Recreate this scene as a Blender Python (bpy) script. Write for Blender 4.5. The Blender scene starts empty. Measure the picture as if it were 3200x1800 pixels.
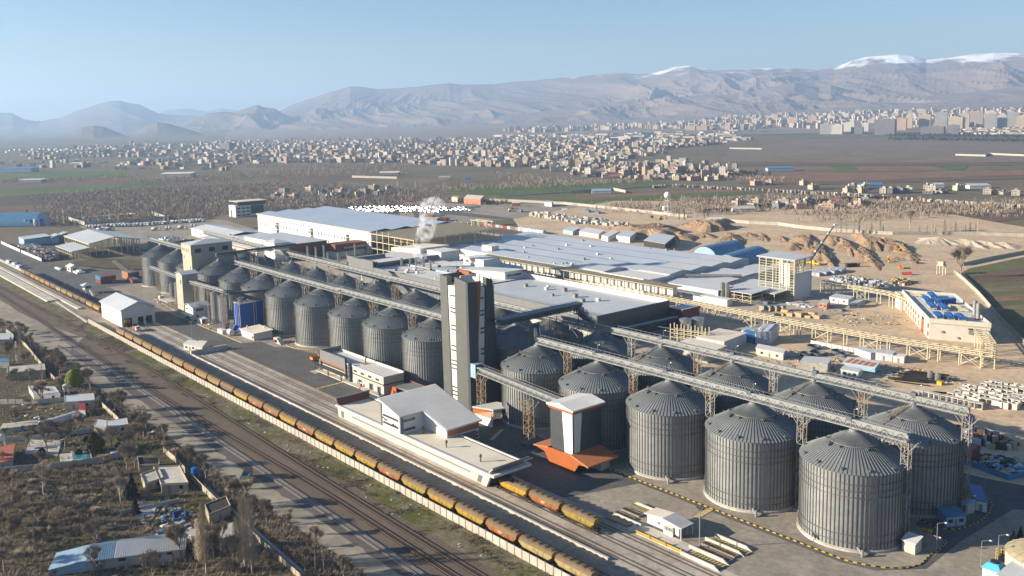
import bpy, math, random
import numpy as np
from mathutils import Vector, Matrix
random.seed(7)
PI = math.pi
SC = bpy.context.scene
COL = SC.collection
CAMP = (123.804, -221.518, 114.660)
RX = (0.643758, 0.764972, -0.019824)
UY = (-0.088751, 0.100369, 0.990984)
FW = (-0.760065, 0.636195, -0.132506)
FPX, PPY = 2872.737, 740.4
cd = bpy.data.cameras.new('camera')
cam = bpy.data.objects.new('camera', cd)
COL.objects.link(cam)
cam.matrix_world = Matrix(((RX[0], UY[0], -FW[0], CAMP[0]), (RX[1], UY[1], -FW[1], CAMP[1]),
                           (RX[2], UY[2], -FW[2], CAMP[2]), (0, 0, 0, 1)))
cd.sensor_width = 36
cd.lens = FPX / 3200 * 36
cd.shift_y = -(900 - PPY) / 3200
cd.clip_start = 1
cd.clip_end = 80000
SC.camera = cam
SUN_EL = math.radians(17.1)
SUN_DIR = Vector((-0.576, -0.817, 0)).normalized()          # horizontal direction towards the sun
w = bpy.data.worlds.new('World')
SC.world = w
w.use_nodes = True
nt = w.node_tree
bg = nt.nodes['Background']
sky = nt.nodes.new('ShaderNodeTexSky')
sky.sky_type = 'NISHITA'
sky.sun_disc = False
sky.sun_elevation = SUN_EL
sky.sun_rotation = math.atan2(SUN_DIR.x, SUN_DIR.y)
sky.altitude = 1200
sky.air_density = 1.15
sky.dust_density = 0.5
sky.ozone_density = 3.0
tint = nt.nodes.new('ShaderNodeMix'); tint.data_type = 'RGBA'; tint.blend_type = 'MULTIPLY'; tint.inputs[0].default_value = 1
nt.links.new(sky.outputs[0], tint.inputs[6]); tint.inputs[7].default_value = (.88, .95, 1.04, 1)
nt.links.new(tint.outputs[2], bg.inputs[0])
bg.inputs[1].default_value = 0.050
sd = bpy.data.lights.new('sun', 'SUN')
sd.energy = 5.0
sd.angle = math.radians(0.55)
sd.color = (1.0, 0.88, 0.70)
so = bpy.data.objects.new('sun', sd)
COL.objects.link(so)
so.rotation_euler = Vector((SUN_DIR.x * math.cos(SUN_EL), SUN_DIR.y * math.cos(SUN_EL), math.sin(SUN_EL))).to_track_quat('Z', 'Y').to_euler()
SC.view_settings.view_transform = 'Standard'
SC.view_settings.look = 'None'
SC.view_settings.exposure = 1.5
SC.view_settings.gamma = 1
SC.view_settings.use_curve_mapping = False
SC.cycles.use_denoising = True
SC.cycles.max_bounces = 5
SC.cycles.diffuse_bounces = 2
SC.cycles.glossy_bounces = 2
SC.cycles.volume_bounces = 1
SC.cycles.transparent_max_bounces = 6
SC.cycles.caustics_reflective = False
SC.cycles.caustics_refractive = False
def ray(px, py):
	a = px - 1600; b = PPY - py
	return (FPX*FW[0] + a*RX[0] + b*UY[0], FPX*FW[1] + a*RX[1] + b*UY[1], FPX*FW[2] + a*RX[2] + b*UY[2])
def at(px, py, z=0.0):
	"ground point (at height z) that stands at this place of the photograph"
	d = ray(px, py)
	t = (z - CAMP[2]) / d[2]
	return Vector((CAMP[0] + d[0]*t, CAMP[1] + d[1]*t, z))
def zat(py, p):
	"height of the point standing over ground point p"
	lo, hi = -5, 900
	for _ in range(50):
		m = (lo + hi) / 2
		d = (p[0]-CAMP[0], p[1]-CAMP[1], m-CAMP[2])
		zz = sum(a*b for a, b in zip(d, FW))
		y = PPY - FPX * sum(a*b for a, b in zip(d, UY)) / zz
		if y > py: lo = m
		else: hi = m
	return lo
MATS = {}
def mat(name, c, rough=0.8, metal=0.0, var=0.12, scale=0.4, c2=None, bump=0.0, bscale=None, spec=0.3, detail=4, stripes=None, objco=False):
	"procedural surface: base colour broken up by two scales of noise, optional second colour, fine relief and ribs"
	if name in MATS: return MATS[name]
	m = bpy.data.materials.new(name); m.use_nodes = True
	n = m.node_tree; b = n.nodes['Principled BSDF']
	b.inputs['Roughness'].default_value = rough
	b.inputs['Metallic'].default_value = metal
	b.inputs['Specular IOR Level'].default_value = spec
	if objco:
		g = n.nodes.new('ShaderNodeTexCoord'); pos = g.outputs['Object']
	else:
		g = n.nodes.new('ShaderNodeNewGeometry'); pos = g.outputs['Position']
	def noise(s, d=detail):
		t = n.nodes.new('ShaderNodeTexNoise'); t.inputs['Scale'].default_value = s; t.inputs['Detail'].default_value = d
		t.inputs['Roughness'].default_value = 0.65
		n.links.new(pos, t.inputs['Vector']); return t
	t1 = noise(scale)
	r = n.nodes.new('ShaderNodeValToRGB')
	lo = tuple(max(0, x*(1-var*1.6)) for x in c); hi = tuple(min(1, x*(1+var*1.6)) for x in c)
	r.color_ramp.elements[0].position = 0.3; r.color_ramp.elements[0].color = (*lo, 1)
	r.color_ramp.elements[1].position = 0.7; r.color_ramp.elements[1].color = (*hi, 1)
	n.links.new(t1.outputs[0], r.inputs[0])
	out = r.outputs[0]
	if c2:
		t2 = noise(scale*0.31, 6)
		r2 = n.nodes.new('ShaderNodeValToRGB')
		r2.color_ramp.elements[0].position = 0.46; r2.color_ramp.elements[1].position = 0.60
		n.links.new(t2.outputs[0], r2.inputs[0])
		mx = n.nodes.new('ShaderNodeMix'); mx.data_type = 'RGBA'
		n.links.new(r2.outputs[0], mx.inputs[0]); n.links.new(out, mx.inputs[6]); mx.inputs[7].default_value = (*c2, 1)
		out = mx.outputs[2]
	n.links.new(out, b.inputs['Base Color'])
	hsrc = None
	if stripes:
		ax, per, dep = stripes
		sx = n.nodes.new('ShaderNodeSeparateXYZ'); n.links.new(pos, sx.inputs[0])
		mu = n.nodes.new('ShaderNodeMath'); mu.operation = 'MULTIPLY'; mu.inputs[1].default_value = 2*PI/per
		n.links.new(sx.outputs[ax], mu.inputs[0])
		sn = n.nodes.new('ShaderNodeMath'); sn.operation = 'SINE'; n.links.new(mu.outputs[0], sn.inputs[0])
		bp = n.nodes.new('ShaderNodeBump'); bp.inputs['Strength'].default_value = 1; bp.inputs['Distance'].default_value = dep
		n.links.new(sn.outputs[0], bp.inputs['Height']); n.links.new(bp.outputs[0], b.inputs['Normal'])
	elif bump:
		t3 = noise(bscale or scale*6, 5)
		bp = n.nodes.new('ShaderNodeBump'); bp.inputs['Strength'].default_value = 1; bp.inputs['Distance'].default_value = bump
		n.links.new(t3.outputs[0], bp.inputs['Height']); n.links.new(bp.outputs[0], b.inputs['Normal'])
	MATS[name] = m
	return m
ORG = {}
class MB:
	"collects boxes, bars, tubes and sheets and links them as one mesh object"
	def __init__(s): s.v = []; s.f = []; s.m = []
	def add(s, vs, fs, m=0):
		o = len(s.v); s.v += [tuple(p) for p in vs]
		s.f += [tuple(i+o for i in q) for q in fs]; s.m += [m]*len(fs); return s
	def box(s, x0, x1, y0, y1, z0, z1, m=0):
		return s.add([(x0,y0,z0),(x1,y0,z0),(x1,y1,z0),(x0,y1,z0),(x0,y0,z1),(x1,y0,z1),(x1,y1,z1),(x0,y1,z1)],
                     [(3,2,1,0),(4,5,6,7),(0,1,5,4),(1,2,6,5),(2,3,7,6),(3,0,4,7)], m)
	def hexa(s, b, t, m=0):
		"four bottom and four top points (counter-clockwise from above)"
		n = len(b)
		return s.add(list(b)+list(t), [tuple(range(n-1,-1,-1)), tuple(range(n,2*n))]+[(i,(i+1)%n,(i+1)%n+n,i+n) for i in range(n)], m)
	def prism(s, poly, z0, z1, m=0):
		return s.hexa([(p[0],p[1],z0) for p in poly], [(p[0],p[1],z1) for p in poly], m)
	def xprism(s, poly, x0, x1, m=0):
		"polygon of (y,z) swept along x"
		n = len(poly)
		return s.add([(x0,*p) for p in poly]+[(x1,*p) for p in poly], [tuple(range(n-1,-1,-1)), tuple(range(n,2*n))]+[(i,(i+1)%n,(i+1)%n+n,i+n) for i in range(n)], m)
	def yprism(s, poly, y0, y1, m=0):
		"polygon of (x,z) swept along y"
		n = len(poly)
		return s.add([(p[0],y0,p[1]) for p in poly]+[(p[0],y1,p[1]) for p in poly], [tuple(range(n)), tuple(range(2*n-1,n-1,-1))]+[((i+1)%n,i,i+n,(i+1)%n+n) for i in range(n)], m)
	def bar(s, p, q, w, h=None, m=0):
		p = Vector(p); q = Vector(q); h = h or w
		d = (q-p)
		if d.length < 1e-6: return s
		d.normalize()
		a = d.cross(Vector((0,0,1)))
		if a.length < 1e-3: a = Vector((1,0,0))
		a.normalize(); b = d.cross(a)
		a *= w/2; b *= h/2
		return s.add([p-a-b,p+a-b,p+a+b,p-a+b,q-a-b,q+a-b,q+a+b,q-a+b],
                     [(0,1,2,3),(7,6,5,4),(4,5,1,0),(5,6,2,1),(6,7,3,2),(7,4,0,3)], m)
	def tube(s, p, q, r, n=6, r2=None, m=0, cap=False):
		p = Vector(p); q = Vector(q); r2 = r if r2 is None else r2
		d = (q-p).normalized(); a = d.orthogonal().normalized(); b = d.cross(a)
		vs = [p+(a*math.cos(2*PI*i/n)+b*math.sin(2*PI*i/n))*r for i in range(n)]+[q+(a*math.cos(2*PI*i/n)+b*math.sin(2*PI*i/n))*r2 for i in range(n)]
		fs = [(i,(i+1)%n,(i+1)%n+n,i+n) for i in range(n)]
		if cap: fs += [tuple(range(n-1,-1,-1)), tuple(range(n,2*n))]
		return s.add(vs, fs, m)
	def cyl(s, x, y, r, z0, z1, n=16, r2=None, m=0, cap=True):
		r2 = r if r2 is None else r2
		vs = [(x+r*math.cos(2*PI*i/n), y+r*math.sin(2*PI*i/n), z0) for i in range(n)]+[(x+r2*math.cos(2*PI*i/n), y+r2*math.sin(2*PI*i/n), z1) for i in range(n)]
		fs = [(i,(i+1)%n,(i+1)%n+n,i+n) for i in range(n)]
		if cap: fs += [tuple(range(n-1,-1,-1)), tuple(range(n,2*n))]
		return s.add(vs, fs, m)
	def quad(s, *p, m=0): return s.add(p, [tuple(range(len(p)))], m)
	def sheet(s, poly, z, m=0): return s.add([(p[0],p[1],z) for p in poly], [tuple(range(len(poly)))], m)
	def sphere(s, c, r, m=0, nu=10, nv=6, sz=1.0, jit=0.0):
		vs = []; fs = []
		for j in range(nv+1):
			for i in range(nu):
				k = 1+random.uniform(-jit, jit)
				a = 2*PI*i/nu; b = PI*j/nv
				vs.append((c[0]+r*k*math.sin(b)*math.cos(a), c[1]+r*k*math.sin(b)*math.sin(a), c[2]+r*k*sz*math.cos(b)))
		for j in range(nv):
			for i in range(nu): fs.append((j*nu+i, (j+1)*nu+i, (j+1)*nu+(i+1)%nu, j*nu+(i+1)%nu))
		return s.add(vs, fs, m)
	def mesh(s, name, mats, o=(0,0,0), smooth=False):
		me = bpy.data.meshes.new(name)
		me.from_pydata([(a-o[0], b-o[1], c-o[2]) for a, b, c in s.v], [], s.f)
		for k in (mats if isinstance(mats, (list, tuple)) else [mats]): me.materials.append(k)
		me.polygons.foreach_set('material_index', s.m)
		if smooth: me.polygons.foreach_set('use_smooth', [True]*len(me.polygons))
		me.update(); return me
	def build(s, name, mats, parent=None, smooth=False):
		org = ORG.get(parent.name, Vector((0,0,0))) if parent else Vector((0,0,0))
		ob = bpy.data.objects.new(name, s.mesh(name, mats, org, smooth))
		COL.objects.link(ob)
		if parent: ob.parent = parent
		ORG[ob.name] = org
		return ob
def tag(o, label=None, cat=None, group=None, kind=None):
	if label: o['label'] = label
	if cat: o['category'] = cat
	if group: o['group'] = group
	if kind: o['kind'] = kind
	return o
def thing(name, label, cat, loc=(0,0,0), rz=0, group=None):
	o = bpy.data.objects.new(name, None); COL.objects.link(o)
	o.location = loc; o.rotation_euler = (0,0,rz); o.empty_display_size = 0.5
	ORG[o.name] = Vector(loc)
	return tag(o, label, cat, group)
def put(me, name, parent=None, loc=(0,0,0), rz=0):
	o = bpy.data.objects.new(name, me); COL.objects.link(o); o.location = loc; o.rotation_euler = (0,0,rz)
	if parent: o.parent = parent
	return o
def copy_tree(o, parent=None):
	c = o.copy(); COL.objects.link(c)
	if parent: c.parent = parent
	for ch in KIDS[o.name] if o.name in KIDS else list(o.children): copy_tree(ch, c)
	return c
KIDS = {}
def dup(o, loc, rz=0, label=None, scale=None):
	c = copy_tree(o); c.location = loc; c.rotation_euler = (0,0,rz)
	if label: c['label'] = label
	if scale: c.scale = (scale,)*3 if not isinstance(scale, tuple) else scale
	return c
def structure(name, mb, mats, smooth=False): return tag(mb.build(name, mats, None, smooth), kind='structure')
ORDW = ['first','second','third','fourth','fifth','sixth','seventh','eighth','ninth','tenth','eleventh','twelfth','thirteenth','fourteenth','fifteenth','sixteenth','seventeenth','eighteenth','nineteenth','twentieth','twenty-first','twenty-second','twenty-third','twenty-fourth','twenty-fifth','twenty-sixth','twenty-seventh','twenty-eighth','twenty-ninth','thirtieth']
M = dict(
 galv=mat('galvanised_steel', (0.235, 0.24, 0.235), .5, .25, .12, .5, c2=(0.205, 0.21, 0.205), spec=.45, stripes=(2, .35, .012)),
 galvroof=mat('galvanised_roof', (0.20, 0.212, 0.212), .5, .25, .08, .3, c2=(0.178, 0.19, 0.19), spec=.45),
 rib=mat('galvanised_rib', (0.122, 0.126, 0.126), .5, .25, .08, .8),
 steel=mat('bare_steel', (0.294, 0.301, 0.301), .45, .4, .1, .8),
 lattice=mat('weathered_lattice_steel', (0.26, 0.254, 0.237), .55, .2, .15, .25, c2=(0.247, 0.163, 0.091)),
 gallery=mat('gallery_steel', (0.247, 0.255, 0.251), .5, .25, .1, .5),
 darksteel=mat('dark_steel', (.10,.115,.13), .5, .3, .1, 1),
 stain=mat('stainless_steel', (0.372, 0.372, 0.36), .25, .7, .06, .5),
 concrete=mat('concrete', (.42,.39,.34), .9, 0, .14, .5, c2=(.34,.31,.27), bump=.01),
 palecon=mat('pale_concrete', (0.476, 0.442, 0.383), .9, 0, .12, .35, c2=(0.391, 0.357, 0.297)),
 wallcon=mat('precast_concrete', (0.377, 0.345, 0.299), .9, 0, .10, .8, c2=(0.325, 0.293, 0.24)),
 white=mat('white_cladding', (0.6, 0.593, 0.562), .55, 0, .03, .2, stripes=(0, .9, .012)),
 whiteY=mat('white_cladding_side', (0.6, 0.593, 0.562), .55, 0, .03, .2, stripes=(1, .9, .012)),
 plaster=mat('white_plaster', (0.562, 0.547, 0.511), .8, 0, .05, .3),
 cream=mat('cream_plaster', (0.444, 0.414, 0.348), .8, 0, .05, .3),
 beige=mat('beige_concrete', (0.363, 0.325, 0.253), .85, 0, .05, .25),
 whiteroof=mat('white_roof', (0.461, 0.48, 0.493), .5, .05, .04, .05, c2=(0.422, 0.442, 0.454)),
 ribroof=mat('white_ribbed_roof', (0.57, 0.57, 0.555), .5, .1, .04, .15, c2=(0.51, 0.503, 0.48)),
 tanroof=mat('dusty_flat_roof', (.58,.52,.42), .85, 0, .06, .12, c2=(.64,.59,.49)),
 greyroof=mat('grey_roof', (.50,.49,.47), .8, 0, .06, .1, c2=(.56,.55,.52)),
 anth=mat('anthracite_cladding', (0.059, 0.066, 0.073), .42, .2, .06, .3, stripes=(2, .8, .01)),
 anthLit=mat('anthracite_lit_face', (.13,.135,.125), .38, .3, .05, .3),  # sunlight painted in: lighter anthracite for the sun-facing slabs of the head tower
 greyclad=mat('mid_grey_cladding', (0.16, 0.164, 0.164), .5, .1, .05, .3),
 orange=mat('orange_cladding', (0.31, 0.085, 0.018), .5, 0, .06, .4),
 orangedull=mat('faded_orange_sheet', (0.377, 0.143, 0.065), .6, 0, .08, .4),
 rust=mat('rust_red_cladding', (0.15, 0.043, 0.025), .6, 0, .08, .3),
 brick=mat('brick', (0.24, 0.102, 0.06), .9, 0, .12, 1.2),
 glass=mat('dark_glass', (.03,.045,.055), .12, 0, .1, .3, spec=.6),
 glassy=mat('pale_glazing', (.16,.2,.2), .15, 0, .2, .3, spec=.6),
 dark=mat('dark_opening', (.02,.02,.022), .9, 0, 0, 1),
 winframe=mat('window_grey', (.20,.19,.17), .4, 0, .1, 1),
 creamsteel=mat('cream_painted_steel', (0.456, 0.396, 0.264), .5, 0, .06, .6),
 bluepaint=mat('blue_paint', (.008,.06,.32), .4, 0, .06, .5),
 bluefan=mat('blue_fan_casing', (0.012, 0.096, 0.33), .4, 0, .06, .5),
 bluearch=mat('blue_arched_sheet', (0.075, 0.203, 0.338), .45, .1, .05, .2),
 bluetarp=mat('blue_tarpaulin', (0.042, 0.175, 0.35), .5, 0, .12, .8),
 bluepale=mat('pale_blue_sheet', (0.247, 0.352, 0.45), .55, 0, .08, .3),
 tarp=mat('grey_white_tarpaulin', (0.42, 0.434, 0.462), .6, 0, .12, .5, bump=.08, bscale=.8),
 yellow=mat('yellow_paint', (0.52, 0.325, 0.019), .5, 0, .06, 1),
 black=mat('black_paint', (.02,.02,.02), .5, 0, .05, 1),
 red=mat('red_paint', (0.3, 0.018, 0.018), .5, 0, .06, 1),
 redroof=mat('red_tile_roof', (.36,.10,.06), .8, 0, .12, 1),
 contred=mat('red_oxide_container', (0.182, 0.038, 0.035), .6, 0, .1, 1, stripes=(0,.3,.02)),
 contblue=mat('blue_container', (0.056, 0.14, 0.231), .6, 0, .1, 1),
 conttan=mat('orange_brown_container', (0.315, 0.14, 0.063), .6, 0, .1, 1),
 wood=mat('timber', (0.372, 0.27, 0.15), .8, 0, .1, 1),
 rail=mat('rail_steel', (.16,.11,.08), .5, .5, .1, 1),
 sleeper=mat('sleeper_dark', (.13,.10,.075), .9, 0, .15, 2),
 sleepercon=mat('sleeper_concrete', (.40,.38,.35), .9, 0, .1, 2),
 rubber=mat('tyre_rubber', (.02,.02,.02), .8, 0, .05, 2),
 under=mat('sooty_underframe', (.035,.03,.028), .8, 0, .2, 2),
 bark=mat('bare_bark', (.24,.19,.145), .9, 0, .2, 1.5, objco=True),
 twig=mat('bare_twigs', (.27,.215,.165), .95, 0, .25, 1.2, objco=True),
 palebark=mat('pale_poplar_bark', (.42,.36,.28), .9, 0, .15, 1.5, objco=True),
 paletwig=mat('pale_poplar_twigs', (.36,.30,.225), .95, 0, .2, 1.2, objco=True),
 willow=mat('willow_leaves', (0.16, 0.184, 0.016), .7, 0, .3, .8),
 conifer=mat('conifer_leaves', (.10,.095,.012), .8, 0, .35, .8),
 conifdark=mat('dark_conifer_leaves', (.025,.03,.016), .85, 0, .3, .6),
 road=mat('dirt_road', (.27,.235,.18), .95, 0, .14, .15, c2=(.20,.175,.135), bump=.04, bscale=.9),
 )
# ================================================================ SETTING: ground, roads, tracks, fields
def groundmat(name, c, c2, c3, s=(0.004, 0.03, 0.5), bump=0.05):
	m = bpy.data.materials.new(name); m.use_nodes = True
	n = m.node_tree; b = n.nodes['Principled BSDF']; b.inputs['Roughness'].default_value = 1; b.inputs['Specular IOR Level'].default_value = .1
	g = n.nodes.new('ShaderNodeNewGeometry')
	def nz(sc, d, lo, hi):
		t = n.nodes.new('ShaderNodeTexNoise'); t.inputs['Scale'].default_value = sc; t.inputs['Detail'].default_value = d; t.inputs['Roughness'].default_value = .7
		n.links.new(g.outputs['Position'], t.inputs['Vector'])
		r = n.nodes.new('ShaderNodeMapRange'); r.inputs[1].default_value = lo; r.inputs[2].default_value = hi
		n.links.new(t.outputs[0], r.inputs[0]); return r.outputs[0], t
	def mix(f, a, bb):
		x = n.nodes.new('ShaderNodeMix'); x.data_type = 'RGBA'; n.links.new(f, x.inputs[0])
		for k, v in ((6, a), (7, bb)):
			if isinstance(v, tuple): x.inputs[k].default_value = (*v, 1)
			else: n.links.new(v, x.inputs[k])
		return x.outputs[2]
	f1, _ = nz(s[0], 6, .42, .60); f2, _ = nz(s[1], 7, .45, .62); f3, t3 = nz(s[2], 6, .3, .75)
	o = mix(f1, c, c2); o = mix(f2, o, c3)
	hs = n.nodes.new('ShaderNodeHueSaturation'); n.links.new(o, hs.inputs['Color'])
	mr = n.nodes.new('ShaderNodeMapRange'); mr.inputs[3].default_value = .72; mr.inputs[4].default_value = 1.25
	n.links.new(f3, mr.inputs[0]); n.links.new(mr.outputs[0], hs.inputs['Value'])
	n.links.new(hs.outputs[0], b.inputs['Base Color'])
	if bump:
		bp = n.nodes.new('ShaderNodeBump'); bp.inputs['Strength'].default_value = 1; bp.inputs['Distance'].default_value = bump
		n.links.new(t3.outputs[0], bp.inputs['Height']); n.links.new(bp.outputs[0], b.inputs['Normal'])
	MATS[name] = m
	return m
G = dict(
 plain=groundmat('plain_soil', (.175,.135,.095), (.14,.115,.08), (.115,.11,.06), (.0011,.006,.09), 0),
 earth=groundmat('bare_earth', (.56,.42,.28), (.50,.385,.265), (.44,.33,.215), (.006,.035,.35), .12),
 asphalt=groundmat('yard_asphalt', (.115,.112,.108), (.135,.130,.122), (.098,.096,.094), (.02,.06,.9), .006),
 duststone=groundmat('dusty_paving', (.27,.235,.19), (.235,.21,.175), (.33,.29,.235), (.02,.07,.7), .01),
  yard=groundmat('pale_yard_gravel', (.40,.335,.26), (.36,.305,.245), (.44,.37,.29), (.02,.07,.7), .02),
 apron=groundmat('rail_apron_concrete', (.43,.395,.335), (.37,.335,.285), (.29,.25,.205), (.02,.055,.5), .01),
 lower=groundmat('lower_apron_dirt', (.36,.30,.225), (.31,.26,.20), (.25,.205,.155), (.02,.08,.7), .02),
 scrub=groundmat('weedy_strip', (.135,.112,.072), (.09,.10,.024), (.19,.16,.112), (.03,.10,.8), .08),
 ballast=groundmat('brown_ballast', (.155,.115,.088), (.135,.105,.08), (.115,.095,.075), (.02,.09,1.6), .06),
 ballastgrey=groundmat('grey_ballast', (.14,.12,.112), (.122,.105,.098), (.105,.09,.08), (.03,.1,1.8), .06),
 garden=groundmat('garden_ground', (.085,.068,.042), (.07,.068,.022), (.12,.098,.066), (.02,.07,.6), .08),
 grass=groundmat('green_field', (.085,.125,.035), (.10,.135,.045), (.07,.10,.03), (.004,.02,.2), 0),
 grass2=groundmat('dull_green_field', (.125,.13,.055), (.14,.125,.07), (.10,.105,.045), (.004,.02,.2), 0),
 plough=groundmat('ploughed_field', (.20,.115,.075), (.17,.105,.07), (.225,.145,.10), (.003,.02,.25), .05),
 plough2=groundmat('dark_ploughed_field', (.135,.09,.065), (.115,.08,.06), (.155,.11,.08), (.003,.02,.25), .05),
 fallow=groundmat('fallow_field', (.18,.14,.098), (.155,.125,.09), (.135,.115,.075), (.003,.015,.25), 0),
 waste=groundmat('grey_waste_ground', (.20,.15,.115), (.175,.138,.108), (.15,.125,.095), (.003,.012,.08), 0),
 wood=groundmat('woodland_floor', (.085,.065,.05), (.10,.075,.058), (.075,.065,.042), (.006,.03,.2), .2),
)
S = 34000
gm = MB()                                  # one sheet that reaches the horizon, in a grid
xs = [-S, -16000, -9000, -5000, -2500, -900, 0, 900, 2500, 6000, S]
gm.add([(x, y, 0) for y in xs for x in xs], [(j*11+i, j*11+i+1, (j+1)*11+i+1, (j+1)*11+i) for j in range(10) for i in range(10)])
structure('ground', gm, G['plain'])
LAY = [0.0]
def sheet(name, poly, m, z=None, px=False):
	LAY[0] += 0.004
	if px: poly = [at(*p) for p in poly]
	a = sum(poly[i-1][0]*poly[i][1]-poly[i][0]*poly[i-1][1] for i in range(len(poly)))
	if a < 0: poly = poly[::-1]
	return structure(name, MB().sheet(poly, LAY[0] if z is None else z), m)
def rect(x0, x1, y0, y1): return [(x0,y0),(x1,y0),(x1,y1),(x0,y1)]
def wavy(x0, x1, y0, y1, n=40, a=1.5, both=True):
	"rectangle whose long edges wander a little"
	lo = [(x0+(x1-x0)*i/n, y0+(random.uniform(-a, a) if both else 0)) for i in range(n+1)]
	hi = [(x0+(x1-x0)*i/n, y1+random.uniform(-a, a)) for i in range(n, -1, -1)]
	return lo+hi
def field(name, pts, m, z): sheet(name, pts, m, z=z, px=True)
F = [
 ('field', [(0,545),(150,538),(270,535),(402,535),(402,552),(270,557),(110,563),(0,568)], 'grass'),
 ('field', [(0,593),(310,576),(512,571),(512,584),(310,592),(100,605),(0,614)], 'grass'),
 ('field', [(0,640),(225,630),(225,636),(0,648)], 'grass2'),
 ('field', [(478,562),(700,548),(866,543),(866,553),(640,560),(480,572)], 'grass2'),
 ('field', [(0,568),(110,563),(270,557),(470,566),(400,574),(0,592)], 'plough2'),
 ('woodland_floor', [(0,616),(110,606),(512,586),(760,577),(1000,560),(1320,600),(1320,650),(900,652),(760,690),(420,705),(0,700)], 'wood'),
 ('field', [(0,646),(180,636),(330,640),(200,668),(0,676)], 'plough2'),
 ('field', [(870,553),(1180,546),(1180,566),(880,580)], 'plough2'),
 ('field', [(1050,566),(1330,556),(1420,566),(1250,582),(1060,585)], 'fallow'),
 ('field', [(1330,592),(1900,570),(2050,566),(2095,572),(2080,580),(1850,602),(1560,612)], 'grass'),
 ('field', [(1330,600),(1560,613),(1850,603),(1800,625),(1500,640)], 'grass2'),
 ('field', [(1800,610),(2000,602),(2300,590),(2395,592),(2395,600),(1900,640),(1800,640)], 'plough'),
 ('field', [(1760,628),(2100,606),(2390,596),(2395,603),(1960,632),(1760,640)], 'grass'),
 ('field', [(1800,643),(2000,632),(2395,604),(2560,610),(2440,640),(2100,660),(1860,655)], 'fallow'),
 ('woodland_floor', [(1850,650),(2300,618),(2640,612),(2900,640),(2600,665),(2200,688),(1950,668)], 'wood'),
 ('field', [(2200,690),(2420,668),(2830,625),(3060,628),(3060,632),(2750,650),(2400,700)], 'plough'),
 ('field', [(2400,702),(2750,652),(3060,634),(3200,636),(3200,650),(2800,678),(2480,722)], 'fallow'),
 ('field', [(2560,702),(2900,676),(3200,652),(3200,684),(2900,720),(2640,722)], 'plough2'),
 ('field', [(2530,535),(2900,520),(2920,534),(2540,536)], 'plough'),
 ('field', [(2590,519),(2667,519),(2690,532),(2615,534)], 'grass'),
 ('field', [(2667,519),(2905,519),(2960,531),(2690,533)], 'plough'),
 ('field', [(2910,519),(3025,519),(3015,532),(2960,531)], 'grass'),
 ('field', [(3070,524),(3200,515),(3200,532),(3100,533)], 'grass2'),
 ('field', [(2400,545),(2800,540),(3200,532),(3200,548),(2500,570),(2300,572)], 'plough'),
 ('field', [(2300,573),(2600,566),(3200,549),(3200,560),(2700,575),(2420,580)], 'plough2'),
 ('field', [(2300,582),(2700,577),(3200,562),(3200,600),(2800,592),(2500,588)], 'fallow'),
 ('waste_ground', [(2270,474),(2500,436),(2850,432),(3200,452),(3200,508),(2600,510),(2250,506)], 'waste'),
 ('field', [(2240,508),(2700,512),(3200,509),(3200,517),(2500,518),(2260,520)], 'plough2'),
 ('waste_ground', [(400,432),(900,428),(1500,420),(2000,412),(2300,402),(2300,412),(1500,436),(700,446)], 'waste'),
 ('waste_ground', [(1250,632),(1500,640),(1760,636),(1930,655),(1900,680),(1640,690),(1480,700),(1250,690)], 'duststone'),
 ('meadow', [(1480,690),(1660,688),(1640,700),(1550,705),(1490,705)], 'grass2'),
 ('waste_ground', [(690,672),(820,672),(830,705),(770,722),(640,700)], 'fallow'),
]
for i, (nm, pts, m) in enumerate(F): field(nm, pts, G[m], 0.03+0.02*i)
LAY[0] = 0.75
sheet('bare_earth', [(-330,150),(-110,70),(60,58),(190,120),(190,330),(-20,560),(-330,760),(-520,760),(-700,640),(-640,420),(-500,320),(-300,330)], G['earth'])
sheet('gravel_yard', [(-960,60),(-900,200),(-700,175),(-520,160),(-520,60),(-600,45)], G['duststone'])
sheet('factory_yard', [(-700,40),(-700,330),(-560,330),(-330,330),(-150,330),(-140,190),(-150,60)], G['yard'])
sheet('asphalt_yard', [(-1000,-62),(-1000,-36),(-700,-36),(-640,-20),(-520,40),(-520,60),(-130,70),(-130,-60)], G['asphalt'])
sheet('asphalt_yard', [(-130,-61),(-130,62),(-40,62),(8,62),(60,75),(120,60),(120,-61)], G['asphalt'])
sheet('concrete_paving', [(-90,-17),(10,-17),(17,-13),(22,-5),(22,3),(21,12),(10,16),(8,52),(-130,60),(-130,-10)], G['duststone'])
sheet('concrete_paving', [(-74,-61),(120,-61),(120,64),(45,66),(24,45),(23,15),(24,-6),(16,-16),(8,-18.5),(-60,-18.5)], G['duststone'])
sheet('concrete_paving', [(-540,-33),(-320,-33),(-316,-24),(-300,-24),(-292,-17),(-280,-17),(-270,-14),(-270,60),(-540,60)], G['duststone'])
sheet('oval_plot', [(-690,5),(-690,-15),(-675,-23),(-645,-15),(-615,0),(-600,12),(-620,24),(-660,22)], G['garden'])
sheet('dirt_verge', wavy(-1500, 200, -113, -58, 60, .5), G['lower'])
sheet('rail_apron', [(-1500,-78),(-505,-78),(-450,-77),(60,-77),(130,-77),(130,-60),(-1500,-58)], G['lower'])
sheet('rail_deck', rect(-314, 130, -61, -43), G['apron'])
sheet('track_slab', rect(-460, -318, -66, -47.5), G['apron'])
sheet('weedy_strip', wavy(-1500, 130, -90, -76.6, 120, .8, False), G['scrub'])
sheet('track_bed', wavy(-1500, 130, -99, -86, 150, .5), G['ballast'])
sheet('track_bed', wavy(-420, 130, -105.2, -98.4, 110, .5), G['ballastgrey'])
sheet('garden_ground', wavy(-700, 60, -420, -110.5, 60, 1.2), G['garden'])
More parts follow.
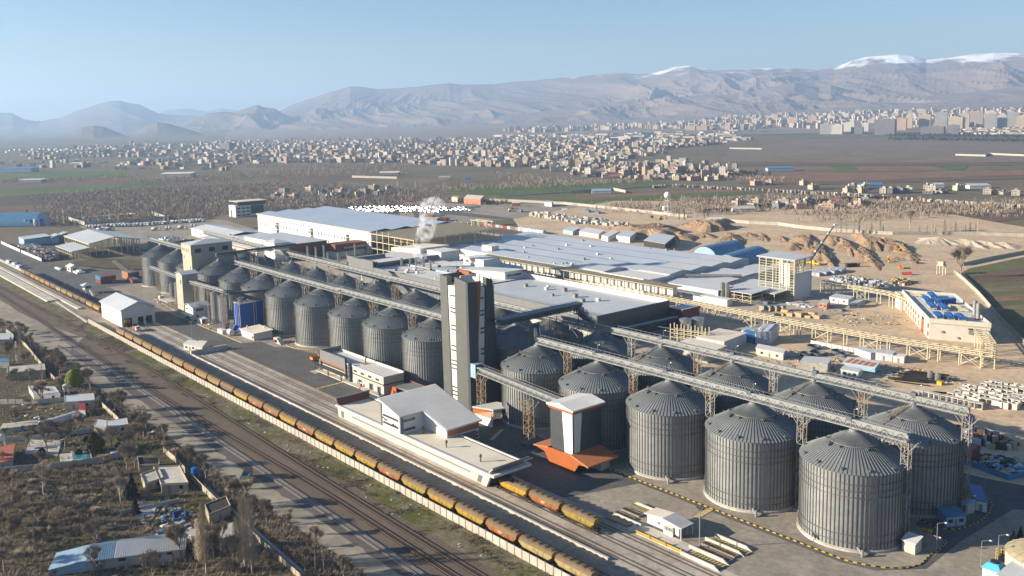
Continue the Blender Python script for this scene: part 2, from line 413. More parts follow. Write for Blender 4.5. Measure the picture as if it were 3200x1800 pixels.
sheet('dirt_road', wavy(-1500, 60, -111.6, -104.7, 500, .6), MATS['dirt_road'])
sheet('dirt_road', [at(0,1010),at(60,985),at(130,1010),at(260,1060),at(220,1100),at(70,1030),at(0,1042)], MATS['dirt_road'])
def slab(name, x0, x1, y0, y1, z, m, label=None):
	return structure(name, MB().box(x0, x1, y0, y1, 0.5, z), m)
slab('loading_platform', -900, -513, -78.5, -72.5, 1.7, M['palecon'])
slab('loading_platform', -900, -474, -70.6, -67.6, 1.5, M['palecon'])
slab('loading_platform', -900, -462, -60.9, -58.6, 1.4, M['palecon'])
kb = MB()
kb.box(-314, -32, -61.4, -60.7, .5, 1.55); kb.box(-314.6, -313.4, -61.4, -43, .5, 3.0)
structure('deck_kerb_wall', kb, M['palecon'])
def interp(pts, x):
	for (x0, y0), (x1, y1) in zip(pts, pts[1:]):
		if x0 <= x <= x1: return y0+(y1-y0)*(x-x0)/(x1-x0)
	return pts[-1][1] if x > pts[-1][0] else pts[0][1]
def track(pts, z, sl, x0, x1, bed=None):
	r = MB()
	xs = np.linspace(x0, x1, max(2, int((x1-x0)/25)))
	for a, b in zip(xs, xs[1:]):
		for s in (-.75, .75):
			r.bar((a, interp(pts,a)+s, z+.16), (b, interp(pts,b)+s, z+.16), .16, .16)
	o = structure('railway_track', r, M['rail'])
	if sl:
		k = MB(); x = x0
		while x < x1:
			y = interp(pts, x); k.box(x-.13, x+.13, y-1.3, y+1.3, z-.05, z+.07); x += .68
		sp = k.build('sleepers', sl, o); tag(sp, kind='stuff')
	return o
T2 = [(-1500,-89),(-700,-94),(-565,-95.3),(-420,-96.2),(-255,-96.6),(-124,-94.2),(-56,-95.4),(130,-95.6)]
T3 = [(-1500,-82),(-700,-87),(-600,-89),(-411,-85.3),(-289,-85.6),(-131,-89.4),(-60,-90.4),(130,-91)]
T1 = [(-430,-98.8),(-255,-99.2),(-112,-100.6),(-61,-101),(130,-101.2)]
T4 = [(-1500,-85),(-590,-91),(-420,-96.2)]
ZT = .93
track(T2, ZT, M['sleeper'], -1200, 120)
track(T3, ZT, M['sleeper'], -1200, 120)
track(T1, ZT, M['sleepercon'], -430, 120)
for y, x0, x1 in ((-73.9,-450,120),(-67.6,-400,120),(-58.0,-312,120),(-52.5,-312,120),(-47.6,-312,120),(-63.7,-1000,-318),(-57.2,-440,-318),(-51.4,-440,-318)):
	track([(-1500,y),(200,y)], .84, None, x0, x1)
track([(-1500,-43),(200,-43)], .86, None, -310, -186)
HOR = lambda c: 376.5 - 0.02*c
def colray(c, y):
	d = ray(c, y); h = math.hypot(d[0], d[1]); return d[0]/h, d[1]/h, d[2]/h
rng = np.random.default_rng(5)
PERM = rng.random((64, 64))
def vn(x, y):
	xi = np.floor(x).astype(int); yi = np.floor(y).astype(int); fx = x-xi; fy = y-yi
	fx = fx*fx*(3-2*fx); fy = fy*fy*(3-2*fy)
	g = lambda a, b: PERM[a % 64, b % 64]
	return (g(xi,yi)*(1-fx)+g(xi+1,yi)*fx)*(1-fy)+(g(xi,yi+1)*(1-fx)+g(xi+1,yi+1)*fx)*fy
def ridged(x, y, o=5):
	s = 0; a = .5; t = 0
	for k in range(o):
		n = 1-np.abs(2*vn(x+17.3*k, y+9.1*k)-1); s = s+a*n*n; t += a; a *= .5; x = x*2.03; y = y*2.03
	return s/t
def foot(c):
	return np.interp(c, [-400, 900, 2000, 2600, 3300, 3800], [0, 0, 45, 95, 140, 150])
def terrain_z(c, r):
	k = np.clip((r-4300)/4200, 0, 1); return foot(c)*k*k*(3-2*k)
def mountain_range(name, prof, rr, rf, rb, m, nc, ns, amp, freq, sharp=1.0, seed=0, useterrain=True, oc=4, pw=1.35):
	"relief between a front foot and a back foot; its crest follows the skyline at its true distance"
	px = np.array([p[0] for p in prof])*1.2422; py = np.array([p[1] for p in prof])*1.2422
	cs = np.linspace(px[0], px[-1], nc); cy = np.interp(cs, px, py)
	vs = []; ss = np.concatenate([np.linspace(0, 1, ns), np.linspace(1.06, 2, max(4, ns//5))])
	D = np.array([colray(c, y) for c, y in zip(cs, cy)])
	Hc = CAMP[2]+D[:,2]*rr
	rows = []
	for s in ss:
		sf = min(s, 1)
		r = rf+(rr-rf)*s if s <= 1 else rr+(rb-rr)*(s-1)
		b = (terrain_z(cs, np.full_like(cs, r)) if useterrain else 0*cs) - 2
		X = CAMP[0]+D[:,0]*r; Y = CAMP[1]+D[:,1]*r
		wx = (vn(X/freq/1.6+seed, Y/freq/1.6)-.5)*.8; wy = (vn(X/freq/1.6+40, Y/freq/1.6+seed)-.5)*.8
		across = (X*D[:,1].mean()-Y*D[:,0].mean())/freq; along = (X*D[:,0].mean()+Y*D[:,1].mean())/freq
		rg = ridged(across+wx+seed+.35*along, along*.45+wy+seed, oc)
		sh = sf**pw if s <= 1 else (2-s)**1.1
		env = math.sin(PI*min(1, sf*1.02))**.8*(1-.25*sf) if s < 1 else (.10 if s == 1 else .3)
		z = b + (Hc-b)*sh + amp*env*(Hc-b)*(rg-.58)*1.9
		z = np.minimum(z, CAMP[2]+(Hc-CAMP[2])*r/rr*1.015+5)
		rows.append([(x, y, float(q)) for x, y, q in zip(X, Y, np.maximum(z, b))])
	n = len(cs)
	for q in rows: vs += q
	fs = [(j*n+i, j*n+i+1, (j+1)*n+i+1, (j+1)*n+i) for j in range(len(ss)-1) for i in range(n-1)]
	mb = MB(); mb.add(vs, fs)
	return structure(name, mb, m)
def rockmat(name, c, c2, snow=None):
	m = groundmat(name, c, c2, tuple(x*.82 for x in c), (.0012,.006,.03), 0)
	if snow:
		n = m.node_tree; b = n.nodes['Principled BSDF']; src = b.inputs['Base Color'].links[0].from_socket
		g = n.nodes.new('ShaderNodeNewGeometry'); sx = n.nodes.new('ShaderNodeSeparateXYZ'); n.links.new(g.outputs['Position'], sx.inputs[0])
		t = n.nodes.new('ShaderNodeTexNoise'); t.inputs['Scale'].default_value = .004; t.inputs['Detail'].default_value = 8; n.links.new(g.outputs['Position'], t.inputs['Vector'])
		a = n.nodes.new('ShaderNodeMath'); a.operation = 'MULTIPLY_ADD'; a.inputs[1].default_value = 420; n.links.new(t.outputs[0], a.inputs[0]); n.links.new(sx.outputs[2], a.inputs[2])
		mr = n.nodes.new('ShaderNodeMapRange'); mr.inputs[1].default_value = snow+210; mr.inputs[2].default_value = snow+290; n.links.new(a.outputs[0], mr.inputs[0])
		x = n.nodes.new('ShaderNodeMix'); x.data_type = 'RGBA'; n.links.new(mr.outputs[0], x.inputs[0]); n.links.new(src, x.inputs[6]); x.inputs[7].default_value = (.85,.86,.88,1)
		n.links.new(x.outputs[2], b.inputs['Base Color'])
	return m
rock = rockmat('mountain_rock', (.22,.165,.13), (.185,.145,.12), 600)
rock2 = rockmat('hill_rock', (.19,.15,.12), (.16,.13,.11))
mountain_range('mountain_range', [(560,330),(640,292),(700,280),(740,262),(790,246),(830,231),(880,216),(905,217),(950,223),(1000,221),(1050,217),(1090,212),(1130,208),(1160,212),(1240,211),(1290,205),(1350,201),(1440,193),(1500,187),(1560,182),(1610,186),(1650,180),(1700,169),(1735,166),(1765,173),(1800,179),(1850,175),(1900,171),(1950,169),(2000,171),(2060,175),(2100,169),(2140,153),(2180,142),(2215,139),(2260,136),(2300,141),(2330,150),(2360,148),(2400,144),(2450,137),(2500,133),(2540,136),(2600,138),(2760,150),(2900,160)],
	12600, 7900, 17000, rock, 900, 110, .45, 1150, seed=2, oc=6)
mountain_range('mountain_range', [(-320,300),(-200,285),(-80,275),(0,282),(30,283),(60,300),(95,305),(150,296),(200,276),(240,264),(275,254),(300,252),(325,258),(350,261),(380,276),(400,285),(440,289),(480,290),(540,296),(620,310),(700,330)],
	14500, 10500, 17500, rock2, 300, 40, .3, 1500, seed=11)
mountain_range('mountain_range', [(360,300),(420,277),(470,272),(520,281),(560,272),(600,278),(680,282),(760,270)], 20500, 18500, 22000, rock2, 120, 12, .1, 2000, seed=4)
mountain_range('rocky_hills', [(430,330),(470,305),(520,287),(560,280),(590,281),(620,270),(645,264),(665,270),(690,273),(710,285),(735,297),(752,290),(775,283),(795,272),(815,272),(840,281),(870,291),(900,295),(940,305),(1000,320)],
	10600, 9300, 11800, rock2, 380, 40, .55, 600, seed=21, pw=.9)
mountain_range('hill', [(150,342),(175,335),(205,321),(235,315),(258,318),(285,328),(310,339),(320,343)], 7700, 7200, 8300, rock2, 90, 18, .2, 400, seed=33, pw=.9)
mountain_range('hill', [(320,342),(345,330),(370,316),(395,307),(415,309),(445,317),(480,327),(510,338),(530,342)], 8000, 7300, 8800, rock2, 100, 18, .2, 400, seed=37, pw=.9)
mountain_range('foothills', [(930,327),(1000,318),(1100,306),(1200,297),(1300,286),(1380,278),(1440,272),(1500,268),(1560,255),(1640,246),(1700,243),(1760,240),(1820,238),(1900,228),(1960,214),(2000,206),(2020,212),(2060,222),(2090,214),(2120,222),(2180,240),(2260,246),(2360,240),(2440,232),(2520,222),(2576,215),(2760,210)],
	9900, 8000, 12000, rock, 700, 70, .5, 800, seed=44, oc=6)
mb = MB(); cs = np.linspace(700, 3700, 120); rs = np.linspace(4300, 10800, 30); vs = []
for r in rs:
	for c in cs:
		dx, dy, _ = colray(c, 360); vs.append((CAMP[0]+dx*r, CAMP[1]+dy*r, float(terrain_z(c, r))+.8+float(foot(c))*.02))
mb.add(vs, [(j*120+i, j*120+i+1, (j+1)*120+i+1, (j+1)*120+i) for j in range(29) for i in range(119)])
structure('alluvial_slope', mb, groundmat('alluvial_soil', (.25,.195,.165), (.22,.18,.155), (.20,.175,.14), (.0009,.004,.02), 0))
def at_slope(px, py):
	lo, hi = 3000, 10500
	dx, dy, dz = colray(px, py)
	for _ in range(40):
		r = (lo+hi)/2
		if CAMP[2]+dz*r > terrain_z(px, r): lo = r
		else: hi = r
	return Vector((CAMP[0]+dx*lo, CAMP[1]+dy*lo, float(terrain_z(px, lo))))
hz = MB().box(-22500, 6000, -6000, 22500, -1.5, 790)
haze = hz.build('haze', []); tag(haze, kind='stuff')
hm = bpy.data.materials.new('hazy_air'); hm.use_nodes = True
n = hm.node_tree; n.nodes.remove(n.nodes['Principled BSDF'])
pv = n.nodes.new('ShaderNodeVolumePrincipled'); pv.inputs['Color'].default_value = (.42,.60,.86,1)
pv.inputs['Density'].default_value = 0.9e-4; pv.inputs['Anisotropy'].default_value = .25
pv.inputs['Density Attribute'].default_value = ''
n.links.new(pv.outputs[0], n.nodes['Material Output'].inputs['Volume'])
haze.data.materials.append(hm)
# ================================================================ SILOS
R0, EAVE, APEX = 13.7, 20.6, 27.9
NS = 80
def ringpt(r, k, z, n=NS): return (r*math.cos(2*PI*k/n), r*math.sin(2*PI*k/n), z)
def cone_z(r): return EAVE+.15+(APEX-EAVE-.15)*(1-(r-1.3)/(R0+.35-1.3))
def silo_meshes(R=R0):
	d = {}
	n = NS
	w_ = MB(); w_.cyl(0,0,R,.7,EAVE,n,cap=False); d['wall'] = w_.mesh('wall', M['galv'], smooth=True)
	f = MB(); f.cyl(0,0,R+.55,-.1,.55,64); f.cyl(0,0,R+.2,.55,.75,64); d['foot'] = f.mesh('foot', M['concrete'])
	s = MB(); s.box(R-.05, R+.17, -.10, .10, .75, EAVE-.05); d['stiffener'] = s.mesh('stiffener', M['rib'])
	sa = MB()
	for k in range(n):
		a = 2*PI*k/n; c, q = math.cos(a), math.sin(a)
		P = [((R-.05),-.10),((R+.17),-.10),((R+.17),.10),((R-.05),.10)]
		P = [(x*c-y*q, x*q+y*c) for x, y in P]; sa.prism(P, .75, EAVE-.05)
	d['stiffeners'] = sa.mesh('stiffeners', M['rib'])
	h = PI/n
	def panel(mb, a0):
		Re = R+.35; zi = cone_z(1.3); zo = cone_z(Re)
		def pt(r, a, dz=0): return (r*math.cos(a), r*math.sin(a), cone_z(r)+dz)
		mb.quad(pt(1.3,a0-h), pt(Re,a0-h), pt(Re,a0+h), pt(1.3,a0+h))
		sw = .085/Re
		A = [pt(2.2,a0-.03), pt(Re,a0-sw), pt(Re,a0+sw), pt(2.2,a0+.03)]
		B = [(x,y,z+.16) for x,y,z in A]
		mb.add(A+B, [(4,5,6,7),(0,1,5,4),(1,2,6,5),(2,3,7,6)])
	p = MB(); panel(p, 0); d['roof_panel'] = p.mesh('roof_panel', M['galvroof'])
	p = MB()
	for k in range(n): panel(p, 2*PI*k/n)
	d['roof'] = p.mesh('roof', M['galvroof'])
	c = MB(); c.cyl(0,0,1.35,APEX-.25,APEX+.5,20); c.cyl(0,0,.75,APEX+.5,APEX+1.2,12); d['roof_cap'] = c.mesh('roof_cap', M['gallery'])
	g = MB()
	for k in range(40):
		a, b = ringpt(R+.27,k,0,40), ringpt(R+.27,k+1,0,40); g.bar(a,b,.12,.16)
	d['wind_ring'] = g.mesh('wind_ring', M['rib'])
	e = MB(); rr = 6.2
	for k in range(40): e.bar(ringpt(rr,k,cone_z(rr)+.22,40), ringpt(rr,k+1,cone_z(rr)+.22,40), .10, .12)
	d['roof_ring'] = e.mesh('roof_ring', M['lattice'])
	v = MB(); v.cyl(0,0,.32,0,.5,8); v.box(-.42,.42,-.42,.42,.5,.66); d['vent'] = v.mesh('roof_vent', M['darksteel'])
	hh = MB(); hh.box(-.8,.8,-.6,.6,0,.55); hh.cyl(.1,0,.4,.55,1.0,8); d['hatch'] = hh.mesh('roof_hatch', M['darksteel'])
	dd = MB(); dd.tube((0,0,1.2),(1.2,0,1.2),.32,8); dd.tube((1.2,0,1.2),(2.6,0,.6),.35,8); dd.cyl(2.9,0,.35,0,1.9,8); d['duct'] = dd.mesh('fan_duct', M['gallery'])
	st = MB()   # stair lying on the roof
	for sgn in (-.45,.45):
		st.bar((1.6,sgn,cone_z(1.6)+.45),(R-.2,sgn,cone_z(R-.2)+.45),.10,.12); st.bar((1.6,sgn,cone_z(1.6)+1.2),(R-.2,sgn,cone_z(R-.2)+1.2),.07,.07)
	for i in range(30):
		r = 1.7+i*.40; st.box(r,r+.25,-.45,.45,cone_z(r)+.42,cone_z(r)+.5)
		if i % 5 == 0:
			for sgn in (-.45,.45): st.bar((r,sgn,cone_z(r)+.4),(r,sgn,cone_z(r)+1.2),.06)
	d['stair'] = st.mesh('roof_stair', M['lattice'])
	return d
SM = silo_meshes()
def silo(x, y, label, group, fine=False, stair=False, duct=False, R=1.0, zs=1.0):
	t = thing('grain_silo', label, 'silo', (x,y,.02+.75), 0, group)
	t.scale = (R, R, zs)
	put(SM['wall'], 'wall', t); put(SM['foot'], 'foot', t)
	if fine:
		for k in range(NS):
			put(SM['stiffener'], 'stiffener', t, (0,0,0), 2*PI*(k+.5)/NS)
			put(SM['roof_panel'], 'roof_panel', t, (0,0,0), 2*PI*k/NS)
	else:
		tag(put(SM['stiffeners'], 'stiffeners', t), kind='stuff'); tag(put(SM['roof'], 'roof', t), kind='stuff')
	put(SM['roof_cap'], 'roof_cap', t); [put(SM['wind_ring'], 'wind_ring', t, (0,0,z)) for z in (18.2, 16.4, 14.7, 4.4, 2.4)]; put(SM['roof_ring'], 'roof_ring', t)
	for k in range(12):
		a = 2*PI*k/12+.3; r = R0-.7; put(SM['vent'], 'roof_vent', t, (r*math.cos(a), r*math.sin(a), cone_z(r)))
	for k in range(6):
		a = 2*PI*k/6+.5; r = 6.9; put(SM['vent'], 'roof_vent', t, (r*math.cos(a), r*math.sin(a), cone_z(r)))
	a = -2.05; put(SM['hatch'], 'roof_hatch', t, (7.2*math.cos(a), 7.2*math.sin(a), cone_z(7.2)), a)
	if stair: put(SM['stair'], 'roof_stair', t, (0,0,0), math.radians(-117))
	if duct: put(SM['duct'], 'fan_duct', t, ((R0-.2)*math.cos(-.95), (R0-.2)*math.sin(-.95), 0), -.6)
	return t
GA = 'silos of the near front row'; GB = 'silos of the near back row'; GC = 'silos of the far front row'; GD = 'silos of the far back row'
near = ['biggest silo, nearest the camera, beside the small shed with the sloping roof', 'second silo from the right in the near front row, behind the floodlight mast',
		'third silo from the right in the near front row, right of the orange canopy', 'fourth silo from the right, half hidden behind the white and dark intake tower',
		'fifth silo of the near front row, with the tower shadow across its roof', 'silo mostly hidden behind the tall head tower in the near front row']
for i, x in enumerate((0,-32.1,-64.1,-96.1,-127.9,-160.5)):
	if i == 5: silo(x, 17.5, 'silo wedged in the gap behind the tall head tower', GB, False, False); continue
	silo(x, .6, near[i], GA, i < 4, False, i < 4)
near = ['rightmost silo of the back row, with a stair up its roof, by the blue cabins', 'second silo from the right in the back row, in the shade of its neighbour',
		'third silo from the right in the back row, stair up its roof', 'fourth silo from the right in the back row, before the bare timber frame',
		'fifth silo of the near back row, almost wholly in shade', 'silo below the dark cross conveyor, behind the lattice legs', 'back row silo just right of the top of the head tower']
for i, x in enumerate((.6,-31.7,-62.9,-94.5,-126.6,-158,-192)):
	silo(x, 32 if i < 5 else 34.5, near[i], GB, i < 2, True)
far = ['far front row silo just left of the head tower', 'second silo left of the head tower, behind the office block', 'third silo left of the head tower, above the grey end of the office',
       'silo on a broad concrete foot with yellow kerb blocks, far front row', 'silo behind the white flat roofed plant room in the far front row', 'silo directly behind the blue dryers',
       'silo behind the slender hopper bins and blue dryers', 'silo just right of the beige elevator tower', 'silo hidden behind the beige elevator tower', 'second silo from the left end, touching the beige tower', 'leftmost silo of all, standing by the yard of containers']
for i, x in enumerate((-194.5,-227.1,-258.5,-293.8,-327.2,-358.3,-389.7,-424,-458,-492.1,-524.9)):
	silo(x, 0, far[i], GC)
far = ['far back row silo just left of the head tower, half hidden', 'far back row silo beneath the end of the white band of the dark factory', 'far back row silo below the glazed factory front', 'far back row silo under the left corner of the dark factory',
       'far back row silo below the slim chimneys', 'far back row silo in deep shade before the rust red hall', 'far back row silo under the long dark cross conveyor', 'far back row silo behind the cross conveyor', 'far back row silo against the white low halls', 'far back row silo peeping out right of the beige tower', 'hindmost silo left of the beige tower']
bk = [(1297.5,906.3),(1174,880.6),(1075,856.8),(988,836),(910.3,817.7),(826.8,800.4),(764.5,784),(705,769.3),(648,756)]
for i, p in enumerate([None]+bk):
	if p: q = at(p[0], p[1], 29); silo(q.x, q.y, far[i], GD, False, True)
	else: silo(-224, 33, far[i], GD, False, True)
def lattice_mesh(h, w=2.0, step=2.2, t=.16, bracket=True, m='lattice'):
	b = MB(); a = w/2
	cs = [(-a,-a),(a,-a),(a,a),(-a,a)]
	for x, y in cs: b.bar((x,y,0),(x,y,h),t*1.15)
	n = max(2, int(h/step)); z = [h*i/n for i in range(n+1)]
	for i in range(n):
		for k in range(4):
			p, q = cs[k], cs[(k+1)%4]
			b.bar((*p,z[i+1]),(*q,z[i+1]),t*.7)
			b.bar((*p,z[i]),(*q,z[i+1]),t*.7) if i % 2 else b.bar((*q,z[i]),(*p,z[i+1]),t*.7)
	if bracket:
		for s in (-1,1):
			for y in (-a,a): b.bar((s*a,y,h-3.2),(s*(a+2.6),y,h),t*.9)
	return b.mesh('lattice_leg', M[m])
LEG = {}
def leg(x, y, z0, h, label, group, w=2.0, bracket=True, base=False, m='lattice', step=2.2):
	k = (round(h,1), w, bracket, m, step)
	if k not in LEG: LEG[k] = lattice_mesh(h, w, step, bracket=bracket, m=m)
	t = thing('lattice_tower', label, 'lattice tower', (x,y,z0), 0, group)
	tag(put(LEG[k], 'lattice_frame', t), kind='stuff')
	b = MB(); b.box(x-w*.75,x+w*.75,y-w*.75,y+w*.75,z0-.1,z0+(1.5 if base else .5)); b.build('footing', M['concrete' if not base else 'darksteel'], t)
	return t
def gallery(p, q, label, w=2.0, h=2.0, m='gallery', n=None, casing=True, group=None, rails=True, mats=None):
	"box truss from p to q (bottom centre line) with a conveyor casing on top"
	p = Vector(p); q = Vector(q); d = q-p; L = d.length; d.normalize(); sx = d.cross(Vector((0,0,1))).normalized()*w/2; up = Vector((0,0,1))
	t = thing('conveyor_gallery', label, 'conveyor', p, 0, group)
	b = MB(); n = n or max(3, int(L/2.0))
	for s in (-1,1):
		for z in (0, h): b.bar(p+sx*s+up*z, q+sx*s+up*z, .22, .22)
		for i in range(n):
			a0 = p+d*(L*i/n)+sx*s; a1 = p+d*(L*(i+1)/n)+sx*s
			b.bar(a0, a0+up*h, .10); mid = (a0+a1)/2
			b.bar(a0+up*h*(i%2), a1+up*h*(1-i%2), .12)
	for i in range(n+1):
		a0 = p+d*(L*i/n); b.bar(a0-sx, a0+sx, .10); b.bar(a0-sx+up*h, a0+sx+up*h, .10)
	tag(b.build('truss', M[m], t), kind='stuff')
	f = MB(); f.bar(p+up*.18, q+up*.18, w*.92, .08); f.build('walkway', M[m], t)
	if casing:
		c = MB(); c.bar(p+up*(h*.62), q+up*(h*.62), w*.42, h*.5); c.build('casing', M[m], t)
		c = MB(); c.bar(p+sx*.55+up*(h+.18), q+sx*.55+up*(h+.18), w*.5, .34); c.build('casing_lid', M['gallery' if m == 'gallery' else m], t)
	if rails:
		r = MB()
		for s in (-1,):
			r.bar(p+sx*s+up*(h+1.0), q+sx*s+up*(h+1.0), .07); 
			for i in range(0, n+1): a0 = p+d*(L*i/n)+sx*s+up*h; r.bar(a0, a0+up*1.0, .06)
		r.build('handrail', M[m], t)
	return t
ZG = 29.6
gallery((-127,.6,ZG), (15,.6,ZG), 'front conveyor gallery running over the near row of silos', n=64)
gallery((-192,33,ZG-.3), (16,33,ZG-.3), 'rear conveyor gallery over the near back row of silos', n=90)
gallery((-276,0,ZG-.6), (-170,0,ZG-.6), 'conveyor gallery from the head tower over the far front row silos', n=46)
gallery((-398,0,ZG-.4), (-272,0,ZG-1.0), 'conveyor gallery over the middle of the far front row', n=52)
gallery((-545,0,ZG), (-452,0,ZG), 'conveyor gallery ending over the leftmost two silos', n=36)
gallery((-420,36,ZG+.4), (-196,34,ZG-.4), 'conveyor gallery over the far back row silos', n=88)
gallery((-548,40,ZG+.8), (-424,36,ZG+.5), 'conveyor gallery at the far left back, before the low halls', n=44)
GL = 'lattice legs between the silos'
for i, x in enumerate((13.6,-16,-48.1,-80.1,-112)):
	leg(x, .9 if i else 2.4, .75, ZG-.75, ('lattice leg at the right end of the front gallery, beside the biggest silo' if i == 0 else 'lattice leg under the front gallery, %s gap from its right end' % ORDW[i-1]), GL, w=1.9)
for i, x in enumerate((15.4,-15.6,-47.3,-78.8,-110.5)):
	leg(x, 33.2, .75, ZG-1.0, ('lattice leg at the right end of the rear gallery by the blue cabin' if i == 0 else 'lattice leg under the rear gallery, %s gap from its right end' % ORDW[i-1]), GL, w=1.9)
for i, x in enumerate((-211,-243,-276,-310.5,-343,-374)):
	leg(x, 0, .75, ZG-1.4, 'lattice leg under the far front gallery, %s left of the head tower' % ORDW[i], GL, w=2.4)
for i, p in enumerate(zip(bk, bk[1:])):
	a, b = at(*p[0], 29), at(*p[1], 29); leg((a.x+b.x)/2, (a.y+b.y)/2, .75, ZG-1.0, 'lattice leg under the far back gallery, %s left of the head tower' % ORDW[i], GL, w=2.4)
for i, (x, y) in enumerate(((-97,.2),(-65,.2),(-33,.2),(-1,.2),(-95,32.6),(-63,32.6),(-31.5,32.6),(.5,32.6))):
	t = thing('gallery_drive', 'small motor drive with lamp on the %s gallery, %s silo from the right' % (('front','rear')[i//4], ORDW[3-i%4]), 'motor', (x,y,ZG+2.2), 0, 'drives and lamps on the galleries')
	b = MB(); b.box(x-.9,x+.7,y-.8,y+.3,ZG+1.7,ZG+2.9); b.build('motor', M['darksteel'], t)
	b = MB(); b.tube((x+1,y,ZG+1.8),(x+1,y,ZG+5),.07,6); b.tube((x+1,y,ZG+5),(x+1.8,y,ZG+5.3),.07,6); b.sphere((x+1.9,y,ZG+5.3),.25,nu=6,nv=4); b.build('lamp', M['steel'], t)
gallery((-148,-2,33.6), (-147,41,34.0), 'dark wide cross conveyor leaving the head tower over the silos', w=4.2, h=1.8, m='darksteel', n=20)
for k, x in enumerate((-149.6,-148.5,-147.4,-146.3)):
	b = MB(); b.tube((x,-2,35.9),(x+1,41,36.3),.3,8,cap=True); tag(b.build('conveyor_pipe', M['steel']), 'long pipe lying on the dark cross conveyor, %s from its left' % ORDW[k], 'pipe', 'pipes on the cross conveyor')
for i, (x, y, h, w_) in enumerate(((-142.5,13,29,4.6),(-146,27,31.5,4),(-146.5,40,32.5,5.2))):
	leg(x, y, .75, h, ['braced steel support nearest the head tower under the cross conveyor','middle lattice support of the dark cross conveyor','tall lattice support at the far end of the dark cross conveyor'][i], 'supports of the cross conveyor', w=w_, bracket=False, step=3.6)
b = MB()
for x, y, z in ((-143,13,29.6),(-146.5,40,32.0)):
	b.box(x-3.4,x+3.4,y-3,y+3,z,z+.25)
	for i in range(7): b.box(x-3+i*.9,x-2.5+i*.9,y-2+random.random()*2,y+random.random()*2.5,z+.25,z+1.2+random.random()*2.6)
tag(b.build('transfer_deck', M['steel']), 'cluttered transfer deck of machines under the cross conveyor', 'platform', kind='stuff')
gallery((-146,40,31.6), (-130,33,30.0), 'short dark chute joining the cross conveyor to the rear gallery', m='darksteel', n=8)
gallery((-143,13,30.4), (-128,1,30.0), 'short dark chute from the cross conveyor down to the front gallery', m='darksteel', n=8)
gallery((-152,-10.5,16.2), (-92,-21,18.6), 'steel conveyor bridge from the head tower to the intake tower', w=2.6, h=2.0, n=30)
leg(-147.3,-11.5,.75,15.4,'rusty lattice leg beside the head tower','legs of the intake conveyor', w=2.4)
leg(-107.3,-22.2,.75,16.6,'lattice leg on a black footing in front of the silos','legs of the intake conveyor', w=2.6, base=True)
gallery((-408,-8,33.5), (-412,46,33.5), 'long dark cross conveyor leaving the beige tower', w=2.6, h=1.8, m='darksteel', n=24)
leg(-408,16,.75,32,'paired lattice legs under the cross conveyor near the beige tower','supports of the far cross conveyor', w=3.4, bracket=False, step=3.4)
leg(-411,40,.75,32,'lattice legs at the far end of the long dark cross conveyor','supports of the far cross conveyor', w=3.4, bracket=False, step=3.4)
gallery((-409,4,32.5), (-396,0,30), 'short dark curved chute onto the far front gallery', m='darksteel', n=6)
# ================================================================ WAGONS
def wmat(name, c, dirt):
	"wagon paint: side paint, browned by dust towards the roof, streaks of rust"
	return mat(name, c, .6, 0, .10, .9, c2=dirt, spec=.25, objco=True)
WP = dict(
 yellow=wmat('wagon_yellow', (0.29, 0.175, 0.014), (0.25, 0.15, 0.02)), ochre=wmat('wagon_ochre', (0.25, 0.15, 0.043), (0.21, 0.13, 0.045)),
 orange=wmat('wagon_orange', (0.24, 0.087, 0.02), (0.18, 0.065, 0.02)), brown=wmat('wagon_brown', (0.125, 0.075, 0.043), (0.095, 0.058, 0.035)),
 olive=wmat('wagon_yellow_green', (0.235, 0.17, 0.022), (0.2, 0.145, 0.03)), beige=wmat('wagon_beige', (0.28, 0.21, 0.09), (0.24, 0.18, 0.08)),
 dark=wmat('wagon_dark', (0.06, 0.045, 0.033), (0.05, 0.037, 0.03)), bright=wmat('wagon_bright_yellow', (0.4, 0.21, 0.006), (0.35, 0.19, 0.01)))
WROOF = mat('wagon_roof_dust', (.15,.105,.058), .85, 0, .14, 1.1, c2=(.12,.085,.05), objco=True)
def wagon_body(pm):
	b = MB()
	side = [(-.55,1.05),(-1.5,1.95),(-1.56,2.5),(-1.5,3.35),(-1.28,3.85),(-.85,4.18),(0,4.32),(.85,4.18),(1.28,3.85),(1.5,3.35),(1.56,2.5),(1.5,1.95),(.55,1.05)]
	st = [(-6.35,2.95),(-5.0,1.05),(5.0,1.05),(6.35,2.95)]
	n = len(side); rows = []
	for x, zl in st: rows.append([(x, y, max(z, zl+ (0 if z < 2.6 else 0))) for y, z in side])
	vs = [p for r in rows for p in r]; fs = []; ms = []
	for j in range(3):
		for i in range(n-1):
			fs.append((j*n+i, (j+1)*n+i, (j+1)*n+i+1, j*n+i+1)); ms.append(1 if 3 <= i <= 8 else 0)
		fs.append((j*n+n-1, (j+1)*n+n-1, (j+1)*n, j*n)); ms.append(0)
	o = 0
	b.v = vs; b.f = fs; b.m = ms
	b.add(rows[0], [tuple(range(n))], 0); b.add(rows[3], [tuple(range(n-1,-1,-1))], 0)
	for x in (-3.1, 0, 3.1):         # side ribs
		for s in (-1,1): b.bar((x,s*1.58,1.95),(x,s*1.55,3.3),.07,.05)
	return b.mesh('hopper', [WP[pm], WROOF])
WB = {k: wagon_body(k) for k in WP}
b = MB(); b.box(-5.9,5.9,-.34,.34,4.33,4.38); b.bar((-5.9,.42,4.45),(5.9,.42,4.45),.05); WW = b.mesh('roof_walkway', M['under'])
b = MB(); b.box(-.62,.62,-.62,.62,4.30,4.50); b.box(-.1,.1,-.8,.8,4.5,4.56); WH = b.mesh('roof_hatch', WROOF)
b = MB(); b.box(-6.6,6.6,-.35,.35,.85,1.1); b.box(-6.6,-5.6,-1.25,1.25,.95,1.12); b.box(5.6,6.6,-1.25,1.25,.95,1.12)
